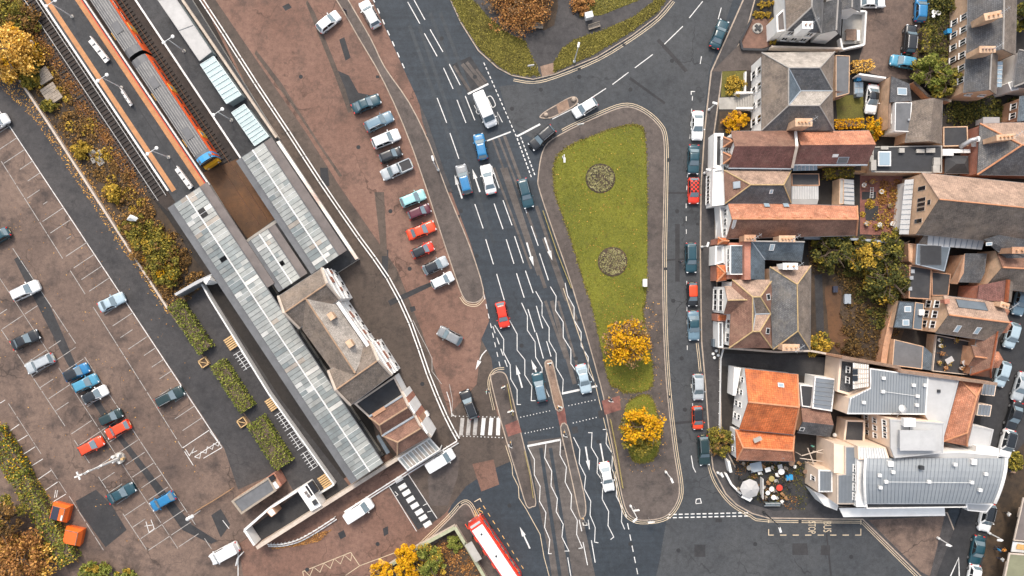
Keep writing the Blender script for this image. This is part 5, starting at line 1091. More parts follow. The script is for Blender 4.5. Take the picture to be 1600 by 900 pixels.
h.flat([(1303, 693), (1321, 697), (1321, 741), (1303, 739)], 6.0, 'creamwall', 'creamwall', .05, .15); h.flat([(1272, 768), (1285, 772), (1310, 790), (1308, 798), (1288, 790)], 3.4, 'whitecon', 'whitewall', .06, .12); h.flat([(1301, 742), (1309, 742), (1309, 790), (1301, 778)], 4.6, 'whitecon', 'whitewall', .06, .1)
h.windows((1279, 735, 5.0), (1279, 769, 5.0), (3.3,), 1, .7, 1.2); h.windows((1338, 720, 7.0), (1337, 790, 7.0), (6.66,), 4, 1.0, .5)
h.flat([(1322, 656), (1352, 657), (1351, 692), (1318, 690)], 3.2, 'felt_dark', 'creamwall', .2, .25)
garden_wall('long tan brick wall along the hotel\'s north edge', [(1315, 558), (1405, 574), (1405, 580), (1558, 600)], 6.9, 'brick', .45, 'tan')
# ------------------------------------------------ hall
h = Bld('brick_hall', 'big tan brick hall with gable wall of narrow black windows', 'hall', (1520, 320))
h.gable([(1440, 270), (1660, 292), (1660, 388), (1432, 366)], 5.4, 10.2, 'tile_sunlit', 'brick_tan', (0, 0), 'ridge_or', .12, mats=('tile_sunlit', 'slate_br', 'slate', 'slate'), capr=.1)  # lit north slope and shaded south slope are painted tones
def wall_windows(b, A, B, items, mat='black'):
    d = (B - A).normalized(); nn = Vector((d.y, -d.x)); L = (B - A).length
    for t, z, w_, hh in items:
        c = A + d * L * t + nn * .02; mb = MB(); mb.box((c.x, c.y, z), (w_, .06, hh), math.atan2(d.y, d.x)); o = b.part('window', mb, 'coping'); m2 = MB(); c += nn * .035; m2.box((c.x, c.y, z), (w_ - .12, .02, hh - .12), math.atan2(d.y, d.x)); m2.build('pane', M['darkglass'], o)
A, B = h.pts[0], h.pts[3]
wall_windows(h, A, B, [(.25, 5.6, .7, 1.9), (.44, 5.8, .62, 2.0), (.52, 5.8, .62, 2.0), (.6, 5.8, .62, 2.0), (.79, 5.4, .7, 1.9), (.51, 7.7, .8, .8)])
h.slope([(1414, 281, 3.0), (1428, 280, 3.6), (1420, 366, 3.6), (1405, 366, 3.0)], 'felt_pale', .1, 'lean_to_roof'); ribs(h, [(1414, 281, 3.05), (1405, 366, 3.05), (1420, 366, 3.65), (1428, 280, 3.65)], 11, 'lead', .035); h.walls([(1415, 282), (1427, 281), (1420, 365), (1407, 365)], 2.9, 'whitewall')
h = Bld('metal_lean_to', 'pale blue ribbed metal roof south of the brick hall', 'shed', (1495, 375)); q = [(1451, 359, 4.6), (1542, 364, 4.6), (1534, 390, 4.0), (1449, 383, 4.0)]; h.slope(q, 'felt_pale'); ribs(h, q, 10, 'seam_lo', .06); h.walls([(1452, 361), (1540, 365), (1533, 388), (1450, 382)], 3.9, 'brick'); h.slope([(1450, 359, 4.6), (1434, 382, 3.6), (1449, 383, 4.0)], 'slate_br')
# ------------------------------------------------ tall brick house, top right
h = Bld('brick_villa', 'long orange-brick house with grey slate roof and white windows', 'house', (1530, 70))
h.gable([(1590, -60), (1587, 86), (1511, 86), (1514, -60)], 4.8, 7.2, 'slate', 'brick_tan', (0, 0), 'ridge_gr', .2, mats=('slate_br', 'slate_dk', 'slate', 'slate'), rs=.5); p1 = h.pts
h.gable([(1559, 86), (1557, 148), (1506, 145), (1510, 86)], 4.8, 6.8, 'slate', 'brick_tan', (0, 0), 'ridge_gr', .2, mats=('slate_br', 'slate_dk', 'slate', 'slate'))
h.windows((1513, 0, 4.8), (1506, 144, 4.8), (1.6, 3.8), 6, .85, 1.3, out=-.15); h.windows((1507, 145, 4.8), (1557, 148, 4.8), (3.7,), 2, .9, .6, out=-.15)
h.chimney((1552, 24), 8.6, (2.4, .9), .2, 3, 'brick_tan', 3); h.chimney((1543, 77), 8.4, (2.2, .8), 0, 4, 'brick_tan', 3, 'brick_red'); h.skylight((1561, 115), 0, .1, .1)
q = [(1559, 96, 4.4), (1567, 96, 4.2), (1565, 136, 4.2), (1558, 136, 4.4)]; h.slope(q, 'skyglass', .06, 'glazed_strip'); ribs(h, [q[0], q[3], q[2], q[1]], 6, 'frame', .07, 'glazing_bar')
h = Bld('corner_house', 'dark slate house with white bay at the photo\'s right edge', 'house', (1595, 110)); h.gable([(1650, 78), (1648, 140), (1584, 136), (1592, 78)], 4.6, 6.6, 'slate_dk', 'whitewall', (1.5, 1.5), 'ridge_gr'); h.flat([(1575, 130), (1588, 122), (1592, 140), (1580, 142)], 3.8, 'felt_pale', 'whitewall', .1, .15)
h = Bld('brick_cottage', 'orange brick cottage at the right edge below the dark slate house', 'house', (1598, 170)); h.gable([(1660, 150), (1655, 192), (1590, 190), (1594, 150)], 4.2, 6.0, 'slate_bl', 'brick', (0, 0), 'ridge_gr'); h.windows((1594, 152, 4.2), (1590, 188, 4.2), (2.9,), 2, .9, 1.1, out=-.15)
# garages
h = Bld('garage', 'small tan-walled garage with dark roof and pale rooflight', 'garage', (1400, 145)); h.slope([(1393, 119, 3.6), (1421, 131, 3.0), (1425, 158, 3.0), (1390, 160, 3.6)], 'slate_dk'); h.skylight((1409, 143), 0, 1.1, 1.6); h.walls([(1393, 119), (1420, 131), (1424, 158), (1390, 160)], 3.0, 'brick_tan', over=.05)
garden_wall('tall tan wall beside the white car in the rear yard', [(1392, 120), (1390, 160), (1389, 200)], 3.3, 'brick_tan', .3, 'tan'); garden_wall('white wall at the head of the rear yard', [(1342, 116), (1384, 122)], 2.2)
h = Bld('barn_house', 'brown tiled outbuilding with flat black side roof', 'house', (1445, 190)); h.gable([(1473, 157), (1471, 225), (1415, 223), (1424, 158)], 3.8, 5.4, 'slate_br', 'brick_tan', (0, 0), None, mats=('slate_br', 'slate_br', 'slate', 'slate')); h.flat([(1399, 160), (1425, 160), (1422, 206), (1398, 205)], 3.9, 'felt_grey', 'whitewall', .08, .1); h.windows((1399, 162, 3.9), (1398, 204, 3.9), (2.4,), 1, 1.6, 1.1); h.unit((1420, 187), 3.9, (.25, .25, .2), 0, 'steel', 'flue')
h = Bld('flat_roof_block', 'stained black flat roof with raised white rooflight', 'building', (1415, 248)); h.flat([(1364, 229), (1472, 227), (1472, 270), (1362, 269)], 3.5, 'felt_dark', 'brick_tan', .12, .15, cop='concrete'); h.unit((1382, 248), 3.5, (1.7, 2.0, .45), 0, 'frame', 'rooflight_frame'); h.unit((1382, 248), 3.98, (1.4, 1.7, .04), 0, 'skyglass', 'rooflight_pane')
for px, s_ in (((1382, 231), (1, .45, .3)), ((1409, 235), (.7, .6, .4)), ((1438, 236), (1.1, .5, .3)), ((1454, 235), (1.2, .6, .4)), ((1464, 252), (.9, 1.0, .4)), ((1463, 264), (.9, 1.0, .4)), ((1365, 258), (.7, 1.4, .6)), ((1362, 248), (.5, .9, .5))): h.unit(px, 3.4, s_, 0, 'concrete', 'air_unit')
h = Bld('black_hip_shed', 'small glossy black hip-roofed shed', 'shed', (1495, 257)); h.gable([(1477, 244), (1513, 244), (1514, 271), (1476, 271)], 2.6, 3.5, 'felt_dark', 'brick', (1.2, 1.2), None, mats=('felt_dark',) * 4)
h = Bld('side_extension', 'black flat extension roof beside the red brick wall', 'building', (1490, 215)); h.flat([(1474, 198), (1512, 197), (1513, 228), (1474, 229)], 2.8, 'felt_dark', 'brick_tan', .1, .15)
for px, s_ in (((1481, 238), (1.5, .9, .5)), ((1497, 236), (1.4, .5, .4)), ((1510, 236), (1.0, .5, .4))): h.unit(px, 2.6, s_, 0, 'whitecon', 'air_unit')
dct = thing('ventilation_duct', 'pale curved ventilation duct with round white end', 'duct', P(1510, 225)); mb = MB(); mb.tube([P(1500, 230, 3), P(1508, 225, 3.6), P(1518, 219, 4.2), P(1528, 217, 4.6)], .35, 8); mb.build('pipe', M['steel'], dct, True); mb = MB(); c = P(1529, 217, 4.7); mb.lathe((c.x, c.y, 4.4), [(.4, 0), (.42, .25), (.1, .35)], 12); mb.build('cowl', M['whitecon'], dct)
h = Bld('red_ridge_house', 'house with slate hip roof, orange ridges and long four-pot chimney', 'house', (1560, 235)); h.gable([(1531, 193), (1665, 190), (1665, 275), (1527, 273)], 4.6, 7.4, 'slate', 'brick_red', (4.4, 0), 'ridge_or', mats=('tile_sunlit', 'slate_dk', 'slate', 'slate')); h.chimney((1572, 214), 8.0, (2.6, .7), .08, 4, 'brick_tan', 3); h.unit((1524, 224), 3.2, (.7, .9, .4), 0, 'whitecon', 'wall_unit')  # sun painted on the north slope, shade on the south slope
wt = Bld('white_shed', 'small white ribbed shed roof north of the orange-ridged house', 'shed', (1550, 188)); wt.slope([(1536, 183, 2.2), (1562, 183, 2.2), (1562, 193, 2.0), (1536, 193, 2.0)], 'felt_pale'); wt.walls([(1537, 184), (1561, 184), (1561, 192), (1537, 192)], 1.95, 'whitewall', over=0)
# ------------------------------------------------ back plots
h = Bld('grey_flat_cottage', 'small brick cottage with blue-grey flat roof and dark roof panel', 'house', (1455, 400)); h.flat([(1433, 381), (1485, 386), (1476, 424), (1431, 413)], 4.0, 'felt_blue', 'brick', .08, .12, cop='lead'); h.skylight((1454, 399), 0, 3.2, 3.0, 'slate_dk', 'felt_dark', .06); h.flat([(1419, 380), (1433, 381), (1431, 413), (1420, 408)], 3.0, 'brick_tan', 'brick', .1, .2)
h = Bld('black_flat_annexe', 'black flat-roofed annexe beside the garden trees', 'building', (1440, 445)); h.flat([(1421, 414), (1456, 420), (1454, 468), (1420, 466)], 2.8, 'felt_dark', 'brick', .12, .15); h.flat([(1456, 424), (1486, 428), (1482, 462), (1456, 462)], 2.4, 'felt_dark', 'brick', .1, .12)
for px in ((1426, 424), (1424, 434), (1422, 451)): h.unit(px, 2.7, (.5, .5, .15), 0, 'steel', 'roof_hatch')
h = Bld('wedge_gable_house', 'dark slate roof with wedge-shaped orange brick gable', 'house', (1515, 420)); h.slope([(1508, 396, 5.0), (1542, 396, 4.0), (1539, 426, 4.0), (1531, 442, 4.0), (1498, 441, 4.2)], 'slate_dk'); h.walls([(1508, 398), (1540, 398), (1538, 426), (1530, 440), (1498, 439)], 3.8, 'brick', over=0)
h.slope([(1484, 443, 2.6), (1508, 396, 5.0), (1506, 426, 4.6), (1496, 444, 4.2)], 'brick', .15, 'brick_gable')
h = Bld('tan_gable_house', 'house with tan brick gable and brown roof near the right edge', 'house', (1580, 420)); h.gable([(1556, 390), (1665, 388), (1655, 462), (1541, 447)], 4.4, 6.8, 'tile_br', 'brick_tan', (0, 0), 'ridge_or', .15, mats=('tile_br', 'slate_br', 'slate', 'slate')); h.slope([(1537, 374, 6.4), (1610, 352, 6.4), (1612, 405, 5.6), (1586, 413, 5.6), (1556, 391, 5.6)], 'slate_dk'); h.skylight((1545, 381), 2, .9, .5); h.chimney((1592, 391), 8.2, (1.8, .8), 0, 2, 'brick', 3)
h = Bld('plum_cottage', 'small plum roof with bright orange ridge beside the tan gable', 'house', (1550, 455)); h.slope([(1530, 446, 5.0), (1574, 437, 6.0), (1572, 472, 6.0), (1527, 468, 5.0)], 'tile_dkred'); h.cap((1575, 437, 6.0), (1572, 472, 6.0), 'tile_or', .3); h.walls([(1531, 447), (1572, 440), (1570, 470), (1528, 467)], 4.9, 'brick_red', over=0); h.slope([(1574, 437, 6.0), (1584, 440, 5.0), (1580, 472, 5.0), (1572, 472, 6.0)], 'slate_br'); h.chimney((1570, 477), 7.0, (1.2, .7), -.3, 2, 'brick_tan', 2.4)
h = Bld('solar_house', 'brick house with dark solar panel and orange ridge', 'house', (1510, 495)); h.gable([(1474, 462), (1566, 472), (1556, 534), (1462, 520)], 5.2, 7.4, 'tile_sunlit', 'brick_tan', (0, 0), 'ridge_or', .12, mats=('tile_sunlit', 'slate_br', 'slate', 'slate')); h.skylight((1518, 477), 0, 4.4, 1.6, 'darkmetal', 'felt_blue', .08); h.skylight((1496, 513), 1, .7, 1.3, 'whitecon'); h.skylight((1527, 516), 1, .7, 1.3, 'whitecon')  # roof slopes coloured for light: sunlit north, darker south
h.windows((1474, 463, 5.2), (1462, 520, 5.2), (1.9, 4.0), 3, 1.1, 1.1, out=-.1); h.chimney((1480, 471), 6.9, (.6, .5), .1, 0, 'brick_red', 1.2)
h = Bld('blue_flat_annexe', 'blue-black flat annexe with two pale rooflights', 'building', (1420, 492)); h.flat([(1405, 470), (1430, 472), (1426, 514), (1396, 512)], 3.2, 'slate_bl', 'brick_tan', .08, .12, cop='felt_dark'); h.skylight((1418, 483), 0, 1.0, .9); h.skylight((1415, 504), 0, 1.0, .9); h.flat([(1430, 472), (1444, 474), (1441, 516), (1426, 514)], 3.0, 'felt_blue', 'brick_tan', .06, .1); h.unit((1440, 488), 3.0, (.7, .8, .4), 0, 'frame', 'rooflight')
h = Bld('grey_flat_annexe', 'plain grey flat-roofed annexe above the hotel wall', 'building', (1420, 555)); h.flat([(1397, 530), (1443, 541), (1441, 577), (1394, 571)], 2.8, 'felt_grey', 'brick_tan', .08, .12); h.slope([(1443, 541, 2.8), (1458, 554, 2.4), (1457, 579, 2.4), (1441, 577, 2.8)], 'slate_bl')
h = Bld('roof_terrace', 'dark roof terrace crowded with pots and chairs', 'terrace', (1490, 560)); h.flat([(1463, 523), (1520, 534), (1512, 586), (1457, 580)], 2.8, 'felt_dark', 'brick_tan', .35, .12, cop='coping')
h = Bld('street_terrace', 'red-brown ridged terrace house with bay roofs facing the rear street', 'house', (1540, 545)); h.gable([(1563, 512), (1548, 590), (1516, 586), (1530, 508)], 4.4, 6.2, 'tile_br', 'brick', (0, 1.4), 'tile_or', .15, mats=('tile_terr', 'tile_br', 'tile_br', 'tile_br'))
for px in ((1572, 508), (1569, 487), (1559, 563)):
    c = P(*px, 4.4); mb = MB(); n_ = 6; rr = 1.25; ring = [(c.x + rr * math.cos(k * math.pi / 3), c.y + rr * math.sin(k * math.pi / 3)) for k in range(6)]; mb.prism([Vector(p) for p in ring], .1, 3.6, top=False); h.part('bay', mb, 'brick'); mb = MB()
    for k in range(6): mb.face([(c.x + 1.15 * (ring[k - 1][0] - c.x), c.y + 1.15 * (ring[k - 1][1] - c.y), 3.6), (c.x + 1.15 * (ring[k][0] - c.x), c.y + 1.15 * (ring[k][1] - c.y), 3.6), (c.x, c.y, 4.6)], [(0, 0), (1.3, 0), (.65, 1.5)])
    h.part('bay_roof', mb, 'tile_terr')
h.gable([(1518, 540), (1540, 543), (1536, 575), (1514, 572)], 4.6, 5.6, 'tile_br', 'brick', (0, 0), 'ridge_or', .1)
garden_wall('curving tan brick wall between garden and flat annexes', [(1402, 472), (1392, 505), (1384, 540), (1380, 568)], 1.7, 'brick', .9, 'brick')
garden_wall('blue-grey coped wall along the south of the tiled garden', [(1256, 372), (1340, 374), (1408, 380)], 2.0, 'felt_blue', .35, 'lead')
garden_wall('dark brick wall of the garden behind the barn', [(1428, 128), (1450, 150), (1486, 158)], 1.6, 'brick', .4, 'slate_br')
# bottom-right shops
h = Bld('corner_shop', 'plum flat-roofed shop at the bottom right edge', 'shop', (1600, 815)); h.flat([(1599, 778), (1680, 778), (1680, 852), (1584, 845)], 4.0, 'felt', 'creamwall', .1, .15, cop='coping', over=2.6); sg = MB(); a = P(1585, 848, 3.6); sg.slab([P(1583, 846, 3.6), P(1650, 855, 3.6), P(1648, 868, 3.3), P(1580, 862, 3.3)], .1); h.part('fascia', sg, 'whitecon'); sg = MB(); sg.slab([P(1590, 850, 3.72), P(1640, 857, 3.72), P(1638, 864, 3.52), P(1588, 858, 3.52)], .05); h.part('sign_panel', sg, 'yellowpaint')
h = Bld('olive_shop', 'olive flat-roofed shop below the plum roof', 'shop', (1600, 885)); h.flat([(1577, 864), (1680, 872), (1680, 980), (1562, 940)], 4.0, 'olive_felt', 'creamwall', .1, .2, cop='coping', over=2.6)
# ---------------------------------------------------------------- vehicles
M['tyre'] = plain('tyre', (.02,.02,.021), .85); M['alloy'] = plain('alloy', (.4,.4,.41), .4, .7); M['lampglass'] = plain('headlight_glass', (.7,.72,.74), .15); M['redlamp'] = plain('tail_light', (.6,.02,.015), .3)
M['carglass'] = plain('car_glass', (.14,.19,.22), .05, 0, 1.0); M['darkroof'] = plain('black_roof', (.012,.015,.018), .1, 0, .8); M['trim'] = plain('black_trim', (.02,.02,.022), .6); M['plate'] = plain('number_plate', (.7,.65,.4), .5)  # car glass base colour lightened, painting in sky reflection
CT = {  # L, W, H, belt, rear cabin x, front cabin x, roof rear, roof front, hood z, boot z
 'hatch':  (4.05, 1.76, 1.47, .92, -1.95, 1.02, -1.45, .28, .82, .90),
 'mini':   (3.65, 1.66, 1.45, .92, -1.75, 1.02, -1.40, .30, .84, .90),
 'saloon': (4.62, 1.82, 1.43, .90, -1.62, .98, -.88, .22, .80, .88),
 'coupe':  (4.35, 1.80, 1.36, .88, -1.55, .72, -.75, .05, .78, .86),
 'estate': (4.65, 1.82, 1.50, .93, -2.2, 1.02, -1.85, .30, .82, .93),
 'suv':    (4.50, 1.88, 1.68, 1.04, -2.12, 1.05, -1.75, .35, .95, 1.04),
 'van':    (4.75, 1.88, 1.92, 1.10, -2.3, 1.55, -2.22, .85, .98, 1.10),
 'bigvan': (5.5, 2.0, 2.3, 1.2, -2.7, 2.0, -2.62, 1.35, 1.0, 1.2),
 'pickup': (5.1, 1.86, 1.75, 1.02, -.55, 1.35, -.3, .62, .98, .98)}
CARM = {}
def car_parts(t):
    if t in CARM: return CARM[t]
    L, W, Hh, belt, xr_, xf, rr, rf, hz, bz = CT[t]; hw = W / 2; parts = []
    # lower body loft
    st_ = []
    for i in range(19):
        s = -1 + 2 * i / 18; x = s * L / 2; a = abs(s)
        w_ = hw * (1 - .05 * a ** 3 - .2 * max(0, (a - .86) / .14) ** 2.2)
        if x > xf: zt = belt - (belt - hz) * min(1, (x - xf) / (L / 2 - xf)) ** 1.2
        elif x < xr_: zt = belt - (belt - bz) * min(1, (xr_ - x) / max(L / 2 + xr_, .01))
        else: zt = belt
        e = max(0, (a - .9) / .1); zt -= .24 * e ** 2; zb = .24 + .1 * e ** 2
        if t == 'pickup' and x < xr_ - .05: zt = bz
        st_.append((x, w_, zb, zt))
    mb = MB(); n = 11
    for x, w_, zb, zt in st_:
        h_ = [(.86, zb), (.985, zb + .09), (1, zb + .3), (.985, zt - .14), (.94, zt - .03)]
        pr = [(-y * w_, z) for y, z in h_] + [(-.62 * w_, zt + .015), (0, zt + .035), (.62 * w_, zt + .015)] + [(y * w_, z) for y, z in reversed(h_)]
        mb.v += [(x, y, z) for y, z in pr]
    n = 13
    for i in range(len(st_) - 1):
        for k in range(n - 1):
            a = i * n + k; mb.f.append((a, a + n, a + n + 1, a + 1)); mb.uv.append(None); mb.m.append(0)
    for e in (0, len(st_) - 1):
        f = tuple(e * n + k for k in range(n)); mb.f.append(f if e == 0 else f[::-1]); mb.uv.append(None); mb.m.append(0)
    parts.append(('body', mb.mesh('body', M['trim'], True), 'paint', None))
    # cabin shell + roof
    bw, rw = hw * .93, hw * .73 if t not in ('van', 'bigvan') else hw * .86
    def ring(x0, x1, w_, z, r=.16):
        pts = []
        for cx, cy, a0 in ((x1 - r, w_ - r, 0), (x0 + r, w_ - r, 90), (x0 + r, -w_ + r, 180), (x1 - r, -w_ + r, 270)):
            for k in range(4): a = math.radians(a0 + 30 * k); pts.append((cx + r * math.cos(a), cy + r * math.sin(a), z))
        return pts
    rings = [ring(xr_, xf, bw, belt - .02), ring(xr_ * .45 + rr * .55, xf * .45 + rf * .55, bw * .4 + rw * .6 + .03, belt + (Hh - belt) * .6), ring(rr, rf, rw, Hh - .05)]
    c = MB()
    for r_ in rings: c.v += r_
    m = 16
    for i in range(2):
        for k in range(m): a = i * m + k; b = i * m + (k + 1) % m; c.f.append((a, b, b + m, a + m)); c.uv.append(None); c.m.append(0)
    parts.append(('cabin', c.mesh('cabin', M['trim'], True), 'paint', None))
    c = MB(); top = [ring(rr - .04, rf + .04, rw + .03, Hh - .06, .2), ring(rr + .03, rf - .03, rw - .04, Hh - .015, .18), ring(rr + .25, rf - .25, rw - .28, Hh, .12)]
    for r_ in top: c.v += r_
    for i in range(2):
        for k in range(m): a = i * m + k; b = i * m + (k + 1) % m; c.f.append((a, b, b + m, a + m)); c.uv.append(None); c.m.append(0)
    c.f.append(tuple(2 * m + k for k in range(m))); c.uv.append(None); c.m.append(0)
    parts.append(('roof', c.mesh('roof', M['trim'], True), 'roof', None))
    # glass: quads lying just proud of the cabin
    def glass(nm, q, g=.02):
        n_ = (Vector(q[1]) - Vector(q[0])).cross(Vector(q[3]) - Vector(q[0])).normalized(); b = MB(); b.face([Vector(p) + n_ * g for p in q]); parts.append((nm, b.mesh(nm, M['carglass']), None, None))
    z0, z1 = belt + .05, Hh - .09; l = lambda a, b, t_: a + (b - a) * t_; f0, f1 = .1, .93
    def zx(t_): return belt + (Hh - belt) * t_
    if True:
        glass('windscreen', [(l(xf, rf, .06), -bw * .86, zx(.06)), (l(xf, rf, .06), bw * .86, zx(.06)), (l(xf, rf, .92), rw * .9, zx(.92)), (l(xf, rf, .92), -rw * .9, zx(.92))], .045)
        if t not in ('van', 'bigvan'): glass('rear_window', [(l(xr_, rr, .15), bw * .82, zx(.15)), (l(xr_, rr, .15), -bw * .82, zx(.15)), (l(xr_, rr, .9), -rw * .86, zx(.9)), (l(xr_, rr, .9), rw * .86, zx(.9))], .045)
        for s in (-1, 1):
            for xa, xb in (((.52, .93),) if t in ('van', 'bigvan') else ((.08, .46), (.5, .93))):
                q = [(l(xr_, xf, xa), s * bw * 1.0, zx(.08)), (l(xr_, xf, xb), s * bw * 1.0, zx(.08)), (l(rr, rf, xb), s * (rw + .02), zx(.88)), (l(rr, rf, xa), s * (rw + .02), zx(.88))]
                glass('side_window', q if s < 0 else q[::-1], .035); parts[-1][1].materials[0] = M['darkroof']
    for sx in (-.3, .305):
        for s in (-1, 1):
            w_ = MB(); R_ = .32 if t not in ('suv', 'bigvan', 'pickup') else .36
            for y0, y1, r0, mi in ((-.1, .1, R_, 0),):
                v0 = len(w_.v)
                for y in (y0, y1):
                    for k in range(14): a = 2 * math.pi * k / 14; w_.v.append((r0 * math.cos(a), y, r0 * math.sin(a)))
                for k in range(14): w_.f.append((v0 + k, v0 + (k + 1) % 14, v0 + 14 + (k + 1) % 14, v0 + 14 + k)); w_.uv.append(None); w_.m.append(0)
                w_.f.append(tuple(v0 + k for k in range(14))[::-1]); w_.uv.append(None); w_.m.append(0); w_.f.append(tuple(v0 + 14 + k for k in range(14))); w_.uv.append(None); w_.m.append(0)
            rm = MB(); yy = .105 * s; rm.face([(.21 * math.cos(2 * math.pi * k / 12), yy, .21 * math.sin(2 * math.pi * k / 12)) for k in (range(12) if s < 0 else range(11, -1, -1))])
            parts.append(('wheel', w_.mesh('wheel', M['tyre']), None, ((sx * L, s * (hw - .08), R_), ('rim', rm.mesh('rim', M['alloy'])))))
    for s in (-1, 1):
        b = MB(); b.box((L / 2 - .2, s * hw * .68, hz - .16), (.34, .34, .12), -s * .45); parts.append(('headlight', b.mesh('headlight', M['lampglass']), None, None))
        b = MB(); b.box((-L / 2 + .1, s * hw * .7, bz - .2), (.16, .28, .2), s * .4); parts.append(('tail_light', b.mesh('tail_light', M['redlamp']), None, None))
        b = MB(); b.box((xf * .62 + rf * .38 - .05, s * (hw + .09), belt + .08), (.13, .2, .13)); parts.append(('mirror', b.mesh('mirror', M['trim']), 'paint', None))
    b = MB(); b.box((-L / 2 - .0, 0, .55), (.05, .5, .12)); parts.append(('number_plate', b.mesh('number_plate', M['plate']), None, None))
    b = MB(); b.box((xf - .02, .25, belt + .07), (.03, .6, .02), .1); b.box((xf - .02, -.35, belt + .07), (.03, .6, .02), .1); parts.append(('wiper', b.mesh('wiper', M['trim']), None, None))
    if t in ('suv', 'estate'):
        for s in (-1, 1): b = MB(); b.tube([(rr + .1, s * (rw - .04), Hh + .03), (rf - .15, s * (rw - .04), Hh + .03)], .025, 5); parts.append(('roof_rail', b.mesh('roof_rail', M['alloy']), None, None))
    if t == 'pickup':
        b = MB(); x0, x1 = -L / 2 + .12, xr_ - .12; b.face([(x0, -hw * .78, bz + .045), (x1, -hw * .78, bz + .045), (x1, hw * .78, bz + .045), (x0, hw * .78, bz + .045)]); parts.append(('load_bed', b.mesh('load_bed', M['trim']), None, None))
        for s in (-1, 1): b = MB(); b.box(((x0 + x1) / 2, s * hw * .85, bz + .07), (x1 - x0, .14, .14)); parts.append(('bed_side', b.mesh('bed_side', M['trim']), 'paint', None))
        b = MB(); b.box((x0 - .03, 0, bz + .07), (.1, hw * 1.6, .14)); parts.append(('tailgate', b.mesh('tailgate', M['trim']), 'paint', None))
    CARM[t] = parts; return parts
PAINT = dict(white=(.78,.78,.77), silver=(.38,.41,.43), paleblue=(.36,.46,.52), bluegrey=(.13,.21,.27), teal=(.012,.055,.075), black=(.012,.014,.017), blue=(.015,.16,.35), sky=(.06,.25,.38), red=(.68,.035,.012), orange=(.7,.06,.012), maroon=(.09,.012,.025), mint=(.3,.56,.56), green=(.01,.03,.032), grey=(.2,.21,.22))
PM = {k: paint('paint_' + k, v) for k, v in PAINT.items()}; PM['black_soft'] = M['black']; PM['glassroof'] = M['darkroof']
m_, n_ = newmat('chequered_roof', .5); ck = n_.new('TexChecker'); ck.inputs['Scale'].default_value = 3.2; ck.inputs['Color1'].default_value = (.65,.03,.012,1); ck.inputs['Color2'].default_value = (.012,.012,.014,1); n_.link(n_.objc(), ck.inputs[0]); n_.link(ck.outputs[0], n_.b.inputs['Base Color']); PM['cheq'] = m_
CARS_N = 0
def car(t, px, d, col, label, roof=None, zc=.75, group=None, name=None, scale=1.0):
    c = P(*px, zc); c.z = .014 if px[0] < 1300 or px[1] > 790 else .15
    nm = name or {'van': 'parked_van', 'bigvan': 'delivery_van', 'pickup': 'pickup_truck'}.get(t, 'car')
    r = thing(nm, label, 'van' if 'van' in t else 'pickup' if t == 'pickup' else 'car', c, group, math.atan2(-d[1], d[0]))
    for nm_, me, slot, ex in car_parts(t):
        o = piece(nm_, me, r)
        if slot:
            o.material_slots[0].link = 'OBJECT'; o.material_slots[0].material = PM[(roof or col) if slot == 'roof' else col]
        if ex:
            o.location = ex[0]; rm = piece(ex[1][0], ex[1][1], o)
    r.scale = (scale,) * 3
    return r
A1, A2 = (.89, -.46), (.87, -.49); G1, G2, G3, G4 = 'cars in the marked car park', 'cars parked on the brown forecourt', 'cars moving on the main road', 'cars parked along the east street'; G5, G6 = 'cars in the rear yards', 'cars along the rear street'
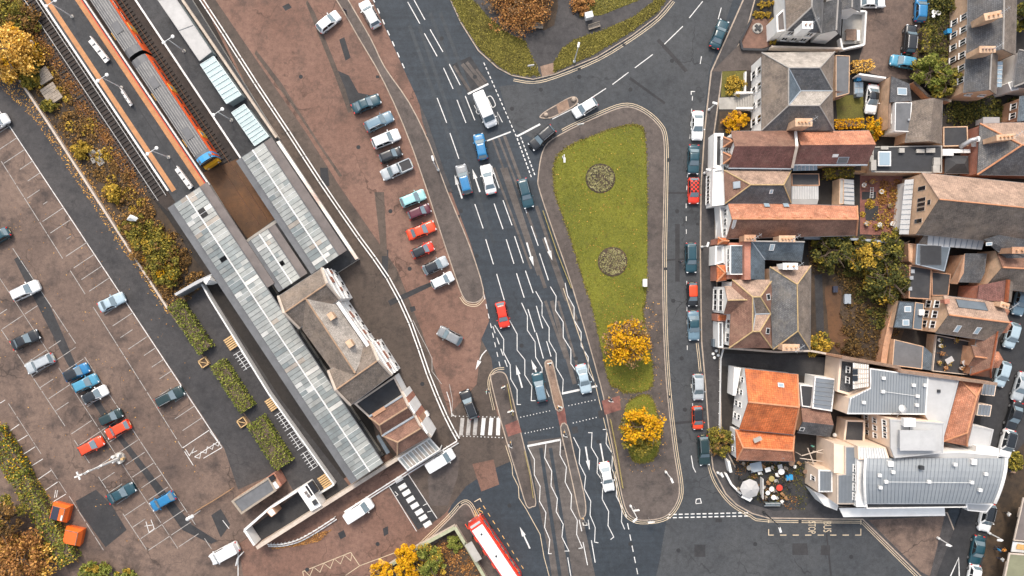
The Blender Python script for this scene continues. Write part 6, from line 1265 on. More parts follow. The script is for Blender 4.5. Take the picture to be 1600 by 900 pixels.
for t, px, d, col, lb, rf_, g in [
 ('hatch', (-6, 193), (.86, -.5), 'white', 'white car nosing in from the photo\'s left edge, near the top bays', None, G1),
 ('hatch', (-4, 371), (-.86, .5), 'teal', 'dark car at the left edge with its red tail light showing', None, G1),
 ('suv', (40, 454), (.9, -.43), 'white', 'white car alone across the car park\'s dark repair strip', None, G1),
 ('coupe', (174, 472), (.9, -.43), 'paleblue', 'pale blue-grey car alone in the right-hand bay row', None, G1),
 ('saloon', (39, 531), (.9, -.42), 'black', 'black car with pale screens above the silver estate', None, G1),
 ('estate', (62, 568), (-.9, .43), 'silver', 'silver estate car below the black car in the car park', None, G1),
 ('hatch', (119, 582), (.9, -.43), 'blue', 'blue car with dark glass roof, upper of two blue neighbours', 'glassroof', G1),
 ('hatch', (133, 599), (.9, -.43), 'sky', 'bright blue car between a darker blue car and a white one', None, G1),
 ('hatch', (148, 617), (.9, -.45), 'white', 'white car with black roof below the two blue cars', 'glassroof', G1),
 ('mini', (173, 652), (.9, -.43), 'green', 'small dark car directly above the two orange-red cars', None, G1),
 ('hatch', (184, 671), (-.89, .46), 'orange', 'orange-red car nearest the small dark car', None, G1),
 ('hatch', (142, 697), (.89, -.46), 'orange', 'orange-red car with pale windscreen, leftmost of the two', None, G1),
 ('estate', (265, 620), (.88, -.47), 'green', 'dark green estate car alone near the hatched bay', None, G1),
 ('saloon', (189, 771), (.88, -.47), 'teal', 'black-teal car below the tall white lamp mast', None, G1),
 ('hatch', (254, 783), (-.87, .49), 'blue', 'bright blue car at the car park\'s lower end', None, G1),
 ('hatch', (513, 34), (.78, -.62), 'white', 'white car alone at the top of the brown forecourt', None, G2),
 ('suv', (578, 22), (-.48, -.88), 'white', 'white car parked on the roadside by the dashed edge line', None, G2),
 ('saloon', (572, 162), (.92, -.38), 'teal', 'dark teal car at the top of the forecourt row', None, G2),
 ('estate', (592, 190), (.9, -.43), 'bluegrey', 'blue-grey estate second in the forecourt row', None, G2),
 ('suv', (603, 217), (.92, -.38), 'white', 'white car between blue-grey estate and small black car', None, G2),
 ('mini', (610, 242), (.92, -.38), 'black', 'small black car next to the silver pickup', None, G2),
 ('pickup', (620, 265), (-.92, .4), 'silver', 'silver pickup with black load bed on the forecourt', None, G2),
 ('hatch', (645, 310), (.92, -.38), 'mint', 'pale mint-green car below the pickup', None, G2),
 ('mini', (655, 331), (.92, -.38), 'maroon', 'small maroon car below the mint-green car', None, G2),
 ('saloon', (658, 360), (.93, -.37), 'orange', 'orange-red car with dark sunroof below the maroon car', None, G2),
 ('mini', (660, 391), (.9, -.43), 'red', 'red car with black roof above the silver one', 'glassroof', G2),
 ('hatch', (680, 415), (.9, -.43), 'silver', 'silver car with black roof above the last white car', 'glassroof', G2),
 ('mini', (691, 438), (.9, -.42), 'white', 'white car at the bottom of the forecourt row', None, G2),
 ('hatch', (703, 525), (-.88, -.47), 'grey', 'grey car turning across the forecourt mouth', None, G2),
 ('estate', (733, 632), (-.36, -.93), 'black', 'black car driving onto the zebra crossing', None, G2),
 ('bigvan', (758, 172), (.4, .92), 'white', 'big white van covering road lettering at the junction', None, G3),
 ('hatch', (751, 229), (-.2, -.98), 'blue', 'blue car with white bonnet behind the big white van', None, G3),
 ('estate', (725, 280), (-.25, -.97), 'grey', 'grey-blue car between the two upward arrows', 'blue', G3),
 ('saloon', (763, 280), (-.22, -.97), 'white', 'white car beside the second upward arrow', None, G3),
 ('estate', (821, 302), (.25, .97), 'teal', 'dark teal car heading down beside the central island', None, G3),
 ('hatch', (914, 168), (-.85, .52), 'white', 'white car waiting beside the ship-shaped island', None, G3),
 ('estate', (847, 215), (-.76, .65), 'black', 'black car at the give-way line by the lawn tip', None, G3),
 ('hatch', (785, 492), (.2, .98), 'red', 'red car at the start of the zigzag lines', None, G3),
 ('estate', (843, 605), (-.2, -.98), 'teal', 'teal car beside the narrow traffic island', 'bluegrey', G3),
 ('saloon', (912, 592), (.22, .97), 'paleblue', 'pale blue car braking at the crossing stop line', None, G3),
 ('saloon', (948, 745), (.2, .98), 'white', 'white car among the lower zigzag lines', None, G3),
 ('saloon', (1124, 53), (.37, -.93), 'teal', 'dark teal car beside the gravel bed at the top', None, G4),
 ('saloon', (1090, 196), (-.03, 1), 'white', 'white car at the head of the east street row', None, G4),
 ('saloon', (1084, 249), (-.03, 1), 'teal', 'dark teal car between the white and the chequered cars', None, G4),
 ('hatch', (1084, 298), (0, 1), 'red', 'red car with red and black chequered roof', 'cheq', G4),
 ('estate', (1080, 403), (.02, 1), 'teal', 'dark teal car parked alone opposite the round flower bed', None, G4),
 ('mini', (1082, 460), (.02, 1), 'black', 'black small car with bright red roof', 'orange', G4),
 ('saloon', (1084, 509), (.03, 1), 'bluegrey', 'dark blue car behind the red-roofed one', 'teal', G4),
 ('hatch', (1091, 605), (.02, 1), 'silver', 'silver car above the red car with black roof', None, G4),
 ('mini', (1090, 653), (.05, 1), 'orange', 'red car with black roof in the east street', 'glassroof', G4),
 ('estate', (1100, 704), (.07, 1), 'green', 'dark car by the bush at the street corner', None, G4),
 ('van', (688, 719), (.86, -.51), 'white', 'white van parked beside the glazed lean-to', None, 'white vans'),
 ('van', (561, 797), (.84, -.54), 'white', 'white van parked beside the curved fence', None, 'white vans'),
 ('van', (351, 864), (-.87, .47), 'white', 'white van at the car-park entrance barrier', None, 'white vans'),
 ('saloon', (1362, 155), (-.12, 1), 'white', 'white car in the walled rear yard', 'glassroof', G5),
 ('suv', (1421, 62), (.1, -1), 'black', 'black car with roof bars in the rear yard', None, G5),
 ('hatch', (1411, 97), (-.98, -.18), 'sky', 'light blue car parked crosswise in the rear yard', None, G5),
 ('hatch', (1438, 14), (.06, -1), 'blue', 'blue car at the top of the rear yard', None, G5),
 ('saloon', (1360, 3), (1, 0), 'white', 'white car cut by the top edge behind the white house', None, G5),
 ('saloon', (1594, 604), (-.3, .95), 'silver', 'silver car at the right edge beside the hotel', None, G6),
 ('saloon', (1584, 650), (-.3, .95), 'black', 'black car below the silver one at the right edge', None, G6),
 ('suv', (1572, 693), (-.25, .97), 'white', 'white car with black roof behind the hotel\'s corner boxes', 'glassroof', G6),
 ('suv', (1541, 808), (-.22, .97), 'white', 'white car with black roof below the hotel canopy', 'glassroof', G6),
 ('saloon', (1527, 860), (-.2, .98), 'teal', 'dark teal car in the rear street near the bottom edge', None, G6),
 ('hatch', (1521, 903), (-.2, .98), 'white', 'white car cut by the bottom edge in the rear street', None, G6),
 ('saloon', (1594, 470), (-.25, .97), 'bluegrey', 'teal-blue car behind the plum cottage', None, G6),
 ('hatch', (1580, 524), (-.28, .96), 'paleblue', 'pale blue car beside the uppermost street bay roofs', None, G6),
 ('hatch', (1565, 584), (-.28, .96), 'paleblue', 'pale blue car beside the lowest street bay roof', None, G6)]:
    car(t, px, d, col, lb, rf_, .75, g)
# ---- the bus
def bus():
    a, b = P(741, 817, 2.9), P(804, 911, 2.9); d = (b - a).normalized(); L = (b - a).length; c = (a + b) / 2; c.z = .014
    r = thing('single_deck_bus', 'red single-deck bus with long white roof at the bottom edge', 'bus', c, None, math.atan2(-d.y, -d.x))
    W_ = 1.27; prof = [(-W_, .35), (-W_ - .02, 1.6), (-W_ * .98, 2.5), (-W_ * .9, 2.85), (-W_ * .75, 2.95)]; prof = prof + [(-y, z) for y, z in reversed(prof)]
    mb = MB(); hl = L / 2
    for i in range(len(prof) - 1): mb.face([(-hl, *prof[i]), (hl - .25, *prof[i]), (hl - .25, *prof[i + 1]), (-hl, *prof[i + 1])][::-1])
    for i in range(len(prof) - 1):
        p, q = prof[i], prof[i + 1]; mb.face([(hl - .25, *p), (hl + .05, p[0] * .9, p[1] * .98), (hl + .05, q[0] * .9, q[1] * .98), (hl - .25, *q)][::-1])
    mb.face([(hl + .05, y * .9, z * .98) for y, z in prof]); mb.face([(-hl, y, z) for y, z in reversed(prof)]); piece('body', mb.mesh('body', PM['red']), r)
    mb = MB(); mb.box((-.25, 0, 3.0), (L - 1.1, 1.85, .12)); mb.box((-.25, 0, 3.07), (L - 1.6, 1.5, .05)); piece('roof', mb.mesh('roof', PM['white']), r)
    mb = MB(); mb.face([(hl + .08, -1.05, 1.1), (hl + .08, 1.05, 1.1), (hl - .22, .95, 2.9), (hl - .22, -.95, 2.9)]); piece('windscreen', mb.mesh('windscreen', M['carglass']), r)
    mb = MB(); mb.box((hl - .3, 0, 2.98), (.35, 1.7, .12)); piece('destination_box', mb.mesh('destination_box', M['felt_pale']), r)
    wb = MB(); wb.box((0, 0, 0), (1.25, .04, .95)); wm = wb.mesh('side_window', M['carglass'])
    for i in range(int(L / 1.5)):
        for s in (-1, 1): o = piece('side_window', wm, r); o.location = (-hl + 1.0 + i * 1.45, s * (W_ + .01), 1.95)
    for s in (-1, 1):
        mb = MB(); mb.tube([(hl - .1, s * 1.2, 2.7), (hl + .2, s * 1.5, 2.5), (hl + .2, s * 1.5, 2.1)], .05, 5); mb.box((hl + .2, s * 1.5, 2.0), (.12, .28, .4)); piece('mirror', mb.mesh('mirror', M['trim']), r)
        mb = MB(); mb.box((hl - .02, s * .85, .75), (.2, .4, .25)); piece('headlight', mb.mesh('headlight', M['lampglass']), r)
        for x in (-hl * .45, hl * .55):
            mb = MB(); mb.tube([(x, s * 1.0, .48), (x, s * 1.29, .48)], .48, 14); piece('wheel', mb.mesh('wheel', M['tyre']), r)
        mb = MB()
        for k in range(5): mb.box((-hl + 1.5 + k * 2.4, s * 1.32, 2.62), (.9, .12, .12))
        piece('lamp_strip', mb.mesh('lamp_strip', PM['orange']), r)
    for i in range(6): mb = MB(); mb.box((-hl + .75 + .4 * (i // 3), -.35 + .3 * (i % 3), 3.1), (.28, .14, .006), .1); piece('fleet_marking', mb.mesh('fleet_marking', M['concrete']), r)
    for x in (hl - 2.0, -hl + 5): mb = MB(); mb.lathe((x, .0, 3.09), [(.18, 0), (.16, .1), (.05, .12)], 8); piece('roof_vent', mb.mesh('roof_vent', M['darkmetal']), r)
bus()
# ---------------------------------------------------------------- vegetation
def leaf_mesh(name, pts, size, mat, flat=.5, rng=RNG, jit=.6):
    pts = np.asarray(pts, dtype=np.float32); n = len(pts)
    nrm = rng.normal(size=(n, 3)); nrm[:, 2] = np.abs(nrm[:, 2]) + flat; nrm /= np.linalg.norm(nrm, axis=1)[:, None]
    t = rng.normal(size=(n, 3)); u = np.cross(nrm, t); u /= np.linalg.norm(u, axis=1)[:, None] + 1e-9; v = np.cross(nrm, u)
    s = (size * (1 + rng.uniform(-jit, jit, n)))[:, None] / 2
    V = np.empty((n, 4, 3), dtype=np.float32); V[:, 0] = pts - u * s; V[:, 1] = pts - v * s * .7; V[:, 2] = pts + u * s; V[:, 3] = pts + v * s * .7
    me = bpy.data.meshes.new(name); me.vertices.add(n * 4); me.vertices.foreach_set('co', V.ravel())
    me.loops.add(n * 4); me.loops.foreach_set('vertex_index', np.arange(n * 4, dtype=np.int32))
    me.polygons.add(n); me.polygons.foreach_set('loop_start', np.arange(0, n * 4, 4, dtype=np.int32)); me.polygons.foreach_set('loop_total', np.full(n, 4, dtype=np.int32))
    me.materials.append(M[mat] if isinstance(mat, str) else mat); me.update(); me.validate(); return me
def clumps(c, rad, nc, per, cr, rng=RNG, shell=.55, low=-.5):
    """leaf points gathered in clumps through an ellipsoid"""
    d = rng.normal(size=(nc, 3)); d /= np.linalg.norm(d, axis=1)[:, None]; d[:, 2] = np.maximum(d[:, 2], low)
    r = shell + (1 - shell) * rng.random(nc) ** .6; r *= 1 + rng.uniform(-.25, .18, nc)
    cc = np.array(c) + d * r[:, None] * np.array(rad)
    k = rng.normal(size=(nc, per, 3)); k /= np.linalg.norm(k, axis=2)[..., None]; k[..., 2] = np.abs(k[..., 2]) * .9 - .15
    cs = cr * rng.uniform(.6, 1.25, nc)[:, None, None]
    return (cc[:, None, :] + k * cs * rng.uniform(.55, 1.05, (nc, per, 1))).reshape(-1, 3)
def tree(px, hgt, rad, label, mat, mat2=None, name='tree', group=None, nc=70, per=60, leaf=.34, zb=.1, share2=.3, cat='tree', off2=(0, 0)):
    zc = hgt - rad * .75; c = P(*px, zc); b = Vector((c.x, c.y, zb)); r = thing(name, label, cat, b, group)
    mb = MB(); tr_ = .05 * rad + .06; mb.tube([b, b + Vector((.1, .05, hgt * .3)), b + Vector((-.05, .1, hgt * .55)), b + Vector((.1, 0, hgt * .85))], [tr_ * 1.3, tr_, tr_ * .75, .05], 8); mb.build('trunk', M['bark'], r)
    mb = MB()
    for k in range(11):
        a = k * 2.399 + random.random(); z = hgt * (.28 + .4 * k / 11); L = rad * random.uniform(.75, 1.05); p = b + Vector((0, 0, z)); e = p + Vector((math.cos(a) * L, math.sin(a) * L, rad * random.uniform(.2, .7))); m = p.lerp(e, .5) + Vector((0, 0, .12 * rad))
        mb.tube([p, m, e], [tr_ * .5, tr_ * .3, .03], 5)
        for j in range(3):
            t_ = random.uniform(.45, .9); q = p.lerp(e, t_); mb.tube([q, q + Vector((random.uniform(-1, 1), random.uniform(-1, 1), random.uniform(0, .8))) * rad * .4], [.05, .02], 4)
    mb.build('limbs', M['bark'], r)
    n2 = int(nc * share2) if mat2 else 0
    me = leaf_mesh('crown', clumps((c.x, c.y, zc), (rad, rad, rad * .8), nc - n2, per, rad * .27), leaf, mat); link('crown', me, r)
    if n2: me = leaf_mesh('crown', clumps((c.x + off2[0], c.y + off2[1], zc - rad * .25), (rad * 1.08, rad * 1.08, rad * .7), n2, per, rad * .25), leaf, mat2); link('crown', me, r)
    return r
def bush(px, hgt, rad, label, mat, name='bush', group=None, nc=26, per=50, leaf=.26, zb=.1, ry=None, mat2=None, cat='bush'):
    c = P(*px, hgt * .5); b = Vector((c.x, c.y, zb)); r = thing(name, label, cat, b, group); mb = MB()
    for k in range(6):
        a = k * 1.05; mb.tube([b, b + Vector((math.cos(a) * rad * .6, math.sin(a) * (ry or rad) * .6, hgt * .7))], [.06, .02], 5)
    mb.build('stems', M['bark'], r)
    pts = clumps((c.x, c.y, hgt * .42), (rad, ry or rad, hgt * .5), nc, per, min(rad, ry or rad) * .34, shell=.35)
    link('foliage', leaf_mesh('foliage', pts, leaf, mat), r)
    if mat2: link('foliage', leaf_mesh('foliage', clumps((c.x, c.y, hgt * .42), (rad, ry or rad, hgt * .5), nc // 3, per, min(rad, ry or rad) * .3, shell=.4), leaf, mat2), r)
    return r
def hedge(a, b, w_, hgt, label, mat, name='hedge', dens=95, leaf=.24, core=True, group=None, mat2=None):
    A, B = P(*a, hgt * .8), P(*b, hgt * .8); A.z = B.z = 0; d = (B - A); L = d.length; d.normalize(); n = Vector((-d.y, d.x, 0)); r = thing(name, label, 'hedge', (A + B) / 2, group)
    mb = MB(); c = (A + B) / 2; mb.box((c.x, c.y, hgt * .42), (L - .5, w_ - .5, hgt * .84), math.atan2(d.y, d.x)); mb.build('branches', M['bark'], r)
    N_ = int(L * w_ * dens); t = RNG.random(N_) * L; s = (RNG.random(N_) - .5) * w_; z = hgt * (1 - .3 * RNG.random(N_) ** 2) + .12 * np.sin(t * 2.1) + .1 * np.sin(s * 3 + t)
    side = RNG.random(N_) < .35; s[side] = np.sign(s[side]) * w_ / 2 * RNG.uniform(.88, 1.04, side.sum()); z[side] = RNG.random(side.sum()) * hgt
    edge = (np.abs(s) > w_ * .42) & ~side; z[edge] -= .15
    pts = np.stack([A.x + d.x * t + n.x * s, A.y + d.y * t + n.y * s, z], 1); link('foliage', leaf_mesh('foliage', pts, leaf, mat, .3), r)
    if mat2:
        k = RNG.random(N_) < .25; link('foliage', leaf_mesh('foliage', pts[k] + RNG.normal(size=(k.sum(), 3)) * .15, leaf, mat2, .3), r)
    return r
def inpoly(px, n, rng=RNG):
    pts = np.array([(P(x, y).x, P(x, y).y) for x, y in px]); lo, hi = pts.min(0), pts.max(0); out = np.empty((0, 2))
    while len(out) < n:
        q = lo + rng.random((n * 2, 2)) * (hi - lo); ins = np.zeros(len(q), bool); j = len(pts) - 1
        for i in range(len(pts)):
            c_ = ((pts[i, 1] > q[:, 1]) != (pts[j, 1] > q[:, 1])) & (q[:, 0] < (pts[j, 0] - pts[i, 0]) * (q[:, 1] - pts[i, 1]) / (pts[j, 1] - pts[i, 1] + 1e-12) + pts[i, 0]); ins ^= c_; j = i
        out = np.vstack([out, q[ins]])
    return out[:n]
def scatter(name, label, cat, px, n, size, mat, z0, z1, kind='stuff', flat=1.5):
    q = inpoly(px, n); z = z0 + (z1 - z0) * RNG.random(n) ** 1.5; o = link(name, leaf_mesh(name, np.column_stack([q, z]), size, mat, flat)); return tag(o, label, cat, None, kind)
def scrub(name, label, px, n, size, mat, hmax, cl=140):
    c = inpoly(px, cl); h_ = RNG.uniform(.35 * hmax, hmax, cl); rr = RNG.uniform(.4, 1.3, cl); k = RNG.integers(0, cl, n); d = RNG.normal(size=(n, 3)); d /= np.linalg.norm(d, axis=1)[:, None]
    p = np.column_stack([c[k, 0] + d[:, 0] * rr[k], c[k, 1] + d[:, 1] * rr[k], np.abs(d[:, 2]) * h_[k] + .05]); return tag(link(name, leaf_mesh(name, p, size, mat, .4)), label, 'undergrowth', None, 'stuff')
# lawns: tufts
M['tuft'] = leafmat('grass_tuft', ((.112,.12,.012), (.165,.165,.016), (.2,.19,.025)), .25); M['tuft2'] = leafmat('rough_tuft', ((.13,.115,.02), (.09,.075,.018), (.2,.17,.035)), .3)
scatter('grass', 'short bright green grass of the central lawn', 'grass', lawn_px, 30000, .12, 'tuft', .14, .2); scatter('grass', 'short grass round the lower golden tree', 'grass', lawn2_px, 3500, .13, 'tuft', .14, .2)
for q, n, lb in ((gl, 12000, 'rough grass on the upper island beside the main road'), (gr, 9000, 'rough grass along the curved side-road kerb'), (gt, 5000, 'rough grass at the top edge of the upper island')): scatter('grass', lb, 'grass', q, n, .22, 'tuft2', .14, .22)
scatter('fallen_leaves', 'fallen golden leaves round the lawn trees', 'leaves', [(935, 480), (1030, 470), (1035, 620), (1045, 735), (985, 740), (955, 600)], 420, .16, 'fallen', .142, .15, flat=6)
scatter('fallen_leaves', 'fallen leaves strewn under the car-park scrub', 'leaves', [(0, 118), (24, 108), (170, 320), (280, 480), (262, 492), (150, 330), (60, 195), (0, 135)], 2200, .16, 'fallen', .015, .03, flat=6)
scatter('fallen_leaves', 'orange fallen leaves beside the long bottom-left hedge', 'leaves', [(0, 655), (25, 690), (70, 765), (95, 800), (110, 835), (125, 880), (90, 860), (40, 760), (0, 700)], 2400, .18, 'fallen', .015, .05, flat=6)
scatter('fallen_leaves', 'sparse leaves blown across the car park', 'leaves', [(0, 300), (150, 330), (280, 520), (340, 720), (200, 860), (60, 700), (0, 600)], 260, .15, 'fallen', .015, .02, flat=6)
scatter('fallen_leaves', 'orange planting debris beside the curved fence', 'leaves', [(480, 836), (500, 832), (520, 826), (500, 845), (470, 852), (425, 858), (424, 852), (460, 848)], 900, .18, 'rust_l', .02, .2, flat=3)
def edge_tufts(px, n, label):
    w_ = [P(x, y) for x, y in px]; L = len(w_); k = RNG.integers(0, L, n); t = RNG.random(n); q = np.array([(w_[i].lerp(w_[(i + 1) % L], u).x, w_[i].lerp(w_[(i + 1) % L], u).y, .15) for i, u in zip(k, t)]); q[:, :2] += RNG.normal(size=(n, 2)) * .12
    tag(link('grass', leaf_mesh('grass', q, .2, 'tuft2', 1.0)), label, 'grass', None, 'stuff')
edge_tufts(lawn_px, 3200, 'ragged grass edge of the central lawn'); edge_tufts(lawn2_px, 900, 'ragged grass edge of the small lower lawn'); edge_tufts(gl, 1200, 'ragged grass edge of the upper island lawn'); edge_tufts(gr, 1200, 'ragged grass edge along the side road')
scatter('fallen_leaves', 'thin scatter of fallen leaves over the central lawn', 'leaves', lawn_px, 420, .13, 'fallen', .2, .23, flat=6)
# embankment scrub
E1p = [(-60, -60), (-40, -60), (22, 15), (78, 100), (143, 195), (208, 290), (240, 330), (215, 345), (160, 300), (110, 220), (70, 150), (30, 105), (-60, 100)]
E2p = [(185, 330), (250, 330), (300, 410), (325, 440), (270, 470), (225, 420)]
scrub('undergrowth', 'brown autumn undergrowth between car park and railway', E1p, 16000, .24, 'scrub', .6, 260); scrub('undergrowth', 'yellowing undergrowth between car park and railway', E1p, 4500, .26, 'scrub_y', .8, 45); scrub('undergrowth', 'brown brush at the foot of the long canopy', E2p, 9000, .26, 'scrub', 1.0, 90); scrub('undergrowth', 'reddish dead brush along the railway ballast', [(10, -10), (22, -10), (222, 290), (235, 330), (210, 300), (50, 60)], 6000, .2, 'rust_l', .25, 150)
SG = 'bushes along the railway scrub'
for px, hg, rd, mt, lb, m2 in (((176, 303), 1.5, 1.5, 'scrub_y', 'brownish bush at the car-park edge level with the small pallets', 'scrub'), ((205, 352), 2.0, 1.9, 'scrub', 'golden-olive bush just left of the white tarpaulin', 'olive'), ((232, 372), 2.8, 2.6, 'olive', 'olive bush right below the white tarpaulin', 'scrub_y'), ((250, 400), 3.0, 2.8, 'olive', 'largest dark olive bush beside the footpath canopy', 'scrub'), ((222, 395), 2.0, 1.6, 'scrub', 'amber bush between the olive bushes and the tarmac', 'gold'), ((262, 428), 2.2, 2.0, 'olive', 'low olive bush at the foot of the footpath canopy', 'gold'), ((45, 108), 1.8, 1.5, 'dkgreen', 'dark green bush beside the weathered timber stacks', None), ((47, 124), 1.6, 1.4, 'olive', 'yellow-green bush below the dark green one', 'scrub_y'), ((125, 232), 1.6, 1.4, 'scrub_y', 'small yellow bush at the wall above the pallets', None), ((75, 165), 1.3, 1.1, 'olive', 'small green bush beside the lower timber stack', None), ((15, 20), 2.6, 2.6, 'olive', 'olive bush in the top left corner', 'scrub'), ((40, 30), 2.0, 2.0, 'scrub', 'brown bush beside the railway in the top left corner', 'olive')): bush(px, hg, rd, lb, mt, 'bush', SG, 34, 55, .28, .02, None, m2)
tree((8, 84), 6, 4.3, 'amber tree filling the left edge beside the railway', 'gold_lt', 'gold', nc=110, per=70, leaf=.34, share2=.25)
HG = 'clipped hedges beside the footpath'
hedge((271, 473), (322, 548), 2.4, 1.6, 'clipped green hedge nearest the footpath canopy', 'hedge', group=HG); hedge((338, 566), (386, 640), 2.4, 1.6, 'middle clipped hedge between the two timber crates', 'hedge', group=HG); hedge((398, 656), (444, 728), 3.0, 1.7, 'widest clipped hedge above the brick shed', 'hedge', group=HG)
hedge((-15, 672), (30, 745), 3.2, 1.8, 'upper part of the long hedge at the left edge', 'hedge', 'hedge', 80, .26, group='long hedge', mat2='gold'); hedge((24, 738), (108, 880), 2.8, 1.8, 'lower part of the long hedge beside the orange containers', 'hedge', 'hedge', 80, .26, group='long hedge', mat2='scrub_y')
tree((30, 882), 6.5, 4.7, 'big russet tree in the bottom left corner', 'rust_l', 'gold_lt', nc=120, per=70, leaf=.32, share2=.35); tree((0, 815), 6, 3.2, 'dark tree at the left edge above the russet tree', 'scrub', 'olive', nc=60, per=60); tree((-12, 872), 5, 4, 'amber tree cut by the left edge', 'gold_lt', 'rust_l', nc=60)
bush((150, 893), 1.6, 2.8, 'yellow-green bush at the bottom edge beside the entrance', 'hedge', ry=1.4, mat2='scrub_y', nc=40); bush((195, 900), 1.4, 2.2, 'low bush cut by the bottom edge', 'hedge', ry=1.0, mat2='scrub_y')
# lawn trees
LT_ = 'golden lawn trees'
tree((980, 534), 6.5, 3.3, 'golden tree with bare twigs on the main lawn', 'gold', 'twig', 'tree', LT_, 120, 46, .3, .13, .45); tree((1003, 668), 6.0, 2.9, 'golden and olive tree on the small lower lawn', 'gold', 'olive', 'tree', LT_, 110, 46, .3, .13, .5, 'tree', (0, -1.6))
bush((815, 5), 2.4, 5.2, 'big russet shrub on the upper island', 'rust_l', ry=4.2, nc=110, per=60, leaf=.26, mat2='twig', zb=.13); bush((910, 8), 1.2, 1.8, 'small russet shrub near the white cabinet', 'rust_l', ry=1.6, zb=.13)
# flower beds
for px, lb in (((938, 279), 'upper round bed of pale plants on the lawn'), ((957, 409), 'lower round bed of pale plants on the lawn')):
    c = P(*px); r = thing('flower_bed', lb, 'flower bed', (c.x, c.y, .13), 'round flower beds'); mb = MB(); mb.lathe((c.x, c.y, .13), [(2.35, 0), (2.3, .05), (2.1, .09), (.0, .14)], 40); mb.build('soil_mound', M['soil'], r)
    a = RNG.random(460) * 6.283; q = np.sqrt(RNG.random(460)) * 2.05; cc = np.column_stack([c.x + q * np.cos(a), c.y + q * np.sin(a), np.full(460, .24)]); d = RNG.normal(size=(460, 7, 3)) * (.07, .07, .05)
    o = link('plants', leaf_mesh('plants', (cc[:, None] + d).reshape(-1, 3), .12, 'palegreen', 1.5), r); o['kind'] = 'stuff'
# bottom-centre garden
BG = 'trees in the bottom garden'
tree((671, 879), 4.5, 2.3, 'pale yellow-green round tree in the bottom garden', 'hedge', 'scrub_y', 'tree', BG, 60, 60, .28, .13, .4); tree((637, 866), 4.0, 1.7, 'golden tree beside the garden wall', 'gold', None, 'tree', BG, 40, 55); tree((632, 893), 4.2, 1.8, 'golden tree at the bottom edge', 'gold', 'scrub_y', 'tree', BG, 40, 55); tree((597, 897), 4.0, 1.8, 'golden tree left of its neighbours at the bottom edge', 'gold', 'gold_lt', 'tree', BG, 40, 55)
bush((712, 850), 1.2, 1.3, 'small green bush inside the garden corner', 'hedge', zb=.13); scrub('undergrowth', 'brown ground cover of the bottom garden', [(640, 900), (700, 840), (714, 836), (745, 900), (760, 930), (640, 930)], 6000, .2, 'rust_l', .3, 90)
# east gardens
bush((1146, 130), 1.3, 1.6, 'yellowing shrub on the front lawn', 'scrub_y', ry=1.6, zb=.13); bush((1150, 188), 2.2, 2.2, 'bright orange shrub below the front steps', 'gold', ry=1.5, mat2='rust_l', nc=40, zb=.13)
hedge((1331, 104), (1364, 100), 1.6, 1.8, 'orange hedge beside the rear yard', 'gold_lt', group=None); hedge((1303, 194), (1350, 192), 1.4, 1.6, 'yellow flowering hedge behind the hipped house', 'gold'); bush((1368, 200), 2.2, 1.7, 'golden bush at the end of the yellow hedge', 'gold', mat2='olive')
tree((1455, 112), 4.5, 2.5, 'round green tree beside the brick villa', 'hedge', 'olive', nc=60); tree((1478, 128), 4.0, 2.1, 'smaller dark green tree next to the round one', 'olive', 'hedge', nc=50); hedge((1447, 42), (1446, 82), 1.2, 1.8, 'narrow dark hedge beside the rear cars', 'olive'); bush((1478, 5), 1.6, 2.0, 'dark bush at the top of the rear garden', 'dkgreen')
tree((1352, 396), 4.5, 2.5, 'yellow-green tree in the walled back garden', 'scrub_y', 'dkgreen', nc=60, share2=.5); tree((1385, 438), 4.5, 3.4, 'broad dark olive tree in the back garden', 'dkgreen', 'scrub_y', nc=90, share2=.3); tree((1300, 392), 4.5, 2.8, 'dark tree at the top of the back garden', 'dkgreen', 'olive', nc=50); tree((1390, 390), 4.5, 2.6, 'dark tree beside the grey flat cottage', 'dkgreen', 'olive', nc=50); bush((1282, 538), 1.8, 1.8, 'yellow-green bush beside the grey hip house', 'scrub_y', mat2='olive'); bush((1330, 545), 1.5, 2.2, 'low brown shrub at the garden\'s bottom', 'dkscrub', ry=1.3)
scrub('undergrowth', 'dark tangled growth of the back garden', [(1268, 375), (1402, 375), (1415, 480), (1385, 560), (1318, 550), (1312, 440), (1270, 420)], 13000, .22, 'dkscrub', .8, 190); scrub('undergrowth', 'dark green growth of the back garden', [(1268, 375), (1402, 375), (1415, 480), (1370, 520), (1320, 430)], 9000, .22, 'dkgreen', 1.2, 110)
hedge((1287, 271), (1334, 269), 1.5, 2.0, 'mixed green hedge behind the white lean-to', 'olive', mat2='scrub_y'); bush((1126, 690), 3.0, 2.0, 'olive bush at the street corner by the white wing', 'olive', mat2='scrub', ry=2.4, nc=40); bush((1119, 276), 1.1, .65, 'small round bush on the white house front', 'olive')
for px, w_ in zip(((1190, 7), (1200, 6), (1210, 5), (1190, 22), (1200, 22), (1206, 34), (1207, 44), (1206, 54), (1207, 64), (1182, 22)), ('first in the upper row above', 'middle in the upper row above', 'last in the upper row above', 'middle in the lower row above', 'last in the lower row above', 'topmost down the right side of', 'second down the right side of', 'third down the right side of', 'lowest down the right side of', 'first in the lower row above')): bush(px, .9, .55, 'round clipped yellow shrub, ' + w_ + ' the gravel bed', 'scrub_y', 'clipped_shrub', 'clipped shrubs by the gravel bed', 10, 40, .18)
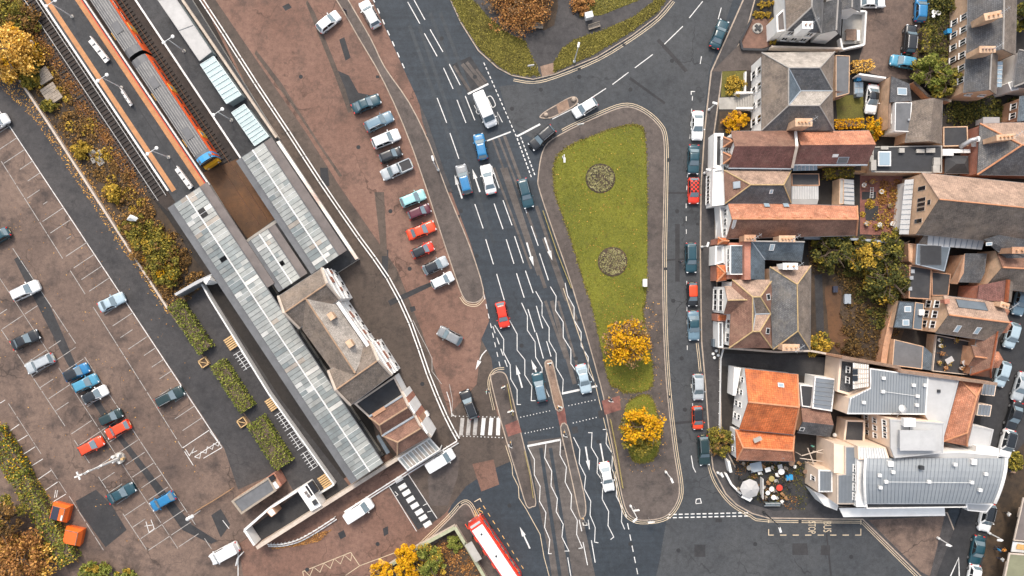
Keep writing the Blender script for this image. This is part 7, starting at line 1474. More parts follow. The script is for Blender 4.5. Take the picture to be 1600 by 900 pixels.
scrub('undergrowth', 'dark planting in the north-east gardens', [(1440, 0), (1484, 0), (1488, 150), (1440, 120)], 6000, .22, 'dkgreen', .6, 110); scrub('undergrowth', 'dark growth behind the barn', [(1480, 160), (1590, 160), (1590, 185), (1480, 195)], 5000, .24, 'dkgreen', 1.0, 60); scrub('undergrowth', 'autumn planting of the tiled garden', [(1372, 282), (1408, 282), (1405, 360), (1372, 360)], 2500, .2, 'rust_l', .7, 26); scrub('undergrowth', 'yellow planting of the tiled garden', [(1345, 320), (1408, 300), (1405, 362), (1345, 362)], 1200, .2, 'scrub_y', .7, 12)
tree((1598, 25), 4.0, 2.0, 'tree cut by the right edge beside the brick villa', 'dkgreen', 'olive', nc=40); bush((1586, 720), 1.2, 1.4, 'green bush on the brick paving at the right edge', 'olive')
# ---------------------------------------------------------------- street furniture, props, people
def street_lamp(base, head, label, h, group='street lamps', mat='steel', out=None, zb=.12, name='street_lamp'):
    b = P(*base, zb); hd = P(*head, h); r = thing(name, label, 'lamp', b, group); top = Vector((b.x, b.y, h - .2))
    mb = MB(); mb.tube([b, top], [.11, .06], 8); mb.build('post', M[mat], r); mb = MB(); mb.tube([top, top.lerp(hd, .4) + Vector((0, 0, .2)), hd], .045, 6); mb.build('arm', M[mat], r)
    d = (hd - top); ang = math.atan2(d.y, d.x); mb = MB(); mb.box((hd.x, hd.y, hd.z), (.75, .3, .14), ang); mb.build('lamp_head', M['whitecon'], r); mb = MB(); mb.lathe(b, [(.2, 0), (.2, .5), (.12, .6)], 8); mb.build('base', M[mat], r)
for b, hd, lb, hh in (((685, 266), (676, 247), 'street lamp on the pavement beside the forecourt row', 6.2), ((897, 97), (904, 70), 'street lamp on the upper island grass', 6.2), ((985, 790), (992, 813), 'street lamp at the tip of the central island', 6.0), ((1040, 737), (1050, 751), 'short street lamp near the island\'s lower right kerb', 3.6), ((1107, 172), (1117, 161), 'street lamp outside the hipped house steps', 4.0), ((1100, 271), (1107, 265), 'street lamp beside the person in pink', 3.4), ((1096, 386), (1106, 382), 'street lamp outside the blue slate house', 3.4), ((1193, 800), (1219, 828), 'dark street lamp by the bus stop bay', 6.2), ((1121, 738), (1128, 742), 'short lamp at the street corner', 3.0), ((1465, 840), (1482, 852), 'street lamp beside the hotel plaza', 3.8), ((1544, 832), (1562, 844), 'street lamp among the people at the rear street', 3.6), ((880, 246), (882, 250), 'short post lamp on the lawn', 2.5)):
    street_lamp(b, hd, lb, hh, mat='darkmetal' if 'dark' in lb else 'whitemetal')
# tall mast in the car park
b = P(188, 715); r = thing('lamp_mast', 'tall white lamp mast leaning over the car park bays', 'lamp mast', b)
mb = MB(); mb.lathe(b, [(.9, 0), (.9, .35), (.5, .5)], 10); mb.build('base', M['concrete'], r); mb = MB(); mb.tube([b, b + Vector((0, 0, 10.3))], [.2, .09], 10); mb.build('mast', M['whitecon'], r)
for z in (5.2, 8.4): mb = MB(); mb.box((b.x, b.y, z), (.8, .25, .3), .6); mb.build('sign_box', M['whitecon'], r)
for k in range(4): mb = MB(); a = k * 1.57 + .4; mb.box((b.x + .35 * math.cos(a), b.y + .35 * math.sin(a), 10.3), (.5, .22, .16), a); mb.build('floodlight', M['whitecon'], r)
for k in range(5): mb = MB(); a = k * 1.3; mb.box((b.x + .8 * math.cos(a), b.y + .6 * math.sin(a), .75), (.4, .3, .6), a); mb.build('cabinet', M['whitecon' if k else 'pine'], r)
# globes + second column at the cycle shelter
b = P(313, 798); r = thing('globe_lamp', 'white triple-globe lamp at the end of the orange railing', 'lamp', b); mb = MB(); mb.tube([b, b + Vector((0, 0, 2.6))], .06, 8); mb.build('post', M['whitemetal'], r)
for dx, dy, z in ((0, 0, 2.7), (-.6, -.35, 2.3), (-1.0, -.6, 2.1)): mb = MB(); c = b + Vector((dx, dy, z)); mb.lathe(c, [(.05, -.28), (.24, -.15), (.3, 0), (.22, .18), (.05, .27)], 12); mb.build('globe', M['whitecon'], r, True); m2 = MB(); m2.tube([b + Vector((0, 0, 2.0)), c - Vector((0, 0, .25))], .03, 5); m2.build('arm', M['whitemetal'], r)
def railing(px, label, hgt=1.0, mat='whitemetal', step=1.2, name='guard_railing', group=None, bars=2, zb=.12, w=.05):
    pts = [P(x, y, zb) for x, y in px]; r = thing(name, label, 'railing', pts[0], group)
    for hz in np.linspace(hgt / bars, hgt, bars):
        mb = MB()
        for i in range(len(pts) - 1): mb.tube([pts[i] + Vector((0, 0, hz)), pts[i + 1] + Vector((0, 0, hz))], w, 5)
        mb.build('rail', M[mat], r)
    pb = MB(); pb.box((0, 0, hgt / 2), (w * 1.4, w * 1.4, hgt)); pm = pb.mesh('post', M[mat])
    for i in range(len(pts) - 1):
        k = max(1, int((pts[i + 1] - pts[i]).length / step))
        for j in range(k + 1): link('post', pm, r, pts[i].lerp(pts[i + 1], j / k))
    return r
M['lichen'] = rough_col('lichen_metal', (.34,.27,.1), .3, .8, 3.0)
railing([(793, 600), (798, 628), (802, 648)], 'ochre guard railing on the upper end of the left island', 1.0, 'lichen', .35, zb=.12, w=.06); railing([(820, 705), (828, 740), (833, 775)], 'ochre guard railing on the lower end of the left island', 1.0, 'lichen', .35, w=.06); railing([(953, 655), (962, 700), (972, 760)], 'ochre guard railing beside the lower zigzag lines', 1.0, 'lichen', .35, w=.06); railing([(848, 330), (870, 395), (892, 450)], 'ochre guard railing beside the main lawn', 1.0, 'lichen', .5, w=.05)
railing([(365, 762), (335, 781), (308, 797)], 'rusty orange railing beside the brick shed', 1.0, 'woodframe', .9, zb=0, bars=3)
railing([(384, 828), (402, 813)], 'white barrier rail at the car-park gate', .9, 'whitemetal', .8, zb=0); railing([(372, 880), (375, 868), (381, 862)], 'white entrance barrier by the white van', .9, 'whitemetal', .8, zb=0, w=.09)
railing([(1128, 545), (1124, 560), (1122, 680)], 'thin white railing along the east pavement edge', .9, 'whitemetal', 1.6, group=None); railing([(1118, 325), (1117, 372)], 'thin railing in front of the terracotta house', .9, 'whitemetal', 1.2); railing([(1115, 212), (1115, 262)], 'white balustrade in front of the terrace house', 1.0, 'whitemetal', .5, w=.07)
# cycle racks
CR = 'cycle racks along the white wall'
for (x, y), n, lb in (((373, 550), 6, 'white cycle rack nearest the upper timber bench'), ((437, 644), 6, 'white cycle rack below the middle timber bench'), ((456, 674), 6, 'third white cycle rack along the wall'), ((477, 705), 6, 'white cycle rack nearest the kiosk end')):
    r = thing('cycle_rack', lb, 'cycle rack', P(x, y), CR)
    for s in (-4, 4): mb = MB(); a, b = P(*RF((x, y), 0, s)), P(*RF((x, y), 30, s)); mb.tube([a + Vector((0, 0, .12)), b + Vector((0, 0, .12))], .05, 5); mb.build('rail', M['whitemetal'], r)
    for i in range(n):
        a, b = P(*RF((x, y), 1 + i * 5.6, -6.5)), P(*RF((x, y), 1 + i * 5.6, 5)); mb = MB(); mb.tube([a, a + Vector((0, 0, .75)), b + Vector((0, 0, .75)), b], .04, 5); mb.build('hoop', M['whitemetal'], r)
# timber benches and crates
TB = 'slatted timber benches'
for (x, y), lb in (((364, 535), 'slatted yellow timber bench by the uppermost cycle rack'), ((428, 630), 'slatted yellow timber bench between the cycle racks'), ((510, 750), 'small slatted timber bench near the kiosk')):
    r = thing('timber_bench', lb, 'bench', P(x, y), TB)
    for i in range(6):
        a, b = P(*RF((x, y), -9 + i * 3.4, -9)), P(*RF((x, y), -9 + i * 3.4, 6)); d = b - a; mb = MB(); mb.box(((a.x + b.x) / 2, (a.y + b.y) / 2, .46), (d.length, .22, .06), math.atan2(d.y, d.x)); mb.build('slat', M['pine'], r)
    for s in (-7, 4):
        for t in (-7, 6): c = P(*RF((x, y), t, s)); mb = MB(); mb.box((c.x, c.y, .21), (.12, .12, .42), RAILANG); mb.build('leg', M['pine'], r)
for (x, y), lb in (((320, 566), 'square timber frame planter beside the uppermost hedge'), ((380, 659), 'square timber frame planter between the lower hedges')):
    c = P(x, y); r = thing('timber_planter', lb, 'planter', c, 'timber frame planters')
    for k in range(4): a = RAILANG + k * math.pi / 2; mb = MB(); mb.box((c.x + .6 * math.cos(a), c.y + .6 * math.sin(a), .25), (.14, 1.3, .5), a); mb.build('board', M['pine'], r)
    mb = MB(); mb.box((c.x, c.y, .18), (1.1, 1.1, .3), RAILANG); mb.build('soil', M['soil'], r); mb = MB(); mb.box((c.x, c.y, .48), (1.5, .1, .06), RAILANG + .8); mb.build('brace', M['pine'], r)
# trackside things
def stack(px, label, n=5, w=2.2, l=1.7):
    c = P(*px); r = thing('timber_stack', label, 'timber stack', c, 'weathered timber stacks')
    for i in range(n): mb = MB(); d = Vector((RN[0], -RN[1], 0)); p = c + Vector((math.cos(RAILANG), math.sin(RAILANG), 0)) * ((i + .5) / n - .5) * l * 1.3; mb.box((p.x, p.y, .55), (l * 1.3 / n - .04, w, .1 + random.random() * .06), RAILANG + random.uniform(-.02, .02)); mb.build('plank', M['wood_grey'], r)
    mb = MB(); mb.box((c.x, c.y, .25), (l * 1.2, w * .9, .48), RAILANG); mb.build('base', M['wood_grey'], r)
stack((72, 120), 'upper weathered timber stack beside the siding'); stack((84, 148), 'lower wider weathered timber stack beside the siding', 6, 2.4, 2.2)
for i, (x, y) in enumerate(((146, 240), (153, 247), (159, 254), (149, 250), (156, 240))):
    c = P(x, y); r = thing('wooden_pallet', ('pale pallet at the upper corner of the trackside pallet group', 'pale pallet in the middle of the trackside group', 'pale pallet at the lower end of the trackside group', 'pallet nearest the car park in the trackside group', 'pallet nearest the railway in the trackside group')[i], 'pallet', c, 'trackside pallets')
    for k in range(4): mb = MB(); a = RAILANG + math.pi / 2; p = c + Vector((math.cos(RAILANG), math.sin(RAILANG), 0)) * (k - 1.5) * .22; mb.box((p.x, p.y, .3), (.15, 1.0, .06), RAILANG); mb.build('slat', M['concrete'], r)
    mb = MB(); mb.box((c.x, c.y, .14), (.9, .95, .22), RAILANG); mb.build('base', M['wood_grey'], r)
for (x, y), lb, mt in (((42, 71), 'white barrel nearer the amber tree', 'whitecon'), ((51, 69), 'blue-topped white barrel beside the trackside beam', 'navy')):
    c = P(x, y); r = thing('barrel', lb, 'barrel', c, 'trackside barrels'); mb = MB(); mb.lathe(c, [(.4, 0), (.46, .3), (.46, .6), (.4, .9)], 12); mb.build('drum', M['whitecon'], r); mb = MB(); mb.lathe((c.x, c.y, .9), [(.36, 0), (.33, .06)], 12); mb.build('lid', M[mt], r)
r = thing('rusty_beam', 'long rusty beam lying in the top left scrub', 'beam', P(22, 45)); mb = MB(); a, b = P(9, 20), P(36, 68); d = b - a; mb.box(((a.x + b.x) / 2, (a.y + b.y) / 2, .5), (d.length, .16, .22), math.atan2(d.y, d.x)); mb.build('web', M['rust'], r); mb = MB(); mb.box(((a.x + b.x) / 2, (a.y + b.y) / 2, .63), (d.length, .35, .04), math.atan2(d.y, d.x)); mb.build('flange', M['rust'], r)
for p in (a, b): mb = MB(); mb.box((p.x, p.y, .2), (.3, .3, .4)); mb.build('block', M['concrete'], r)
mb = MB(); c = P(217, 343)
for k in range(7):
    a0, a1 = k * .9, (k + 1) * .9; R0 = (1.0, .7, .95, .6, .9, .75, .95, 1.0); q = lambda a, i: (c.x + R0[i] * math.cos(a), c.y + R0[i] * .6 * math.sin(a), 2.0); mb.face([q(a0, k), q(a1, k + 1), (c.x, c.y, 2.5 + .1 * (k % 2))])
tag(mb.build('tarpaulin', M['whitecloth']), 'crumpled white tarpaulin caught on the bushes', 'tarpaulin')
# orange containers
def container(px, label, rz, window, group='orange containers'):
    c = P(*px); r = thing('clothes_container', label, 'container', c, group, 0); s0, s1 = 1.5, 1.25; mb = MB(); ca, sa = math.cos(rz), math.sin(rz)
    def rg(h_, z): return [(c.x + (x * ca - y * sa) * h_, c.y + (x * sa + y * ca) * h_, z) for x, y in ((-1, -1), (1, -1), (1, 1), (-1, 1))]
    a, b, d = rg(1.2, .0), rg(1.35, 1.0), rg(1.0, 1.75)
    for A_, B_ in ((a, b), (b, d)):
        for k in range(4): mb.face([A_[k - 1], A_[k], B_[k], B_[k - 1]])
    mb.build('body', M['orangeplastic'], r); mb = MB(); mb.face(d); mb.build('lid', M['orangeplastic'], r)
    mb = MB(); mb.tube([d[2], d[3]], .06, 5); mb.tube([d[1], d[2]], .06, 5); mb.build('rim', M['tan'], r)
    if window: mb = MB(); q = [Vector(d[0]).lerp(Vector(d[1]), .05), Vector(d[0]).lerp(Vector(d[1]), .6), Vector(d[3]).lerp(Vector(d[2]), .6), Vector(d[3]).lerp(Vector(d[2]), .05)]; mb.face([p + Vector((0, 0, .04)) for p in q]); mb.build('opening', M['navy'], r); mb = MB(); p = Vector(d[1]).lerp(Vector(d[2]), .3); mb.box((p.x - .2, p.y, 1.8), (.25, .8, .03), rz); mb.build('notice', M['whitecon'], r)
container((101, 797), 'orange steel container with dark opening beside the hedge', math.radians(-14), True); container((121, 834), 'closed orange steel container below the open one', math.radians(-12), False)
# traffic signals
def signal(px, label, rz=0., zb=.13):
    b = P(*px, zb); r = thing('traffic_signal', label, 'traffic signal', b, 'traffic signals at the crossing'); mb = MB(); mb.tube([b, b + Vector((0, 0, 3.2))], .06, 8); mb.build('pole', M['steel'], r)
    d = Vector((math.cos(rz), math.sin(rz), 0)); mb = MB(); c = b + d * .15; mb.box((c.x, c.y, 2.8), (.32, .34, .95), rz); mb.build('signal_head', M['black'], r); mb = MB(); mb.box((c.x + d.x * .2, c.y + d.y * .2, 2.8), (.04, .7, 1.2), rz); mb.build('backing_board', M['whitecon'], r)
    for k, mt in enumerate(('redplastic', 'orangecloth', 'green')): mb = MB(); c2 = c + d * .25; mb.lathe((c2.x, c2.y, 2.5 + k * .28), [(.1, 0), (.1, .04)], 8); mb.build('lens', M[mt], r)
    mb = MB(); mb.box((b.x - .1, b.y - .05, 1.2), (.18, .18, .35), rz); mb.build('push_button_box', M['yellowpaint'], r)
for px, lb, rz in (((788, 604), 'traffic signal at the head of the left island', 2.0), ((799, 688), 'traffic signal below the red paving of the left island', 4.2), ((872, 634), 'traffic signal at the foot of the tan island', 1.2), ((882, 672), 'traffic signal at the head of the lower middle island', 4.4), ((951, 619), 'traffic signal on the lawn-side pavement', 4.6), ((799, 641), 'traffic signal beside the ochre railing', 1.9), ((911, 806), 'keep-left signal post at the lower tip of the middle island', 4.7), ((858, 568), 'keep-left signal post on the tan island\'s upper tip', 1.8), ((765, 608), 'small signal post at the left island\'s rounded kerb', 3.0)): signal(px, lb, rz)
for (x, y), lb in (((798, 640), 'round give-way sign plate beside the left island railing'), ((990, 791), 'white direction sign at the island tip'), ((829, 110), 'small white plate sign on the upper grass'), ((1013, 809), 'thin sign at the island\'s lower kerb'), ((905, 200), 'black and white sign by the lawn\'s upper path')):
    b = P(x, y, .12); r = thing('road_sign', lb, 'sign', b, 'small road signs'); mb = MB(); mb.tube([b, b + Vector((0, 0, 2.2))], .04, 6); mb.build('pole', M['steel'], r); mb = MB(); mb.box((b.x, b.y + .06, 2.3), (1.0, .08, .6), .15); mb.build('sign_plate', M['whitecon'], r)
# cabinets, benches, bins
def cabinet(px, label, size, rz=0., mat='whitecon', name='utility_cabinet', cat='cabinet'):
    b = P(*px, .12); r = thing(name, label, cat, b); mb = MB(); mb.box((b.x, b.y, .12 + size[2] / 2), size, rz); mb.build('body', M[mat], r); mb = MB(); mb.box((b.x, b.y, .15 + size[2]), (size[0] + .1, size[1] + .1, .06), rz); mb.build('lid', M[mat], r); mb = MB(); d = Vector((-math.sin(rz), math.cos(rz))); mb.box((b.x - d.x * size[1] / 2, b.y - d.y * size[1] / 2, .7), (.2, .05, .1), rz); mb.build('handle', M['darkmetal'], r)
cabinet((919, 28), 'white cabinet beside the upper island path', (1.1, .8, 1.3), .25); cabinet((1006, 442), 'narrow white cabinet at the lawn\'s right edge', (.5, 1.1, 1.1)); cabinet((666, 646), 'white square cabinet by the annexe front', (.8, .8, 1.0), RAILANG); cabinet((1115, 535), 'dark teal bin at the brown hip house front', (.8, 1.1, 1.1), 0, 'felt_blue', 'wheelie_bin', 'bin'); cabinet((1337, 126), 'blue bin beside the grid panel', (.6, .6, 1.0), 0, 'blue', 'wheelie_bin', 'bin'); cabinet((1338, 151), 'grey-blue bin under the grid panel', (.9, .5, 1.0), 0, 'felt_blue', 'wheelie_bin', 'bin'); cabinet((1322, 467), 'pale oval tub on the garden soil', (.9, 1.4, .5), 0, 'lead', 'garden_tub', 'tub'); cabinet((1477, 52), 'bright blue bin in the north-east garden', (.6, .6, 1.0), 0, 'blue', 'wheelie_bin', 'bin'); cabinet((1486, 9), 'blue tub at the top of the north-east garden', (.7, .7, .6), 0, 'blue', 'garden_tub', 'tub')
cabinet((1303, 452), 'dark blue tub beside the garden path', (.6, .9, .5), 0, 'navy', 'garden_tub', 'tub')
for (x, y, rz), lb in (((928, 43, .3), 'grey bench on the upper island path'), ((839, 43, -.1), 'grey bench below the russet shrub')):
    b = P(x, y, .12); r = thing('park_bench', lb, 'bench', b, 'park benches'); ca, sa = math.cos(rz), math.sin(rz)
    for k in range(4): mb = MB(); o_ = (k - 1.5) * .14; mb.box((b.x - sa * o_, b.y + ca * o_, .58), (1.9, .11, .05), rz); mb.build('seat_slat', M['wood_grey'], r)
    for k in range(3): mb = MB(); o_ = .3 + k * .03; mb.box((b.x - sa * o_, b.y + ca * o_, .75 + k * .14), (1.9, .04, .11), rz); mb.build('back_slat', M['wood_grey'], r)
    for s in (-.8, .8): mb = MB(); mb.box((b.x + ca * s, b.y + sa * s, .34), (.08, .6, .45), rz); mb.build('leg', M['darkmetal'], r)
gp = thing('grid_frame', 'white gridded cold frame behind the hipped house', 'cold frame', P(1342, 138)); q = [P(1335, 128, .7), P(1349, 128, .7), P(1349, 147, .5), P(1335, 147, .5)]
for i in range(2):
    for j in range(2): mb = MB(); f = lambda u, v: q[0].lerp(q[1], u).lerp(q[3].lerp(q[2], u), v); e = .04; mb.slab([f(i / 2 + e, j / 2 + e), f((i + 1) / 2 - e, j / 2 + e), f((i + 1) / 2 - e, (j + 1) / 2 - e), f(i / 2 + e, (j + 1) / 2 - e)], .03); mb.build('pane', M['skyglass'], gp)
mb = MB(); mb.slab([p - Vector((0, 0, .05)) for p in q], .3); mb.build('frame', M['felt_pale'], gp)
# bus shelter + garden wall at the bottom
bs = thing('bus_shelter', 'stained grey bus shelter roof beside the bus', 'bus shelter', P(740, 862)); q = [P(*p, 2.5) for p in ((726, 852), (737, 846), (753, 873), (743, 879))]; mb = MB(); mb.slab(q, .12); mb.build('roof', M['concrete'], bs)
for i in range(4): mb = MB(); mb.tube([(q[i].x, q[i].y, .12), q[i]], .05, 6); mb.build('post', M['darkmetal'], bs)
mb = MB(); mb.wall(q[0].lerp(q[3], .02), q[3], .2, 2.3); mb.build('back_panel', M['shelter_glass'], bs)
M['mosscop'] = rough_col('mossy_coping', (.36,.37,.25), .2, .8, 1.2, (.22,.24,.13), .6)
wall_run('garden_wall', 'mossy pale coped wall round the bottom garden', [(600, 890), (650, 857), (711, 824), (727, 850), (762, 910)], 1.2, .5, 'coping', 'mosscop', .1)
# gravel-bed ornament
c = P(1183, 45); r = thing('garden_ornament', 'dark cross-shaped stone ornament in the gravel bed', 'ornament', c); mb = MB(); mb.lathe((c.x, c.y, .13), [(.85, 0), (.8, .2), (.6, .22)], 14); mb.build('ring', M['concrete'], r); mb = MB(); mb.box((c.x, c.y, .42), (1.2, .35, .2), .7); mb.box((c.x, c.y, .43), (1.2, .35, .2), .7 + math.pi / 2); mb.build('cross', M['darkmetal'], r)
garden_wall('dark low edging wall round the gravel bed', [(1175, 28), (1157, 64), (1160, 77), (1195, 78), (1212, 72)], .5, 'slate_dk', .3, 'felt_dark')
# cafe terrace
um = P(1173, 765, 2.6); r = thing('cafe_parasol', 'large pale octagonal parasol on the cafe terrace', 'parasol', (um.x, um.y, .13)); n = 8
for k in range(n):
    a0, a1 = 2 * math.pi * k / n, 2 * math.pi * (k + 1) / n; mb = MB(); mb.face([(um.x + 1.5 * math.cos(a0), um.y + 1.5 * math.sin(a0), 2.15), (um.x + 1.5 * math.cos(a1), um.y + 1.5 * math.sin(a1), 2.15), (um.x, um.y, 2.75)]); mb.build('canopy_panel', M['greyroof'], r)
    mb = MB(); mb.tube([(um.x, um.y, 2.73), (um.x + 1.5 * math.cos(a0), um.y + 1.5 * math.sin(a0), 2.14)], .025, 4); mb.build('rib', M['steel'], r)
mb = MB(); mb.tube([(um.x, um.y, .13), (um.x, um.y, 2.9)], .04, 6); mb.build('pole', M['steel'], r)
POTC = ('whitecon', 'whitecloth', 'tan', 'pot', 'concrete')
def cafe_table(px, label, mat, rnd, sz=.5, group='cafe terrace tables'):
    c = P(*px, .13); r = thing('cafe_table', label, 'table', c, group); mb = MB()
    if rnd: mb.lathe((c.x, c.y, .84), [(sz, 0), (sz, .04), (sz * .55, .05)], 14)
    else: mb.box((c.x, c.y, .86), (sz * 2, sz * 1.6, .05), random.uniform(-.3, .3))
    mb.build('table_top', M[mat], r); mb = MB(); mb.tube([(c.x, c.y, .13), (c.x, c.y, .84)], .05, 6); mb.build('leg', M['darkmetal'], r); mb = MB(); mb.lathe((c.x, c.y, .13), [(.3, 0), (.28, .05)], 10); mb.build('foot', M['darkmetal'], r)
TABS = []
for px, lb, mt, rn, sz in (((1179, 728), 'pale blue-white cloth table nearest the orange wing', 'lead', False, .9), ((1197, 732), 'white square table below the orange wing', 'whitecloth', False, .42), ((1216, 727), 'grey-white square table beside the chairs', 'felt_pale', False, .35), ((1218, 735), 'round white table with dark centre near the middle', 'whitecloth', True, .5), ((1203, 746), 'ochre round table on the grass mat', 'lichen', True, .45), ((1203, 762), 'white ring table below the ochre one', 'whitecloth', True, .4), ((1215, 760), 'red round table among the white ones', 'redplastic', True, .5), ((1206, 775), 'lower white ring table near the terrace edge', 'whitecloth', True, .38), ((1197, 768), 'white ring table left of the red one', 'whitecloth', True, .35), ((1158, 758), 'small white table left of the parasol', 'concrete', True, .3), ((1168, 729), 'grey round table beside the white post', 'concrete', True, .4), ((1234, 722), 'tan ring table at the top right of the terrace', 'tan', True, .45), ((1255, 735), 'cream pot table by the hotel wall', 'tan', True, .35)): cafe_table(px, lb, mt, rn, sz); TABS.append((px, lb))
def chair(px, rz, label, mat, group='cafe terrace chairs'):
    c = P(*px, .13); r = thing('cafe_chair', label, 'chair', c, group); ca, sa = math.cos(rz), math.sin(rz); mb = MB(); mb.box((c.x, c.y, .58), (.45, .45, .05), rz); mb.build('seat', M[mat], r); mb = MB(); mb.box((c.x - .22 * ca, c.y - .22 * sa, .85), (.05, .45, .5), rz); mb.build('backrest', M[mat], r)
    for dx in (-.18, .18):
        for dy in (-.18, .18): mb = MB(); mb.box((c.x + dx * ca - dy * sa, c.y + dx * sa + dy * ca, .35), (.05, .05, .45), rz); mb.build('leg', M['darkmetal'], r)
CH = [(1160, 723), (1172, 737), (1185, 738), (1190, 727), (1205, 729), (1210, 722), (1225, 730), (1226, 739), (1212, 740), (1198, 752), (1210, 750), (1222, 757), (1208, 766), (1200, 778), (1212, 777), (1220, 770), (1192, 760), (1155, 745), (1152, 762), (1162, 750), (1240, 728), (1246, 722), (1228, 748), (1232, 760), (1195, 775), (1188, 774), (1220, 782), (1226, 776)]
SEEN = set()
for i, px in enumerate(CH):
    k = i % 6; tb_ = min(TABS, key=lambda t: math.hypot(t[0][0] - px[0], t[0][1] - px[1])); dx, dy = px[0] - tb_[0][0], px[1] - tb_[0][1]; sd = ('right of' if dx > 0 else 'left of') if abs(dx) > abs(dy) else ('below' if dy > 0 else 'above')
    lb = ('grey timber', 'black', 'white', 'brown timber', 'pale grey', 'dark metal')[k] + ' cafe chair ' + sd + ' the ' + ' '.join(tb_[1].split()[:7]); lb = lb + ', farther one' if lb in SEEN else lb; SEEN.add(lb)
    chair(px, random.uniform(0, 6.28), lb, ('wood_grey', 'black', 'whitecon', 'woodframe', 'concrete', 'darkmetal')[k])
scrub('undergrowth', 'potted greenery crowded over the cafe terrace', [(1150, 720), (1258, 722), (1255, 790), (1200, 785), (1160, 770)], 2600, .16, 'dkgreen', .7, 60); scrub('undergrowth', 'autumn pot plants crowded over the cafe terrace', [(1150, 720), (1258, 722), (1255, 790), (1200, 785), (1160, 770)], 1300, .15, 'rust_l', .6, 34)
cabinet((1231, 744), 'bright blue box on the cafe terrace', (.9, .7, .7), .1, 'blue', 'storage_box', 'box')
wp = MB(); q = [P(1158, 777, 1.9), P(1163, 769, 2.0), P(1176, 779, 2.0), P(1172, 784, 1.9)]; wp.slab(q, .06); r = thing('white_awning', 'white rectangular awning below the parasol', 'awning', P(1167, 777)); wp.build('sheet', M['whitecloth'], r)
for p in q: mb = MB(); mb.tube([(p.x, p.y, .12), p], .03, 5); mb.build('post', M['steel'], r)
gs = thing('glass_screen', 'low framed glass screen at the terrace\'s street edge', 'screen', P(1208, 790))
for i in range(3): mb = MB(); a, b = P(1197 + i * 8, 787, 1.2), P(1204.5 + i * 8, 787, 1.2); mb.wall(a, b, .2, 1.15); mb.slab([a, b, b - Vector((0, .5, .5)), a - Vector((0, .5, .5))], .03); mb.build('pane', M['shelter_glass'], gs)
mb = MB(); a, b = P(1196, 787, 1.2), P(1221, 787, 1.2); mb.tube([a, b], .05, 5); mb.tube([a - Vector((0, .5, .5)), b - Vector((0, .5, .5))], .05, 5); mb.build('frame', M['steel'], gs)
garden_wall('curving white kerb wall of the cafe terrace', [(1134, 740), (1143, 757), (1158, 772)], .8, 'whitewall', .3, 'whitecon'); garden_wall('white gate wall at the terrace corner', [(1138, 720), (1142, 738)], 1.6, 'whitewall', .4, 'whitecon'); garden_wall('white side screen of the parasol', [(1192, 748), (1192, 780)], 1.2, 'whitewall', .12, 'whitecon')
# pots and clutter on the roof terrace and tiled garden
def pot(px, zb, label, group, mat='pot', pl='olive', s=1.0):
    c = P(*px, zb); r = thing('plant_pot', label, 'plant pot', c, group); mb = MB(); mb.lathe(c, [(.2 * s, 0), (.28 * s, .4 * s), (.3 * s, .42 * s), (.26 * s, .43 * s)], 10); mb.build('pot', M[mat], r); link('plant', leaf_mesh('plant', np.array(c) + (0, 0, .5 * s) + RNG.normal(size=(60, 3)) * .18 * s, .16, pl), r)['kind'] = 'stuff'
for i, px in enumerate(((1466, 531), (1468, 540), (1470, 552), (1466, 566), (1480, 568), (1500, 575), (1508, 560), (1492, 532), (1476, 574))): pot(px, 2.6, ('topmost', 'second', 'third', 'fourth', 'fifth', 'lowest right', 'rightmost', 'upper right', 'bottom middle')[i] + ' potted plant on the dark roof terrace', 'pots on the roof terrace', POTC[i % 5], ('olive', 'scrub_y', 'rust_l')[i % 3])
for i, px in enumerate(((1348, 290), (1375, 300), (1388, 322), (1400, 330), (1352, 350), (1372, 352), (1392, 350), (1360, 285))): pot(px, .13, ('upper left', 'upper middle', 'middle right', 'rightmost', 'lower left', 'lower middle', 'lower right', 'topmost')[i] + ' potted plant in the red tiled garden', 'pots in the tiled garden', POTC[i % 5], ('rust_l', 'gold', 'olive')[i % 3], 1.3)
for px, lb in (((1479, 562), 'white table on the roof terrace'), ((1505, 565), 'pale table at the roof terrace\'s right side')):
    c = P(*px, 2.6); r = thing('terrace_table', lb, 'table', c); mb = MB(); mb.box((c.x, c.y, 3.3), (1.2, .8, .06), .5); mb.build('table_top', M['felt_pale'], r); mb = MB(); mb.box((c.x, c.y, 2.9), (.12, .12, .75)); mb.build('leg', M['steel'], r)
for px, lb in (((1462, 23), 'larger round white table in the north-east garden'), ((1455, 22), 'small white table beside the larger round one'), ((1454, 28), 'round white stool beside the garden tables')): cafe_table(px, lb, 'whitecloth', True, .38 if 'larger' in lb else .25, 'white garden tables')
ld = thing('white_ladder', 'white ladder-like trellis lying in the tiled garden', 'trellis', P(1361, 301))
for s in (-.22, .22): mb = MB(); a, b = P(1361, 293), P(1360, 310); mb.tube([(a.x + s, a.y, .3), (b.x + s, b.y, .3)], .04, 5); mb.build('rail', M['whitecon'], ld)
for k in range(5): mb = MB(); a = P(1361, 294 + k * 3.6); mb.tube([(a.x - .22, a.y, .31), (a.x + .22, a.y, .31)], .035, 5); mb.build('rung', M['whitecon'], ld)
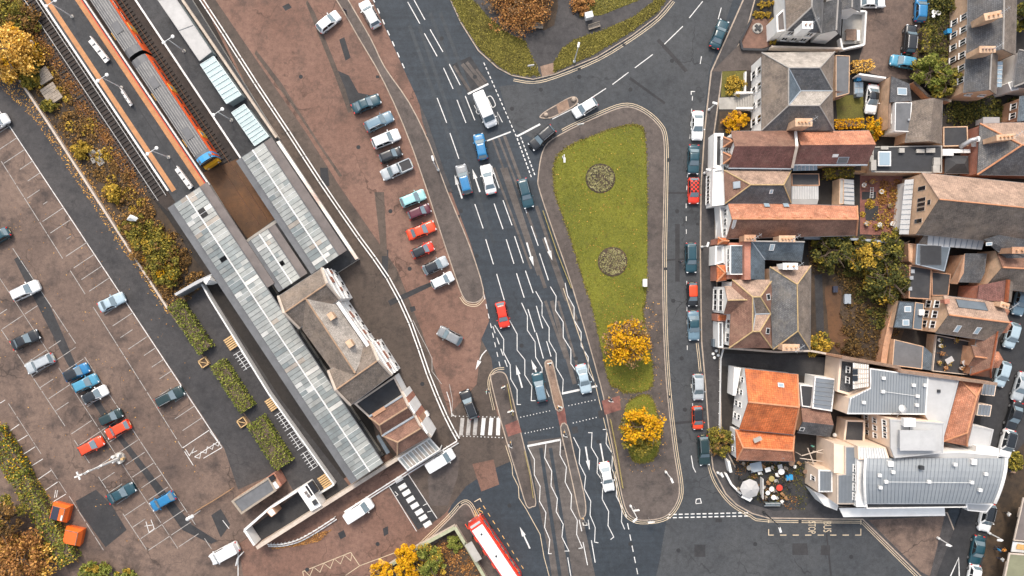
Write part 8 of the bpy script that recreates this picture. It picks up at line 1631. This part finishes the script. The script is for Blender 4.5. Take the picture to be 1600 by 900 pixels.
# hotel back-yard frame
fr = thing('yard_pergola', 'thin cream pergola bars in the hotel back yard', 'pergola', P(1285, 700)); 
for a, b in (((1253, 712, 2.4), (1302, 698, 2.4)), ((1270, 705, 2.4), (1300, 711, 2.4)), ((1250, 716, 2.4), (1305, 724, 2.2)), ((1262, 700, 2.4), (1272, 726, 2.4))): mb = MB(); mb.tube([P(*a), P(*b)], .08, 5); mb.build('beam', M['coping'], fr)
for p in ((1253, 712), (1302, 698), (1300, 711), (1272, 726)): c = P(*p, 2.4); mb = MB(); mb.tube([(c.x, c.y, .12), c], .06, 5); mb.build('post', M['coping'], fr)
c = P(1300, 678, .13); r = thing('fire_globe', 'round white globe lamp in the hotel back yard', 'lamp', c); mb = MB(); mb.tube([c, c + Vector((0, 0, .6))], .08, 6); mb.build('post', M['darkmetal'], r); mb = MB(); mb.lathe(c + Vector((0, 0, .95)), [(.05, -.35), (.28, -.2), (.35, 0), (.26, .22), (.05, .34)], 12); mb.build('globe', M['whitecon'], r, True)
bn = thing('rubble_sack', 'white rubble sacks by the street railing', 'sack', P(1115, 553))
for dx, dy in ((0, 0), (.5, .5), (.2, -.6), (.8, -.2)): c = P(1114, 553, .13) + Vector((dx, dy, 0)); mb = MB(); mb.lathe(c, [(.2, 0), (.26, .12), (.2, .25), (.08, .3)], 8); mb.build('sack', M['whitecloth'], bn, True)
wall_run('boundary_wall', 'low stone edging wall between car park and railway scrub', [(22, 112), (75, 192), (165, 332), (262, 482)], .5, .3, 'coping', 'coping', 0)
# ---- people
def person(px, rz, label, top, legs, hair='hair', zb=.13, walk=.25, name='person', sit=0.):
    mt = [M[legs], M[top], M['skin'], M[hair]]
    J = dict(pel=(0, 0, .95), ch=(0, 0, 1.35), nk=(0, 0, 1.5), hd=(.02, 0, 1.62), ht=(.03, 0, 1.74), lh=(0, .1, .92), rh=(0, -.1, .92), lk=(walk * .5, .1, .5), rk=(-walk * .2, -.1, .5), la=(walk * .6, .1, .08), ra=(-walk * .9, -.1, .1), lt=(walk * .6 + .17, .11, .04), rt=(-walk * .9 + .16, -.11, .05), ls=(0, .2, 1.4), rs=(0, -.2, 1.4), le=(-walk * .3, .25, 1.14), re=(walk * .3, -.25, 1.14), lw=(-.02, .26, .9), rw=(walk * .6 + .08, -.24, .94))
    R_ = dict(pel=.15, ch=.17, nk=.065, hd=.105, ht=.085, lh=.1, rh=.1, lk=.065, rk=.065, la=.045, ra=.045, lt=.045, rt=.045, ls=.075, rs=.075, le=.05, re=.05, lw=.04, rw=.04)
    E = [('pel', 'ch'), ('ch', 'nk'), ('nk', 'hd'), ('hd', 'ht'), ('pel', 'lh'), ('pel', 'rh'), ('lh', 'lk'), ('rh', 'rk'), ('lk', 'la'), ('rk', 'ra'), ('la', 'lt'), ('ra', 'rt'), ('ch', 'ls'), ('ch', 'rs'), ('ls', 'le'), ('rs', 're'), ('le', 'lw'), ('re', 'rw')]
    ks = list(J); me = bpy.data.meshes.new('person'); me.from_pydata([J[k] for k in ks], [(ks.index(a), ks.index(b)) for a, b in E], [])
    o = bpy.data.objects.new('tmp', me); COL.objects.link(o); md = o.modifiers.new('s', 'SKIN'); sd = o.modifiers.new('u', 'SUBSURF'); sd.levels = 1
    if not me.skin_vertices: me.skin_vertices.new()
    for i, k in enumerate(ks): me.skin_vertices[0].data[i].radius = (R_[k],) * 2; me.skin_vertices[0].data[i].use_root = k == 'pel'
    bpy.context.view_layer.update(); bm_ = bpy.data.meshes.new_from_object(o.evaluated_get(bpy.context.evaluated_depsgraph_get())); bpy.data.objects.remove(o)
    bm_.materials.clear()
    for m in mt: bm_.materials.append(m)
    for p in bm_.polygons:
        c = p.center; p.use_smooth = True
        p.material_index = 3 if c.z > 1.66 or (c.z > 1.57 and c.x < -.02) else 2 if c.z > 1.5 or (abs(c.y) > .18 and c.z < .98) else 1 if c.z > .92 else 0
    o = link(name, bm_, None, P(*px, zb), rz); tag(o, label, 'person'); return o
person((1107, 283), 1.4, 'person in a pink coat walking past the white house fronts', 'pink', 'navy'); person((1062, 409), -1.2, 'person in dark clothes with a white bag crossing the east street', 'navy', 'black', zb=.02); person((541, 20), 1.0, 'person in dark clothes on the top pavement', 'navy', 'black'); person((1561, 855), 2.0, 'person in an orange top by the plum shop', 'orangecloth', 'navy', zb=.16); person((1553, 855), .5, 'person in a blue top beside the one in orange', 'blue', 'navy', zb=.16); person((1558, 870), -.5, 'person in a white top below the one in orange', 'whitecloth', 'navy', zb=.16); person((1568, 800), 2.5, 'person in white and black beside the plum shop wall', 'whitecloth', 'black', zb=.16); person((1265, 695), 1.0, 'person in a green top in the hotel back yard', 'green', 'navy'); person((1575, 735), 1.5, 'person in tan clothing on the brick paving', 'tan', 'navy', zb=.16)
